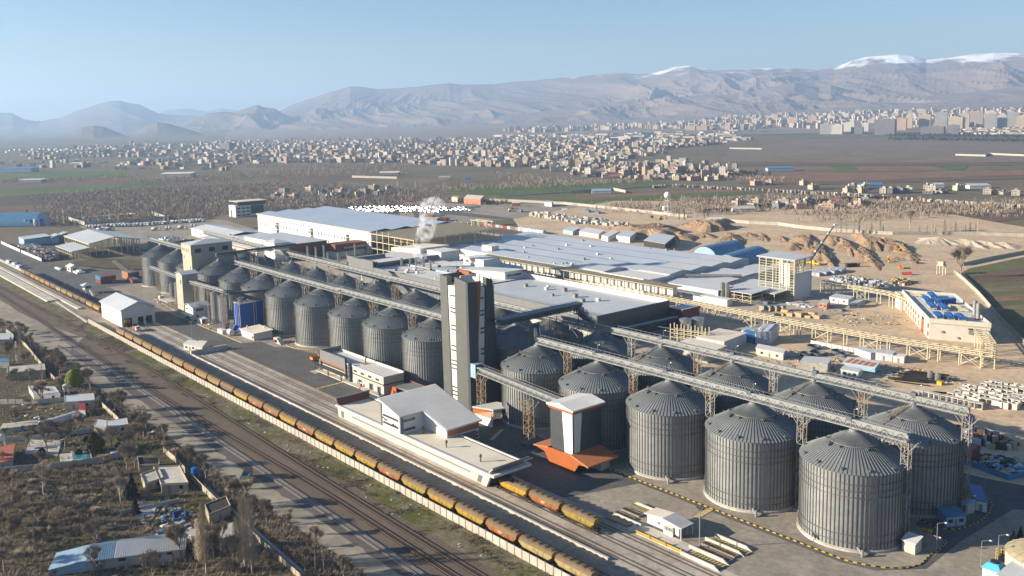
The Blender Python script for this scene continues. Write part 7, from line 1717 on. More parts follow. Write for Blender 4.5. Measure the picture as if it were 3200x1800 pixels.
# ================================================================ FAR LEFT OF THE WORKS
t = thing('open_hangar', 'big open sided hangar with a pale gabled roof on cream posts', 'hangar', (-740,20,z0))
x0,x1,y0,y1,ym = -782,-706,1.5,43,22
b = MB()
b.hexa([(x0-1,y0-1,11.6),(x1+1,y0-1,11.6),(x1+1,ym,15.6),(x0-1,ym,15.6)],[(x0-1,y0-1,12),(x1+1,y0-1,12),(x1+1,ym,16),(x0-1,ym,16)])
b.hexa([(x0-1,ym,15.6),(x1+1,ym,15.6),(x1+1,y1+1,11.6),(x0-1,y1+1,11.6)],[(x0-1,ym,16),(x1+1,ym,16),(x1+1,y1+1,12),(x0-1,y1+1,12)])
b.build('gabled_roof', M['whiteroof'], t)
for i in range(12):
	x = x0+(x1-x0)*i/11
	for y in (y0,y1): b = MB(); b.box(x-.35,x+.35,y-.35,y+.35,z0,11.6); b.build('post', M['creamsteel'], t)
for i in range(1,8): y = y0+(y1-y0)*i/8; b = MB(); b.box(x1-.3,x1+.3,y-.3,y+.3,z0,11.6+4*(1-abs(y-ym)/(y1-ym))); b.build('post', M['creamsteel'], t)
b = MB()
for z in (6,11): b.bar((x0,y0,z),(x1,y0,z),.35); b.bar((x0,y1,z),(x1,y1,z),.35)
b.bar((x1,y0,11.5),(x1,ym,15.5),.5); b.bar((x1,ym,15.5),(x1,y1,11.5),.5); tag(b.build('beams', M['creamsteel'], t), kind='stuff')
slope_roof((x0+26,-13.5),(x1+1,-13.5),(x1+1,y0),(x0+26,y0),6.8,8.8,'whiteroof',t,.35,'lean_to_roof')
for i in range(9):
	x = x0+27+(x1-x0-27)*i/8; b = MB(); b.box(x-.25,x+.25,-13.2,-12.7,z0,6.5); b.build('lean_to_post', M['creamsteel'], t)
b = MB(); b.bar((x0+26,-13,3.6),(x1,-13,3.6),.3); b.bar((x0+26,-13,6.3),(x1,-13,6.3),.3); b.bar((x1,-13,6.3),(x1,y0,8.3),.3)
for i in range(1,5): y = -13+14*i/5; b.box(x1-.2,x1+.2,y-.2,y+.2,z0,6.6+.4*i)
tag(b.build('lean_to_beams', M['creamsteel'], t), kind='stuff')
cabin('red walled house with a pale roof left of the open hangar', (-836,6),(-830,9),(-842,19),6.5,'rust','whiteroof',name='red_house',cat='house',win=False,slope=1.5)
cabin('long pale blue double shed behind the scrap yard', (-854,-22),(-828,-23),(-828,0),6,'bluepale','whiteroof',name='pale_blue_shed',cat='shed',win=False,slope=1.0)
cabin('second pale blue shed section nearer the red house', (-838,0),(-824,0),(-830,8),6,'bluepale','whiteroof',name='pale_blue_shed',cat='shed',win=False,slope=1.5)
litter('scrap_yard','dark scrap metal heaped inside the white fence',-775,-24,52,10,900,['darksteel','steel','under','galv','rust','orangedull','bluepale','lattice'],.6,2.4,'scrap',21,1.3)
litter('scrap_heap','scrap stacked by the lean-to of the hangar',-726,-26,16,8,260,['darksteel','steel','galv','rust'],.6,2.2,'scrap heap',22,1.7)
panel_wall('long white fence along the entry road by the scrap yard', [(-866,-35),(-837,-35.5),(-760,-36),(-709,-36)], 2.6, 'plaster', 5, 'white_fence')
t = thing('gate_house', 'small white gate house with a gabled porch on the traffic island', 'gate house', (-631,-31,z0))
b = MB(); b.box(-640,-630,-34,-28,z0,4.2); b.build('wall', M['plaster'], t); b = MB(); b.hexa([(-642,-35,4.2),(-629,-35,4.2),(-629,-27,4.2),(-642,-27,4.2)],[(-642,-31.2,6.2),(-629,-31.2,6.2),(-629,-30.8,6.2),(-642,-30.8,6.2)]); b.build('roof', M['whiteroof'], t); window(t,'y',-635,2.6,4,1.4,-34,n=3); window(t,'x',-31,2.6,2.5,1.4,-630,sgn=1,n=2)
b = MB(); b.box(-628,-616,-33,-27,z0,2.0); b.box(-626,-619,-31,-28.5,2.0,2.8); b.build('planter_wall', M['plaster'], t)
b = MB(); b.box(-660,-646,-38,-36,z0,2.0); tag(b.build('white_barrier', M['plaster']), 'white barrier left of the small gate house', 'barrier')
for i in range(10): b = MB(); x = -664+i*6; y = 10+i*.3; b.bar((x,y-i*1.2,1.1),(x+9,y-6-i*1.2,1.1),.8,.5); tag(b.build('timber_beam', M['creamsteel']), 'cream beam lying on the oval plot of the yard', 'beam', 'beams on the oval plot')
def container(x, y, rz, m, label, z=.78, L=12.2, group='containers in the yard'):
	k = (m, L)
	if k not in CONT:
		b = MB(); b.box(-L/2,L/2,-1.22,1.22,.12,2.6)
		for i in range(int(L/1.2)): b.box(-L/2+.4+i*1.2,-L/2+.7+i*1.2,-1.26,1.26,.2,2.5)
		d = MB(); d.box(L/2,L/2+.06,-1.1,1.1,.2,2.5); 
		for q in (-.6,.6): d.box(L/2+.06,L/2+.12,q-.04,q+.04,.2,2.5)
		c = MB(); 
		for a in (-L/2,L/2-.2):
			for q in (-1.24,1.04): c.box(a,a+.2,q,q+.2,0,.12); c.box(a,a+.2,q,q+.2,2.6,2.66)
		CONT[k] = (b.mesh('box', M[m]), d.mesh('door', M[m]), c.mesh('corner_castings', M['under']))
	t = thing('shipping_container', label, 'container', (x,y,z), rz, group); a = CONT[k]; put(a[0],'box',t); put(a[1],'door',t); tag(put(a[2],'corner_castings',t), kind='stuff'); return t
CONT = {}
cn = {'contred':'dark red','contblue':'blue','conttan':'orange brown','palecon':'pale'}
for i in range(4):
	for j in range(2):
		m = 'contblue' if (i == 0 and j == 1) else ('conttan' if (i == 3 and j == 0) else 'contred')
		container(-562.5, -32+i*2.7, 0, m, '%s container, %s row of the lone stack, %s from the front' % (cn[m], ('lower','upper')[j], ORDW[i]), .78+2.62*j, group='containers of the stack standing alone')
for i, (x, y, j, m) in enumerate(((-567,-12,0,'conttan'),(-567,-12,1,'conttan'),(-567,-9.2,0,'contred'),(-567,-9.2,1,'contblue'),(-567,-6.4,1,'contred'),(-567,-6.4,0,'contred'),(-549,-14.4,0,'contred'),(-549,-11.6,0,'contblue'))):
	container(x, y, 0, m, '%s container beside the leftmost silo, %s of its group' % (cn[m], ORDW[i]), .78+2.62*j, 14 if i < 6 else 12.2, 'containers beside the leftmost silo')
t = thing('watch_cabin', 'white watch cabin on posts with a pyramid roof behind the far train', 'cabin', (-527,-50,z0))
b = MB(); b.box(-531,-526,-52,-47.5,3.4,6.2); b.build('cabin', M['plaster'], t); b = MB(); b.hexa([(-532.5,-53.5,6.2),(-524.5,-53.5,6.2),(-524.5,-46,6.2),(-532.5,-46,6.2)],[(-528.8,-50,7.8),(-528.2,-50,7.8),(-528.2,-49.6,7.8),(-528.8,-49.6,7.8)]); b.build('roof', M['whiteroof'], t); window(t,'y',-528.5,5.0,4,1.3,-52,n=3); window(t,'x',-49.7,5.0,3.4,1.3,-526,sgn=1,n=3)
for x in (-530.6,-526.6):
	for y in (-51.6,-48): b = MB(); b.box(x,x+.3,y,y+.3,z0,3.4); b.build('post', M['plaster'], t)
b = MB(); b.bar((-526,-49,3.4),(-512,-51,1),.9,.2)
for i in range(8): b.bar((-526+i*2,-49.6,3.4-i*.34),(-526+i*2,-49.6,4.6-i*.34),.1)
b.bar((-526,-49.6,4.6),(-512,-51.6,2.2),.1); b.build('stair', M['plaster'], t)
for i, x in enumerate((-645.5,-620.3,-594.7,-570,-545.7,-492)):
	street_lamp(x, -53.5 if i < 5 else -50, 8.5, 'street lamp along the road behind the far train, %s from its far end' % ORDW[i], 'street lamps of the entry road', (.3,2.0))
t = truck((-387.5,-63.2,.9), 0, 'white cabbed tractor with an orange body at the shed door', 'white_cab', (.7,.7,.68), 'orange_truck', (.6,.2,.03), L=5.6)
truck((-261,-21,.78), PI/2, 'small orange dump truck left of the office block', L=6.0)
for i, (px_,py_) in enumerate(((30,826),(48,834),(62,842))):
	p = at(px_,py_); truck(p, .1, 'covered lorry parked by the far platform, %s of three' % ORDW[i], 'blue_cab', (.08,.16,.35), 'lorry_cover', (.45,.45,.47), 'box', 9, 'lorries by the far platform')
def person(p, rz, label, shirt=(.05,.05,.06), trousers=(.04,.04,.05), h=1.75):
	t = thing('person', label, 'person', p, rz); t.scale = (h/1.75,)*3
	J = [(0,0,.95),(0,0,1.2),(0,0,1.42),(0,0,1.55),(0,.01,1.64),(0,.01,1.74),(.09,.0,.92),(.10,.02,.5),(.10,-.02,.06),(.10,.14,.03),(-.09,0,.92),(-.10,.05,.5),(-.10,-.06,.06),(-.10,.10,.03),(.19,0,1.40),(.24,.0,1.12),(.25,.08,.86),(-.19,0,1.40),(-.24,-.02,1.12),(-.25,.06,.86)]
	E_ = [(0,1),(1,2),(2,3),(3,4),(4,5),(0,6),(6,7),(7,8),(8,9),(0,10),(10,11),(11,12),(12,13),(2,14),(14,15),(15,16),(2,17),(17,18),(18,19)]
	rad = [.15,.15,.16,.06,.10,.085,.10,.075,.05,.045,.10,.075,.05,.045,.07,.05,.04,.07,.05,.04]
	me = bpy.data.meshes.new('person'); me.from_pydata(J, E_, []); ob = bpy.data.objects.new('body', me); COL.objects.link(ob); ob.parent = t
	sk = ob.modifiers.new('skin','SKIN'); 
	for v, r in zip(me.skin_vertices[0].data if len(me.skin_vertices) else [], rad): v.radius = (r,r)
	if not len(me.skin_vertices):
		bpy.context.view_layer.objects.active = ob
	ob.modifiers.new('sub','SUBSURF').levels = 1; ob.modifiers['sub'].render_levels = 1
	m = bpy.data.materials.new('person_clothes'); m.use_nodes = True; n = m.node_tree; bs = n.nodes['Principled BSDF']; tc = n.nodes.new('ShaderNodeTexCoord'); sp = n.nodes.new('ShaderNodeSeparateXYZ'); n.links.new(tc.outputs['Object'], sp.inputs[0]); r = n.nodes.new('ShaderNodeValToRGB'); r.color_ramp.interpolation = 'CONSTANT'
	mp = n.nodes.new('ShaderNodeMath'); mp.operation = 'DIVIDE'; mp.inputs[1].default_value = 2; n.links.new(sp.outputs[2], mp.inputs[0]); n.links.new(mp.outputs[0], r.inputs[0])
	e = r.color_ramp.elements; e[0].position = 0; e[0].color = (*trousers,1); e[1].position = .47; e[1].color = (*shirt,1)
	for pos, c in ((.76,(.45,.28,.2)),(.845,(.03,.02,.02))): q = e.new(pos); q.color = (*c,1)
	n.links.new(r.outputs[0], bs.inputs['Base Color']); bs.inputs['Roughness'].default_value = .8; me.materials.append(m); return t
person((-204.5,-31.5,.78), .6, 'person in dark clothes standing before the office doors')
person((-358.4,-33.6,.78), 1.2, 'person in dark clothes walking by the kerb below the hopper bins')
person((-525.5,-21.8,.78), .2, 'person in dark clothes at the kerb near the leftmost silo')
b = MB(); b.box(-193.6,-192.8,-29.4,-28.6,z0,z0+1.3); tag(b.build('blue_barrel', M['bluepaint']), 'blue barrel at the corner of the office', 'barrel')
b = MB(); b.box(-209.4,-208.6,-28.6,-27.9,z0,z0+1.5); tag(b.build('red_cabinet', M['red']), 'red hose cabinet before the office wall', 'cabinet')
arch_shed('long blue arched hall at the far left edge', at(-70,706), at(136,702), 17, 'bluearch', 'arched_hall')
for i in range(12):
	p = at(45+i*7.6,705+(i%2)*2); b = MB(); r = random.uniform(2.2,3); b.cyl(p.x,p.y,r,z0,z0+random.uniform(6,9),10); tag(b.build('plastic_tank', M[random.choice(['orange','bluepaint','galv','tarp','contred','contblue'])]), 'upright tank before the blue arched hall, %s from the left' % ORDW[i], 'tank', 'upright tanks before the arched hall')
panel_wall('grey wall of the far container compound', [at(215,690),at(265,706),at(519,687)], 4, 'concrete', 8, 'compound_wall')
panel_wall('rear wall of the far container compound', [at(475,672),at(519,687)], 4, 'wallcon', 8, 'compound_wall')
for i in range(14):
	p = at(262+i*12,686-i*.9); container(p.x,p.y,.2,['contblue','contblue','contblue','palecon','contblue','contblue','contblue','contblue','conttan','contred','conttan','conttan','palecon','conttan'][i],'container in the walled compound, %s from the left' % ORDW[i],.78,12,'containers in the walled compound')
for i in range(5): p = at(313+i*9,692-i*.4); b = MB(); b.box(p.x-3,p.x+3,p.y-2,p.y+2,z0,3); tag(b.build('crate', M['wood']), 'timber crate in the walled compound, %s from the left' % ORDW[i], 'crate', 'crates in the walled compound')
random.seed(4); k = 0
def mixrow(a, c, n, what, z=.78):
	global k
	for i in range(n):
		f = i/max(1,n-1); p = at(a[0]+(c[0]-a[0])*f+random.uniform(-1.5,1.5), a[1]+(c[1]-a[1])*f+random.uniform(-.8,.8)); o = copy_tree(MIX[random.randrange(3)]) if k > 2 else MIX[k]; o.location = (p.x,p.y,z); o.rotation_euler = (0,0,random.uniform(.6,1.0)); o['label'] = '%s, %s from the left' % (what, ORDW[i]); k += 1
MIX = [truck((0,0,0),0,'a','white_cab',(.7,.7,.68),'white_drum',(.30,.30,.29),kd,8,'concrete mixer and tank lorries in the far lorry yard',1.15) for kd in ('mixer','tank','mixer')]
for q_ in MIX: KIDS[q_.name] = list(q_.children)
bpy.context.view_layer.update()
mixrow((283,716),(390,708),9,'white drum lorry in the front row of the far yard'); mixrow((395,712),(455,707),6,'white drum lorry in the middle row of the far yard'); mixrow((468,706),(525,702),6,'white drum lorry in the right row of the far yard'); mixrow((546,700),(632,695),12,'white drum lorry in the long rear row of the far yard'); mixrow((318,724),(345,722),3,'white drum lorry near the hangar roof'); mixrow((490,724),(610,714),4,'white drum lorry on its own in the gravel yard')
t = thing('glass_office', 'white framed glass office block of four storeys at the edge of the wood', 'office', (-908,236,z0))
b = MB(); b.box(-925,-906,219,256,z0,14.5); b.build('body', M['plaster'], t)
b = MB(); b.box(-927,-905,222,257,14.5,18.5); b.build('glass_storey', M['glass'], t); b = MB(); b.box(-928,-904,221,258,18.5,19.0); b.build('roof', M['tanroof'], t)
b = MB(); b.box(-906,-905.7,238,254,4,13.5); b.build('glass_wall', M['glass'], t)
for z in (3,7,11):
	for u in (223,229,234.5): window(t,'x',u,z,4,1.8,-906,sgn=1,n=2)
cabin('small brown outbuilding left of the glass office', at(722,680),at(735,680),at(742,674),8,'wood','whiteroof',name='outbuilding',cat='building',win=False,door=False)
random.seed(9); CARL = [('white_car',(.26,.26,.255)),('silver_car',(.14,.145,.15)),('dark_car',(.06,.06,.07)),('blue_car',(.05,.09,.2)),('white_car',(.26,.26,.255))]
k = 0
for j in range(7):
	for i in range(26):
		px_ = 1085+i*14.5+j*9+random.uniform(-2,2); py_ = 651+j*2.6-(i*.15 if i < 13 else 0)+random.uniform(-.5,.5)
		if random.random() < .15 or (j > 4 and i > 16): continue
		p = at(px_,py_); c = random.choice(CARL); o = car(p+Vector((0,0,.78)), random.choice([.2,.25,PI+.2]), 'small parked car among the packed rows of the parking field', 'cars packed in the parking field', *c); o.scale = (1.2,)*3; k += 1
truck(at(1630,664), -.6, 'red cabbed lorry with a blue load on the gravel park', 'red_cab', (.5,.03,.03), 'blue_load', (.1,.2,.4), 'box', 12); truck(at(1592,662), -.6, 'white and blue tanker lorry on the gravel park', 'blue_cab', (.08,.16,.35), 'tank_silver', (.5,.52,.55), 'tank', 11); truck(at(1600,655), -.6, 'red lorry behind the tanker on the gravel park', 'red_cab', (.5,.03,.03), 'red_body', (.4,.06,.04), 'dump', 10)
truck(at(1767,660), .8, 'white box lorry alone on the gravel park', 'white_cab', (.7,.7,.68), 'white_body', (.7,.7,.68), 'box', 9)
cabin('orange walled gate building with a pale roof beside the gravel park', at(1450,638),at(1502,642),at(1512,634),7,'orangedull','tanroof',name='gate_building',cat='building',slope=1.5)
cabin('yellow roofed kiosk left of the orange gate building', at(1412,632),at(1430,634),at(1436,630),6,'plaster','yellow',name='kiosk',cat='kiosk',win=False)
cabin('white site office on the gravel park by the boundary wall', at(1702,646),at(1724,648),at(1730,644),5,'plaster','whiteroof')
litter('precast_parts','grey precast parts laid out by the earth mounds',*at(1830,695)[:2],60,14,260,['concrete','palecon','tarp','wallcon'],1,3,'precast parts',31,1.6)
litter('precast_parts','rows of grey pipes and parts by the boundary wall',*at(1720,682)[:2],34,7,130,['concrete','palecon','wallcon'],1,3,'precast parts',32,1.8)
for i, (px_,py_,m) in enumerate(((1838,664,'contblue'),(1868,668,'contblue'),(1795,700,'bluepale'))): p = at(px_,py_); container(p.x,p.y,-.5,m if m in cn else 'palecon','container beside the crane by the boundary wall, %s' % ['left','right','below'][i],.78,16,'containers by the boundary wall')
sheet('lorry_road', [at(1290,664),at(1420,650),at(1500,645),at(1500,650),at(1440,656),at(1440,665),at(1530,676),at(1600,684),at(1600,690),at(1500,682),at(1400,672),at(1340,690),at(1300,690)], G['asphalt'], z=.86)
# ================================================================ TREES
def branchy(seed, h, spread, lean=.0, up=.5, twigs=900, levels=4, th=.16, forks=4, start=.3, narrow=False):
	"trunk and crown meshes of a leafless tree: forking limbs, thin blades for twigs"
	rnd = random.Random(seed); tr = MB(); cr = MB(); tips = []
	def limb(p, d, L, r, lv):
		n = 3; q = p
		for i in range(n):
			d2 = (d+Vector((rnd.uniform(-.18,.18),rnd.uniform(-.18,.18),rnd.uniform(-.05,.16)))).normalized(); e = q+d2*(L/n); (tr if lv < 2 else cr).tube(q, e, r*(1-.28*i/n), 5 if lv < 2 else 3, r2=r*(1-.28*(i+1)/n)); q = e; d = d2
			if lv >= 1: tips.append((q.copy(), d.copy(), r))
		if lv >= levels: return
		k = forks if lv == 0 else rnd.choice((2,3,3))
		for i in range(k):
			a = rnd.uniform(0,2*PI); s = rnd.uniform(.5,1)*spread; dd = (d*up+Vector((math.cos(a)*s,math.sin(a)*s,rnd.uniform(.25,.7)))).normalized(); limb(q-d*rnd.uniform(0,.3)*L*(.6 if lv == 0 else .4), dd, L*rnd.uniform(.55,.8), r*.6, lv+1)
	limb(Vector((0,0,0)), Vector((lean,0,1)).normalized(), h*start, th, 0)
	for i in range(twigs):
		p, d, r = rnd.choice(tips); a = Vector((rnd.uniform(-1,1),rnd.uniform(-1,1),rnd.uniform(-.3,1))).normalized(); dd = (d*.7+a).normalized(); L = h*rnd.uniform(.05,.14); w_ = .026+.014*rnd.random(); s = dd.orthogonal().normalized()*w_; e = p+dd*L
		cr.add([p-s,p+s,e],[(0,1,2)]); m = p+dd*L*.5; d3 = (dd+Vector((rnd.uniform(-1,1),rnd.uniform(-1,1),rnd.uniform(-.3,.8)))).normalized(); cr.add([m-s*.8,m+s*.8,m+d3*L*.6],[(0,1,2)])
	return tr, cr
def poplar(seed, h, r, twigs=1500):
	rnd = random.Random(seed); tr = MB(); cr = MB(); tr.tube((0,0,0),(0,0,h*.97),.2,6,r2=.03)
	for i in range(90):
		z = h*(.12+.8*rnd.random()); a = rnd.uniform(0,2*PI); L = h*.16*(1.15-z/h); e = Vector((math.cos(a)*r*.55*(1.2-z/h),math.sin(a)*r*.55*(1.2-z/h),z+L)); cr.tube((0,0,z),e,.05,3,r2=.015)
	for i in range(twigs):
		z = h*(.1+.88*rnd.random()); a = rnd.uniform(0,2*PI); q = r*rnd.random()*min(1,(1.12-z/h)*1.8)*min(1,.3+z/h*3); p = Vector((math.cos(a)*q,math.sin(a)*q,z)); d = Vector((math.cos(a)*.25,math.sin(a)*.25,1)).normalized(); s = d.orthogonal().normalized()*.026; cr.add([p-s,p+s,p+d*h*rnd.uniform(.04,.09)],[(0,1,2)])
	return tr, cr
def leafy(seed, h, r, n, shape='round', ls=.16):
	rnd = random.Random(seed); tr = MB(); cr = MB(); tr.tube((0,0,0),(0,0,h*.7),.22,6,r2=.08)
	cl = [(rnd.uniform(-.6,.6)*r, rnd.uniform(-.6,.6)*r, h*rnd.uniform(.3,.9), rnd.uniform(.3,.6)*r) for _ in range(14)]
	for i in range(n):
		z = rnd.random(); a = rnd.uniform(0,2*PI)
		if shape == 'round': q = r*math.sqrt(max(0,1-(2*z-1)**2))*(.55+.45*rnd.random()**.4); zz = h*(.15+.85*z)
		elif shape == 'egg': q = r*(math.sin(PI*min(1,z**.75))**.8)*(.6+.4*rnd.random()**.3)*(1+.12*math.sin(3*a+z*5)); zz = h*z
		else: q = r*(1.05-z)*(.4+.6*rnd.random()**.5)*(1+.25*math.sin(9*z*PI+a)); zz = h*(.08+.92*z)
		x, y = q*math.cos(a), q*math.sin(a); s = ls*rnd.uniform(.6,1.4)
		if shape == 'willow': pass
		u = Vector((rnd.uniform(-1,1),rnd.uniform(-1,1),rnd.uniform(-1,1))).normalized(); v = u.orthogonal().normalized()
		if shape == 'round': v = Vector((0,0,-1)); u = Vector((math.cos(a+1.5),math.sin(a+1.5),0)); cr.add([Vector((x,y,zz))+u*s*.5,Vector((x,y,zz))-u*s*.5,Vector((x*1.05,y*1.05,zz))+v*s*4],[(0,1,2)])
		else: p = Vector((x,y,zz)); cr.add([p-u*s,p+v*s*.8,p+u*s,p-v*s*.8],[(0,1,2,3)])
	return tr, cr
def proto(kind, pair, mt, mc): return (kind, pair[0].mesh('trunk', M[mt]), pair[1].mesh('crown', M[mc]))
TP = dict(
 o1=proto('orchard_tree', branchy(1,5.5,.95,twigs=1000,levels=3,th=.13,start=.28),'bark','twig'), o2=proto('orchard_tree', branchy(2,5,.9,lean=.15,twigs=900,levels=3,th=.12,start=.26),'bark','twig'), o3=proto('orchard_tree', branchy(3,6.2,.8,twigs=1100,levels=3,th=.14,start=.3),'bark','twig'),
 b1=proto('bare_tree', branchy(11,11,.62,twigs=2600,levels=4,th=.26,forks=5,start=.3),'bark','twig'), b2=proto('bare_tree', branchy(12,12,.6,lean=.1,twigs=2800,levels=4,th=.28,forks=4,start=.32),'bark','twig'), p1=proto('pale_bare_tree', branchy(13,12,.5,twigs=2200,levels=4,th=.24,forks=4,start=.34),'palebark','paletwig'),
 q1=proto('poplar_tree', poplar(21,17,1.9,2000),'palebark','paletwig'), q2=proto('poplar_tree', poplar(22,14,1.4,1500),'palebark','paletwig'),
 w1=proto('willow_tree', leafy(31,8.5,4.2,5200,'round',.26),'bark','willow'), c1=proto('round_conifer', leafy(32,6.6,2.9,7500,'egg',.22),'bark','conifer'), k1=proto('dark_conifer', leafy(33,8,1.8,3500,'cone',.2),'bark','conifdark'), s1=proto('leafy_bush', leafy(34,2.4,1.3,900,'egg',.2),'bark','conifdark'), s2=proto('budding_tree', leafy(35,6,2.2,1500,'round',.16),'bark','willow'),
)
def tree(k, p, label, group=None, sc=1.0, rz=None):
	kd, tm, cm = TP[k]; t = thing(kd, label, 'tree', p, random.uniform(0,6.28) if rz is None else rz, group); s = sc*random.uniform(.94,1.06); t.scale = (s,s,s); put(tm,'trunk',t); put(cm,'crown',t); return t
random.seed(77)
GZ = .80
tree('w1', at(235,1210,GZ), 'yellow green willow beside the dirt road at the left', sc=1.0)
tree('c1', at(298,1412,GZ), 'dense round golden green conifer in the walled garden', sc=1.0)
tree('b1', at(92,1398,GZ), 'bare forked tree on the paved terrace by the water tower', sc=.62)
tree('b2', at(205,1405,GZ), 'broad bare tree left of the round conifer', sc=.85)
tree('b1', at(450,1370,GZ), 'bare tree with yellowish twigs beside the dirt road and white roof', sc=.95)
tree('b2', at(305,1290,GZ), 'bare tree leaning over the garden wall beside the white roof', sc=.6)
tree('p1', at(140,1575,GZ), 'tall pale branched tree in the orchard', sc=1.0)
tree('p1', at(380,1592,GZ), 'pale slender tree near the plastic sheet', sc=.85)
tree('b1', at(188,1662,GZ), 'wide reddish bare tree at the lower left', sc=.7)
tree('k1', at(415,1560,GZ), 'ragged dark conifer beside the ruined house', sc=1.05); tree('k1', at(425,1610,GZ), 'drooping dark conifer by the white sheet', sc=.7)
tree('b1', at(295,1790,GZ), 'dark bare tree before the long ribbed shed', sc=.75); tree('b2', at(560,1740,GZ), 'dark bare tree right of the ribbed shed', sc=.85); tree('b1', at(590,1460,GZ), 'bare tree by the road above the blue tank', sc=.8); tree('b2', at(730,1590,GZ), 'bushy brown tree beside the dump truck', sc=.7); tree('b1', at(690,1720,GZ), 'tangled bare tree between the poplars', sc=.8); tree('b2', at(640,1720,GZ), 'bare tree behind the left poplar', sc=.7)
for i, (x, y, s, k) in enumerate(((645,1790,1.05,'q1'),(765,1770,1.1,'q1'),(788,1790,1.12,'q1'),(742,1755,.9,'q2'),(622,1765,.85,'q2'),(40,1130,.9,'q2'),(55,1135,.8,'q2'),(135,1215,.8,'q2'),(68,1120,.8,'q1'))):
	tree(k, at(x,y,GZ), 'pale bare poplar, %s' % ['tallest of the pair left of the gap','left of the two big ones by the road','right of the two big ones by the road','slim one behind the two big ones','slim one behind the left poplar','first of the row at the left edge','second of the row at the left edge','lone one before the brick wall','stout one of the row at the left edge'][i], 'pale poplars of the foreground', s)
tree('b1', at(3003,868,.8), 'big pale tree at the bend of the right hand wall', sc=2.3, rz=1); tree('p1', at(2842,728,.6), 'lone bare tree standing beyond the far wall', sc=1.9)
for i, (x, y) in enumerate(((3130,1756),(3188,1688),(3166,1700))): tree('k1', at(x,y,.8), 'small dark conifer by the round tank, %s' % ['nearest the lamp','at the right edge','between the other two'][i], 'conifers by the round tank', .45)
n = 0
for j in range(9):
	for i in range(13):
		x = i*38+(j%2)*16+random.uniform(-10,10)-8; y = 1492+j*25+random.uniform(-9,9)
		if x > 395-(max(0,j-3))*22 or random.random() < .16: continue
		tree(random.choice(['o1','o2','o3']), at(x,y,GZ), 'small leafless fruit tree in the rows of the orchard', 'fruit trees of the orchard', random.uniform(.8,1.3)); n += 1
for i in range(95):
	u = random.random(); x = random.uniform(-20,1000) if u < .35 else random.uniform(-20,480); y = random.uniform(1700,1850) if u < .35 else random.uniform(1110,1490)
	p = at(x,y,GZ)
	if p.y > -115.5: continue
	tree(random.choice(['o1','o2','o3','b1','b2']), p, 'leafless tree among the walled gardens and houses', 'leafless trees of the gardens', random.uniform(.6,1.0))
for i in range(62):
	X = -62-i*6.4+random.uniform(-4,4); tree(random.choice(['b1','b2','o3','o1']), Vector((X,-115.8+random.uniform(-3.5,1.2),GZ)), 'leafless roadside tree along the garden wall', 'leafless trees along the dirt road', random.uniform(.5,.95))
for i in range(10): tree('s1', at(random.uniform(0,420),random.uniform(1360,1480),GZ), 'small dark evergreen bush in the gardens', 'evergreen bushes of the gardens', random.uniform(.6,1.2))
def scrub(name, label, pts, m, hmin, hmax, blades=7, w_=.05):
	rnd = random.Random(len(pts)); b = MB()
	for p in pts:
		h = rnd.uniform(hmin,hmax)
		for k in range(blades):
			a = rnd.uniform(0,2*PI); r = h*rnd.uniform(.2,.9); q = Vector((p[0]+rnd.uniform(-.2,.2),p[1]+rnd.uniform(-.2,.2),GZ-.03)); s = Vector((math.cos(a+1.6),math.sin(a+1.6),0))*w_*(1+h*.3); b.add([q-s,q+s,q+Vector((math.cos(a)*r,math.sin(a)*r,h*rnd.uniform(.5,1)))],[(0,1,2)])
	return tag(b.build(name, M[m]), label, 'scrub', kind='stuff')
mat_g = M['weed'] = mat('green_weeds', (.085,.11,.015), .9, 0, .3, .6); M['dryweed'] = mat('dry_weeds', (.17,.13,.085), .95, 0, .25, .6)
P_ = []
while len(P_) < 5200:
	x = -520+580*random.random()**.7; y = -89+12*random.random(); g_ = float(ridged(np.array([x/14.]),np.array([y/8.]),3)[0])
	if g_ > .5+.2*random.random() and abs(y-interp(T3,x)) > 1.0: P_.append((x,y))
scrub('dry_weeds','dry brown weeds and brush over the strip between track and wall',P_,'dryweed',.25,.9)
P_ = [(-430+490*random.random()**.7,-78.6-1.5*random.random()**2*2) for _ in range(1800)]; scrub('green_weeds','fresh green weeds at the foot of the concrete wall',P_,'weed',.12,.4,6)
P_ = []
while len(P_) < 5200:
	x, y = random.uniform(-30,1050), random.uniform(1100,1850); p = at(x,y,GZ)
	if p.y < -116: P_.append((p.x,p.y))
scrub('brambles','tangled brown brush filling the gardens and the lower left corner',P_,'twig',.5,1.9,10,.04)
P_ = [(random.uniform(-480,-40),-115+random.uniform(-5,3.2)) for _ in range(2600)]; scrub('roadside_brush','dark brush along the roadside wall of the gardens',P_,'twig',.6,1.9,12,.04)
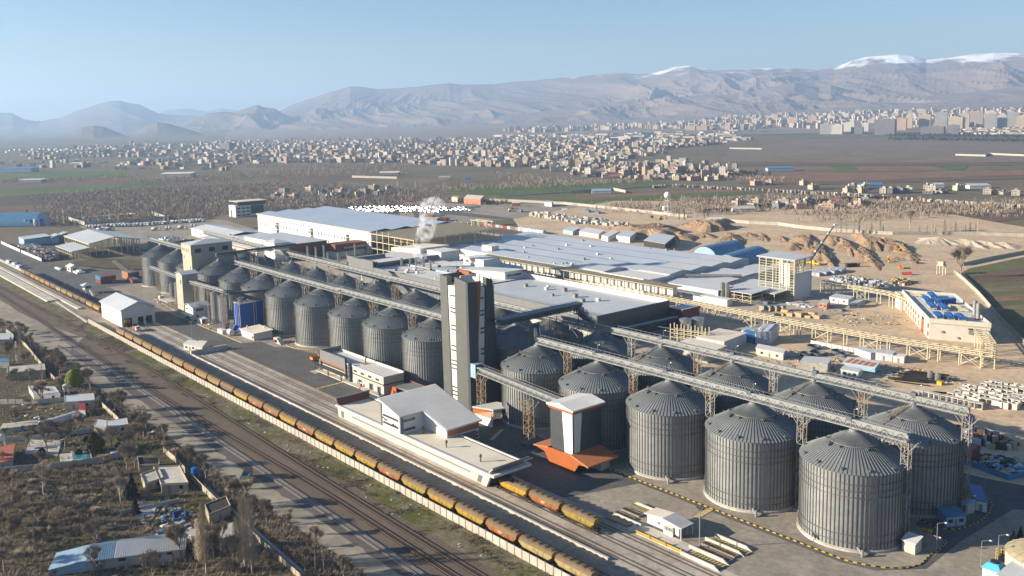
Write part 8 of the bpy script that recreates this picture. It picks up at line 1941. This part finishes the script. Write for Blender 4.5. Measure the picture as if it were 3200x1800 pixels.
# ================================================================ HOUSES AND WALLS OF THE FOREGROUND
def yard_house(label, a, b_, c, h, wall, roof, name='house', par=.3, wins=2, flat=True, z=GZ):
	A, B, C = at(*a,z), at(*b_,z), at(*c,z); D = A+C-B; U = Vector((0,0,1)); t = thing(name, label, 'house' if name == 'house' else name.split('_')[-1], (A+C)/2)
	m = MB(); m.hexa([A,B,C,D],[p+U*h for p in (A,B,C,D)]); m.build('wall', M[wall], t)
	ins2 = lambda p, k: p+((A+C)/2-p)*k
	m = MB(); m.hexa([ins2(p,-.03)+U*(h+.002) for p in (A,B,C,D)],[ins2(p,-.03)+U*(h+.16) for p in (A,B,C,D)]); m.build('roof', M[roof], t)
	if par:
		m = MB()
		for p, q in ((A,B),(B,C),(C,D),(D,A)): m.bar(p+U*(h+.16+par/2), q+U*(h+.16+par/2), .22, par)
		m.build('parapet', M[wall], t)
	nr = (B-A).cross(U).normalized(); dr = (B-A).normalized(); L = (B-A).length
	for i in range(wins):
		cc = A+(B-A)*((i+.6)/(wins+.2)); w_ = .55 if i else .45; za, zb = (1.0,2.1) if i else (0.05,2.0); m = MB(); m.hexa([cc-dr*w_+nr*.05+U*za,cc+dr*w_+nr*.05+U*za,cc+dr*w_-nr*.05+U*za,cc-dr*w_-nr*.05+U*za],[cc-dr*w_+nr*.05+U*zb,cc+dr*w_+nr*.05+U*zb,cc+dr*w_-nr*.05+U*zb,cc-dr*w_-nr*.05+U*zb]); m.build('window' if i else 'door', M['dark' if i else 'winframe'], t)
	return t
M['mudwall'] = mat('mud_plaster', (.36,.31,.235), .95, 0, .12, .5, c2=(.29,.24,.18)); M['greywall'] = mat('grey_render', (.40,.37,.33), .9, 0, .1, .5)
H = [((0,1345),(104,1340),(112,1322),.3,'greywall','palecon','low flat roof slab at the left edge before the white roofed house',0,0),
 ((106,1250),(190,1252),(172,1228),2.6,'greywall','whiteroof','small white roofed house beside the white water tower',.15,2),
 ((206,1280),(298,1274),(294,1252),3.0,'greywall','whiteroof','grey house with a white roof at the corner of the garden wall',.1,2),
 ((296,1352),(340,1358),(348,1338),2.6,'mudwall','whiteroof','left half of the white roofed house by the road',.1,1),
 ((336,1362),(402,1350),(398,1330),2.9,'greywall','whiteroof','right half of the white roofed house by the road',.1,2),
 ((22,1352),(120,1340),(116,1326),1.6,'greywall','concrete','long low shed with a dark window under the bare trees',0,1),
 ((455,1540),(512,1520),(498,1490),2.6,'mudwall','concrete','flat roofed house with a cracked white terrace',.35,2),
 ((506,1540),(590,1535),(562,1480),2.4,'mudwall','palecon','bigger flat roofed house with rubble on its terrace',.4,2),
 ((436,1480),(500,1478),(494,1452),2.4,'mudwall','under','roofless ruin with dark rooms behind the flat roofed house',.5,0),
 ((655,1640),(722,1612),(708,1582),2.8,'mudwall','under','mud house with a dark sunken roof among the poplars',.3,1),
 ((26,1190),(144,1180),(140,1160),3.4,'mudwall','concrete','long windowless brown house at the left edge above the gardens',.2,0),
 ((0,1080),(42,1078),(38,1058),3,'mudwall','whiteroof','white roofed house at the left edge by the poplars',.1,1),
 ((0,1150),(30,1150),(30,1140),3,'greywall','bluearch','teal roofed shed cut by the left edge',0,0),
 ((690,1710),(750,1690),(735,1655),2.2,'mudwall','concrete','low grey roof between the big poplars',0,0),
 ((600,1700),(660,1695),(652,1668),1.6,'mudwall','concrete','low mound like roof left of the big poplars',0,0)]
for a, b_, c, h, wl, rf, l, par, wn in H: yard_house(l,a,b_,c,h,wl,rf,'house',par,wn)
yard_house('open shelter with a bright red roof in the gardens',(248,1300),(268,1302),(268,1282),2.6,'greywall','red','garden_shelter',0,0)
yard_house('red tiled roof of a house cut by the left edge',(-20,1478),(40,1462),(48,1412),2.8,'greywall','redroof','house',0,1)
yard_house('white oblong trough before the garden wall',(346,1424),(388,1420),(386,1412),.6,'plaster','plaster','water_trough',0,0)
yard_house('paved terrace slab in the walled garden',(80,1420),(180,1424),(190,1380),.15,'palecon','palecon','paved_terrace',0,0); yard_house('second paved slab before the round conifer',(190,1445),(285,1440),(280,1416),.12,'palecon','palecon','paved_terrace',0,0)
t = thing('garden_pool','small turquoise pool with a pale rim in the walled garden','pool',at(252,1430,GZ)); A,B,C = at(224,1442,GZ),at(288,1438,GZ),at(284,1416,GZ); D = A+C-B; m = MB(); U = Vector((0,0,1)); m.hexa([A,B,C,D],[p+U*.5 for p in (A,B,C,D)]); m.build('rim', M['palecon'], t); m = MB(); ii = lambda p: p+((A+C)/2-p)*.12; m.hexa([ii(p)+U*.5 for p in (A,B,C,D)],[ii(p)+U*.53 for p in (A,B,C,D)]); m.build('water', mat('pool_water', (.03,.16,.18), .1, 0, .05, 1, spec=.6), t)
t = thing('plastic_tunnel','white plastic covered garden tunnel beside the red roof','tunnel',at(200,1310,GZ)); A = at(128,1335,GZ); B = at(238,1300,GZ); m = MB(); d = (B-A).normalized(); s = Vector((-d.y,d.x,0)); L = (B-A).length
for i in range(8):
	for k in range(8): f = lambda u, a: A+d*u+s*math.cos(a)*2.2+U*math.sin(a)*2.0; m.add([f(L*i/8,PI*k/8),f(L*(i+.96)/8,PI*k/8),f(L*(i+.96)/8,PI*(k+1)/8),f(L*i/8,PI*(k+1)/8)],[(0,1,2,3)])
m.build('plastic_cover', M['tarp'], t)
t = thing('ribbed_shed','long shed with a pale ribbed gable roof at the lower left','shed',at(420,1780,GZ)); A = at(272,1786,GZ); B = at(576,1746,GZ); dv = (B-A).normalized(); pv2 = Vector((-dv.y,dv.x,0)); W_ = 9.5; C = B+pv2*W_; D = A+pv2*W_; hs = 3.0; hr = 4.7
m = MB(); m.hexa([A,B,C,D],[p+U*hs for p in (A,B,C,D)]); m.build('wall', M['greywall'], t)
def shed_roof(u0, u1, mm, nm, dz=0):
	L = (B-A).length; m = MB(); rb = MB()
	for (v0,v1,z0_,z1_) in ((-.6,W_/2,hs-.2,hr),(W_/2,W_+.6,hr,hs-.2)):
		P = [A+dv*u0+pv2*v0+U*(z0_+dz),A+dv*u1+pv2*v0+U*(z0_+dz),A+dv*u1+pv2*v1+U*(z1_+dz),A+dv*u0+pv2*v1+U*(z1_+dz)]; m.hexa(P,[p+U*.14 for p in P]); k = int((u1-u0)/.55)
		for i in range(k): q = u0+.2+i*.55; rb.bar(A+dv*q+pv2*v0+U*(z0_+dz+.18),A+dv*q+pv2*v1+U*(z1_+dz+.18),.2,.1)
	o = m.build(nm, M[mm], t); tag(rb.build('ribs', M[mm], o), kind='stuff'); return o
L = (B-A).length; shed_roof(0,L*.28,'bluepale','left_roof',-.03); shed_roof(L*.285,L+.5,'ribroof','right_roof')
for f, w_, za, zb, nm, mm in ((.36,.9,1.6,2.4,'window','dark'),(.62,.6,0,2.2,'door','red'),(.85,.7,1.7,2.3,'window','dark'),(.14,.9,1.5,2.2,'window','dark')): cc = A+dv*(L*f); nr = dv.cross(U).normalized(); m = MB(); m.hexa([cc-dv*w_+nr*.06+U*za,cc+dv*w_+nr*.06+U*za,cc+dv*w_-nr*.1+U*za,cc-dv*w_-nr*.1+U*za],[cc-dv*w_+nr*.06+U*zb,cc+dv*w_+nr*.06+U*zb,cc+dv*w_-nr*.1+U*zb,cc-dv*w_-nr*.1+U*zb]); m.build(nm, M[mm], t)
P = [A-dv*9+U*1.6,A-dv*.2+U*2.8,A-dv*.2+pv2*W_+U*2.9,A-dv*9+pv2*W_+U*1.7]; m = MB(); m.hexa(P,[p+U*.15 for p in P]); m.hexa([Vector((p.x,p.y,GZ)) for p in (A-dv*8.6,A,A+pv2*W_*.96,A-dv*8.6+pv2*W_*.96)],[q-U*.05 for q in P]); m.build('lean_to', M['bluepale'], t)
tarpbox('plastic_sheet','big crumpled translucent sheet spread by the garden wall',at(410,1622)[:2],at(482,1622)[:2],at(490,1586)[:2],.5,'tarp','sheet'); tarpbox('covered_heap','heap under a yellow green and white cover before the ribbed shed',at(500,1772)[:2],at(575,1748)[:2],at(572,1728)[:2],1.4,'tarp','covered heap')
t = thing('blue_basin','blue rimmed open basin in the yard above the ribbed shed','basin',at(562,1622,GZ)); A,B,C = at(545,1632,GZ),at(580,1624,GZ),at(576,1602,GZ); D = A+C-B; m = MB()
for p, q in ((A,B),(B,C),(C,D),(D,A)): m.bar(p+U*.5,q+U*.5,.3,1.0)
m.build('rim', M['bluefan'], t); m = MB(); m.hexa([ii(p) for p in ()] or [A,B,C,D],[p+U*.2 for p in (A,B,C,D)]); m.build('inside', M['dark'], t)
def water_tank(px_, py_, h, r, ht, m, label, legs=True):
	p = at(px_,py_,GZ); t = thing('water_tank', label, 'water tank', p); b = MB(); b.cyl(p.x,p.y,r,GZ+h,GZ+h+ht,14); b.cyl(p.x,p.y,r*1.04,GZ+h+ht,GZ+h+ht+.4,14,r2=.2); b.build('tank', M[m], t)
	if legs:
		for x in (-.8,.8):
			for y in (-.8,.8): b = MB(); b.bar((p.x+x*r,p.y+y*r,GZ),(p.x+x*r*.8,p.y+y*r*.8,GZ+h),.16); b.build('leg', M['plaster'], t)
water_tank(208,1240,3.6,1.2,1.6,'plaster','white water tank on slim legs beside the willow'); water_tank(8,1408,4.0,1.2,1.7,'plaster','blue banded white water tank on legs at the left edge'); water_tank(612,1495,1.6,1.3,1.9,'bluefan','bright blue water tank on a stand by the garden wall'); water_tank(482,1372,1.0,.9,1.8,'greywall','grey water tank beside the yellowish bare tree'); water_tank(575,1530,.0,.8,1.6,'tanroof','tan water drum at the corner of the flat roofed house',False)
def mudwall(label, pts, h=2.1, m='mudwall'): return panel_wall(label, [at(*p,GZ) for p in pts], h, m, 3.2, 'garden_wall', GZ-.02)
mudwall('pale garden wall with pillars beside the white roofed house',[(304,1258),(362,1312),(372,1322)]); mudwall('long shaded garden wall below the white roofed houses',[(0,1262),(120,1262),(240,1252),(300,1258)],2.0,'greywall'); mudwall('garden wall across the middle of the gardens',[(0,1382),(150,1372),(290,1350)],1.9,'greywall'); mudwall('dark garden wall below the pool and terrace',[(0,1478),(200,1462),(310,1445),(430,1412)],2.0,'greywall')
mudwall('roadside mud wall behind the ruined house',[(512,1415),(548,1445),(592,1492),(640,1540),(690,1590)]); mudwall('roadside wall at the bottom by the pipes',[(760,1650),(860,1740),(960,1830)],1.6); mudwall('roadside wall above the willow',[(20,1040),(80,1085),(150,1170),(182,1205)],2.2); mudwall('low yard wall beside the plastic sheet',[(376,1608),(470,1590),(560,1570)],1.3,'greywall')
def pole(px_, py_, h, label, z=GZ, cross=True):
	p = at(px_,py_,z); t = thing('utility_pole', label, 'pole', p, 0, 'poles along the dirt road'); b = MB(); b.tube(p,p+U*h,.13,6,r2=.09); b.build('shaft', M['bark'], t)
	if cross: b = MB(); b.bar(p+U*(h-.5)+Vector((-.7,-.7,0)),p+U*(h-.5)+Vector((.7,.7,0)),.12); b.build('crossarm', M['bark'], t)
for i, (x, y, h) in enumerate(((658,1500,8),(396,1302,7),(402,1300,5.5),(80,1068,5),(140,1130,6.5),(144,1140,5),(227,1150,6),(785,1620,6),(986,1785,6),(1012,1788,5.5),(1028,1782,7.5),(1042,1786,5),(512,1415,5))): pole(x,y,h,'utility pole, %s along the road' % ['tall dark one left of the dump truck','pair leader by the white roofed house','shorter one of the pair by the white roofed house','by the road at the far left','leader of the pair above the brown house','shorter one of the pair above the brown house','behind the willow','bare stake right of the poplars','leftmost of the four at the bottom','second of the four at the bottom','tallest of the four at the bottom','rightmost of the four at the bottom','bare stake by the yellowish tree'][i],cross=i in (0,1,4,10,6))
truck(at(772,1498,.82), 2.5, 'dump truck with a red cab and pale green sides on the dirt road', 'red_cab', (.45,.04,.05), 'pale_green_body', (.30,.33,.29), 'dump', 6.8)
for k in range(2): b = MB(); p0, p1 = at(640,1520+k*5,GZ)+U*.5, at(1010,1850+k*6,GZ)+U*.5; b.tube(p0,p1,.28,6); tag(b.build('ground_pipe', M['steel']), 'long grey pipe lying along the roadside wall, %s of two' % ('upper','lower')[k], 'pipe', 'pipes along the roadside')
litter('yard_rubbish','rubbish and junk scattered round the sheds and houses',*at(540,1640)[:2],16,7,150,['plaster','tarp','bluetarp','mudwall','wood','under'],.2,.8,'rubbish',41,.5); litter('rubble','stones and rubble along the weedy strip',-150,-83,110,5,90,['concrete','greywall'],.15,.45,'rubble',42,.3)
litter('yard_rubbish','rubbish along the garden walls at the left',*at(150,1340)[:2],40,12,170,['plaster','bluetarp','mudwall','wood','under','rust'],.2,.9,'rubbish',43,.6)
# ================================================================ THE PLAIN: town, farms, woods, far city
TC = [mat('town_%d' % i, c, .85, 0, .08, .02) for i, c in enumerate(((.42,.365,.29),(.36,.31,.25),(.46,.43,.38),(.30,.235,.18),(.25,.235,.22),(.39,.31,.215),(.15,.14,.14),(.36,.25,.185)))]
TN = ['cream','sand coloured','pale','brown','grey','ochre','dark grey','reddish']
rt = random.Random(5)
def house_mesh(w_, d, h, m, fl):
	b = MB(); b.box(-w_/2,w_/2,-d/2,d/2,0,h); b.box(-w_/2,w_/2,-d/2,-d/2+.3,h,h+.8); b.box(w_/2-.3,w_/2,-d/2+.3,d/2,h,h+.8)
	r = MB(); r.box(-1.5,2,0,3.5,h,h+2.6)
	g = MB()
	for f in range(fl):
		for k in range(max(2,int(w_/3.4))): x = -w_/2+1.6+k*3.3; g.box(x-.6,x+.6,-d/2-.04,-d/2+.1,f*3.2+1.1,f*3.2+2.5)
		for k in range(max(2,int(d/3.4))): y = -d/2+1.6+k*3.3; g.box(w_/2-.1,w_/2+.04,y-.6,y+.6,f*3.2+1.1,f*3.2+2.5)
	return b.mesh('wall', TC[m]), r.mesh('roof_house', TC[(m+2)%8]), g.mesh('windows', M['glass']), m, h
HV = []
for i in range(24): fl = rt.choice((1,2,2,3,3,4,5)); HV.append(house_mesh(rt.uniform(8,14),rt.uniform(8,13),fl*3.0+.4,i%8,fl)+(fl,))
def inpoly(x, y, P):
	c = False
	for i in range(len(P)):
		(x0,y0),(x1,y1) = P[i-1],P[i]
		if (y0 > y) != (y1 > y) and x < (x1-x0)*(y-y0)/(y1-y0)+x0: c = not c
	return c
def sample(P, n, wt=1.0):
	xs_ = [p[0] for p in P]; ys_ = [p[1] for p in P]; o = []
	while len(o) < n:
		x, y = rt.uniform(min(xs_),max(xs_)), min(ys_)+(max(ys_)-min(ys_))*rt.random()**wt
		if inpoly(x,y,P): o.append((x,y))
	return o
TOWN = [([(60,478),(330,455),(700,440),(1000,436),(1500,432),(1900,440),(2080,452),(2080,480),(1900,505),(1700,528),(1500,520),(1250,508),(1000,508),(800,512),(560,520),(350,514),(600,490),(300,492),(100,500)],2300),([(600,470),(1900,455),(1950,500),(1500,520),(1000,506),(700,510)],700),([(1560,440),(1700,424),(2200,422),(2330,440),(2150,462),(1900,450)],260),([(1700,520),(2080,500),(2330,540),(2250,566),(1900,560),(1720,545)],190),([(0,500),(500,500),(760,535),(300,530),(0,520)],45),([(2300,570),(3200,600),(3200,612),(2500,600)],22),([(2300,636),(2700,640),(2680,655),(2300,660)],16),([(700,600),(1300,590),(1320,620),(900,625)],22)]
pts = [q for P, n in TOWN for q in sample(P, n)]
pts.sort(key=lambda q: -q[1]); big = pts[:288]; AN = (.3,.35,.9,1.2)
fn = ['one','two','three','four','five']
for i, (x, y) in enumerate(big):
	h = HV[rt.randrange(24)]
	while y > 556 and h[5] > 2: h = HV[rt.randrange(24)]
	p = at(x,y,.6); t = thing('town_house', 'small %s flat roofed house of %s storeys at the near edge of the town' % (TN[h[3]], fn[h[5]-1]), 'house', p, rt.choice(AN), '%s houses at the near edge of the town' % TN[h[3]]); put(h[0],'wall',t); put(h[1],'roof_house',t); tag(put(h[2],'windows',t),kind='stuff')
def block(mb, p, w_, d, h, a, m):
	c, s = math.cos(a), math.sin(a); mb.prism([(p.x+u*c-v*s,p.y+u*s+v*c) for u,v in ((-w_,-d),(w_,-d),(w_,d),(-w_,d))], p.z-3, p.z+h, m)
tb = MB()
for x, y in pts[288:]:
	f = 1+rt.random()**3*1.6; block(tb, at(x,y,.5), rt.uniform(4,8), rt.uniform(4,7.5), rt.choice((3.5,6,6,7,9,11))*f*.72, rt.choice(AN), rt.randrange(8))
for x, y in sample([(1500,428),(2300,412),(2330,440),(1900,450)],150): block(tb, at(x,y,.5), rt.uniform(12,34), rt.uniform(10,16), rt.uniform(6,12), rt.choice(AN), rt.choice((2,4,0,5)))
for x, y in sample([(20,470),(1250,440),(1250,446),(20,480)],60): block(tb, at(x,y,.5), 6,6,6,.3,2)
tag(tb.build('town_buildings', TC), 'dense mass of pale flat roofed buildings of the far town', 'town', kind='stuff')
TR = ray(1600,420)
cb = MB()
CITY = [([(1560,412),(1950,398),(1950,406),(1640,416)],110),([(1900,396),(2300,368),(2640,356),(2640,402),(2300,408),(1900,404)],420),([(2600,352),(3230,344),(3230,372),(2600,392)],330),([(2700,372),(3230,366),(3230,398),(2750,402)],170),([(2990,404),(3230,398),(3230,420),(3000,421)],110),([(600,398),(1100,386),(1700,376),(1700,380),(1100,392),(620,405)],90)]
for P, n in CITY:
	for x, y in sample(P, n): p = at_slope(x,y); low = P is CITY[4][0] or x < 1550; block(cb, p, rt.uniform(8,15), rt.uniform(6,9), rt.uniform(6,9) if low else rt.choice((13,16,19,24,30)), rt.choice((.9,1.0,.35)), rt.choice((0,1,2,5,7,3) if x > 1560 else (2,0)))
tag(cb.build('city_blocks', TC), 'apartment blocks of the far city climbing the foot of the mountains', 'city', kind='stuff')
TW = [(2583,419,34,30,4,'grey'),(2617,419,30,28,2,'white'),(2651,412,36,27,2,'white'),(2679,418,32,20,6,'dark'),(2704,412,18,25,2,'white'),(2767,421,54,44,6,'dark unfinished'),(2814,409,32,36,7,'red brown'),(2841,402,18,38,5,'sandy'),(2890,400,30,38,5,'sandy'),(2915,420,60,22,6,'dark unfinished'),(2941,402,32,46,4,'grey sand'),(2986,404,36,34,5,'sandy'),(2978,420,30,26,6,'dark'),(3012,400,26,40,1,'tan'),(3050,396,34,42,3,'brown'),(3094,404,28,42,4,'grey'),(3130,402,26,34,0,'cream'),(3165,398,30,40,4,'grey'),(3192,402,26,34,5,'sandy'),(2160,408,30,14,3,'brown'),(2196,408,34,14,3,'brown'),(2480,392,26,22,7,'reddish'),(2540,388,24,24,7,'reddish'),(712,468,40,20,6,'dark'),(1128,480,20,14,2,'white'),(1500,474,34,14,4,'grey'),(1960,440,30,14,2,'white'),(3100,372,22,20,0,'cream'),(2420,378,22,18,5,'sandy'),(2880,366,24,22,5,'sandy')]
for i, (x, y, wp_, hp, m, nm) in enumerate(TW):
	p = at_slope(x,y) if x > 2100 else at(x,y,.5); D_ = (p-Vector(CAMP)).length; k = D_/FPX; w_, h = wp_*k/2, hp*k; a = math.atan2(RX[1],RX[0])-.55; t = thing('apartment_tower', '%s apartment block, %s from the left among the far tall ones' % (nm, ORDW[sorted(q[0] for q in TW).index(x)]), 'apartment block', p, a, 'tall blocks of the far city'); b = MB(); b.box(-w_,w_,-w_*.6,w_*.6,-4,h); b.build('wall', TC[m], None).parent = t; b = MB(); b.box(-w_*.4,w_*.4,-w_*.3,w_*.3,h,h+3); b.build('roof_house', TC[m], None).parent = t; g = MB()
	for f in range(int(h/3.2)):
		for q in range(max(2,int(w_*2/5))): u = -w_+2.5+q*5; g.box(u-.9,u+.9,-w_*.6-.06,-w_*.6,f*3.2+1.2,f*3.2+2.3)
	tag(g.build('windows', M['glass'], None), kind='stuff').parent = t
FARM = [(0,540,86,'bluepale','bluearch','long shed with bright blue roof at the left edge'),(215,518,52,'cream','greyroof','cream shed with a grey roof among the left fields'),(1880,552,70,'cream','red','cream hall with a bright red roof beside the highway'),(2400,536,78,'bluepale','bluearch','blue arched sheds by the right fields'),(2690,588,70,'bluepale','bluearch','blue grey tunnel shed among the right fields'),(2420,646,42,'plaster','whiteroof','white concrete house frame behind the dark wall'),(2290,664,70,'concrete','palecon','pale low yard buildings behind the dark wall'),(2595,636,34,'plaster','redroof','white house with a red tiled roof among trees'),(2695,632,18,'plaster','whiteroof','white tented kiosk among the trees'),(1370,562,36,'cream','beige','cream house at the edge of the town fields'),(1455,568,16,'bluepale','bluefan','small blue roofed hut before the town'),(2060,556,70,'plaster','darksteel','dark fronted filling station by the highway'),(2180,432,50,'plaster','whiteroof','white hall with a red sign before the city'),(500,556,90,'concrete','tanroof','pale low farm buildings amid the left trees'),(60,572,60,'concrete','whiteroof','white ruins in the left fields'),(1185,548,60,'concrete','tanroof','ochre walled farm beyond the wood'),(1060,605,30,'plaster','greyroof','small villa among bare trees'),(1850,606,60,'tarp','bluepale','walled scrap yard in the green fields'),(3030,590,60,'plaster','whiteroof','white farm house at the right'),(2920,586,28,'plaster','whiteroof','white lorry shed by the right highway'),(1600,645,26,'orangedull','tanroof','low orange building beside the parking field')]
for x, y, wp_, wm_, rf, l in FARM:
	a = at(x,y,.6); k = (a-Vector(CAMP)).length/FPX; R_ = Vector((RX[0],RX[1],0)).normalized(); F_ = Vector((-R_.y,R_.x,0)); cabin(l, a, a+R_*wp_*k, a+R_*wp_*k*1.02+F_*wp_*k*.45, max(4,wp_*k*.12), wm_, rf, name='farm_building', cat='building', slope=2.0, win=False, door=False, z=.6)
for pt, lb in (([(2196,667),(2400,650),(2640,628),(2800,624)],'long dark wall before the right hand trees'),([(1780,606),(1915,596),(1955,604)],'white wall of the scrap yard in the green fields'),([(2985,487),(3080,490),(3090,484),(3200,489)],'pale wall in the grey waste ground'),([(2280,466),(2380,468)],'pale wall by the city road'),([(1100,556),(1240,560)],'ochre wall of the farm fields')): panel_wall(lb,[at(*q) for q in pt],4,'wallcon' if 'dark' not in lb else 'anth',14)
def woods(name, label, areas, m, hmin, hmax, blades=7, w_=.2):
	b = MB()
	for P, n in areas:
		for x, y in sample(P, n):
			p = at(x,y,.4)+Vector((rt.gauss(0,14),rt.gauss(0,14),0)); h = rt.uniform(hmin,hmax)*rt.choice((.6,.8,1,1.1))
			for k in range(blades): a = rt.uniform(0,6.28); r = h*rt.uniform(.1,.45); s = Vector((math.cos(a+1.6),math.sin(a+1.6),0))*w_; q = p+Vector((rt.uniform(-1.6,1.6),rt.uniform(-1.6,1.6),0)); b.add([q-s*.4,q+s*.4,q+Vector((math.cos(a)*r,math.sin(a)*r,h*rt.uniform(.6,1)))+s,q+Vector((math.cos(a)*r,math.sin(a)*r,h*rt.uniform(.5,.9)))-s],[(0,1,2,3)])
	return tag(b.build(name, M[m]), label, 'wood', kind='stuff')
bd = lambda x0,y0,x1,y1,w: [(x0,y0),(x1,y1),(x1,y1+w),(x0,y0+w)]
woods('bare_woodland','bare brown woods and orchards between the works and the town',[([(120,610),(600,580),(1000,575),(1330,600),(1330,650),(1050,645),(850,655),(650,675),(380,695),(130,705),(160,655)],4200),([(430,565),(800,540),(1000,525),(1250,520),(1250,545),(900,555),(450,580)],1300),(bd(0,500,600,520,14),300),(bd(1330,585,2000,560,14),500),([(1850,645),(2300,620),(2640,615),(2900,640),(2600,652),(2200,672),(1960,662)],1500),(bd(1330,612,1560,634,10),160),(bd(2500,668,3060,642,8),420),(bd(2600,685,3100,655,8),300),([(3000,640),(3200,630),(3200,670),(3060,680)],260),(bd(2080,540,2450,560,10),300),(bd(0,565,420,550,8),260),(bd(1900,452,2330,440,6),300),(bd(1560,540,1750,560,20),260),(bd(700,516,1300,512,10),420)],'twig',3,7.5)
woods('evergreen_belt','dark evergreen belts between the town and the far city',[(bd(1650,408,2450,408,8),700),(bd(2780,420,3200,424,7),420),(bd(2780,432,3200,438,5),320),(bd(2120,525,2360,545,10),140),(bd(1960,470,2250,446,6),300)],'conifdark',5,10,6,.8)
random.seed(6); k = 0
for (x0,y0,x1,y1,n) in ((150,704,560,690,16),(960,608,1050,612,9),(1240,612,1330,628,7),(1250,590,1560,592,16),(2350,628,2620,625,16),(2200,640,2280,640,6),(2120,690,2220,684,5),(2620,730,2760,732,10),(2880,734,3060,732,14),(560,600,900,590,8)):
	for i in range(n): tree('q2', at(x0+(x1-x0)*i/max(1,n-1)+random.uniform(-9,9), y0+(y1-y0)*i/max(1,n-1)+random.uniform(-3,3), .5), 'pale bare poplar standing in the rows of the plain', 'poplars of the plain', random.uniform(.55,.95))
for i in range(26): pole(1330+i*60+random.uniform(-14,14), 603+i*1.2+random.uniform(-3,3), 11, 'pale post along the highway over the plain, %s from the left' % ORDW[i], .5, False)
sheet('highway', [at(1560,612),at(2100,575),at(2300,585),at(2700,608),at(2900,622),at(3200,640),at(3200,644),at(2900,626),at(2600,608),at(2300,589),at(2100,580),at(1560,616)], G['asphalt'], z=.9)
b = MB()
for i in range(230):
	x = rt.uniform(2040,3200); y = np.interp(x,[2040,2100,2300,2700,2900,3200],[582,577,587,608,624,642])+rt.uniform(-1,1.5); block(b, at(x,y,2.6), rt.uniform(1.6,3), .8, rt.uniform(.6,1.4), rt.uniform(-.9,-.5), rt.choice((2,4,6,0,4,6)))
tag(b.build('highway_traffic', TC), 'line of pale cars and lorries along the far highway', 'traffic', kind='stuff')
sm = MB()
for x, y, r in ((1301,792,2.6),(1303,775,3.2),(1310,760,3.6),(1318,745,4.4),(1328,728,5.2),(1334,708,5.8),(1332,690,5.0),(1345,662,4.2),(1352,648,5),(1372,644,4.2),(1330,642,3.4),(1308,800,3.0),(1322,806,2.6)):
	q = pt_at(x,y,at(1301,838,13.9)); sm.sphere(q,r*1.15,nu=12,nv=8,sz=1.25,jit=.12)
st_ = sm.build('steam_plume', [], None, True); tag(st_, 'white steam plume rising from the roof stacks of the dark factory', 'steam', kind='stuff')
m = bpy.data.materials.new('steam'); m.use_nodes = True; n = m.node_tree; n.nodes.remove(n.nodes['Principled BSDF']); v = n.nodes.new('ShaderNodeVolumePrincipled'); v.inputs['Color'].default_value = (.97,.97,.97,1); v.inputs['Density Attribute'].default_value = ''; g = n.nodes.new('ShaderNodeNewGeometry'); tx = n.nodes.new('ShaderNodeTexNoise'); tx.inputs['Scale'].default_value = .22; tx.inputs['Detail'].default_value = 4; n.links.new(g.outputs['Position'], tx.inputs['Vector']); mr = n.nodes.new('ShaderNodeMapRange'); mr.inputs[1].default_value = .46; mr.inputs[2].default_value = .75; mr.inputs[4].default_value = .4; n.links.new(tx.outputs[0], mr.inputs[0]); n.links.new(mr.outputs[0], v.inputs['Density']); n.links.new(v.outputs[0], n.nodes['Material Output'].inputs['Volume']); st_.data.materials.append(m)
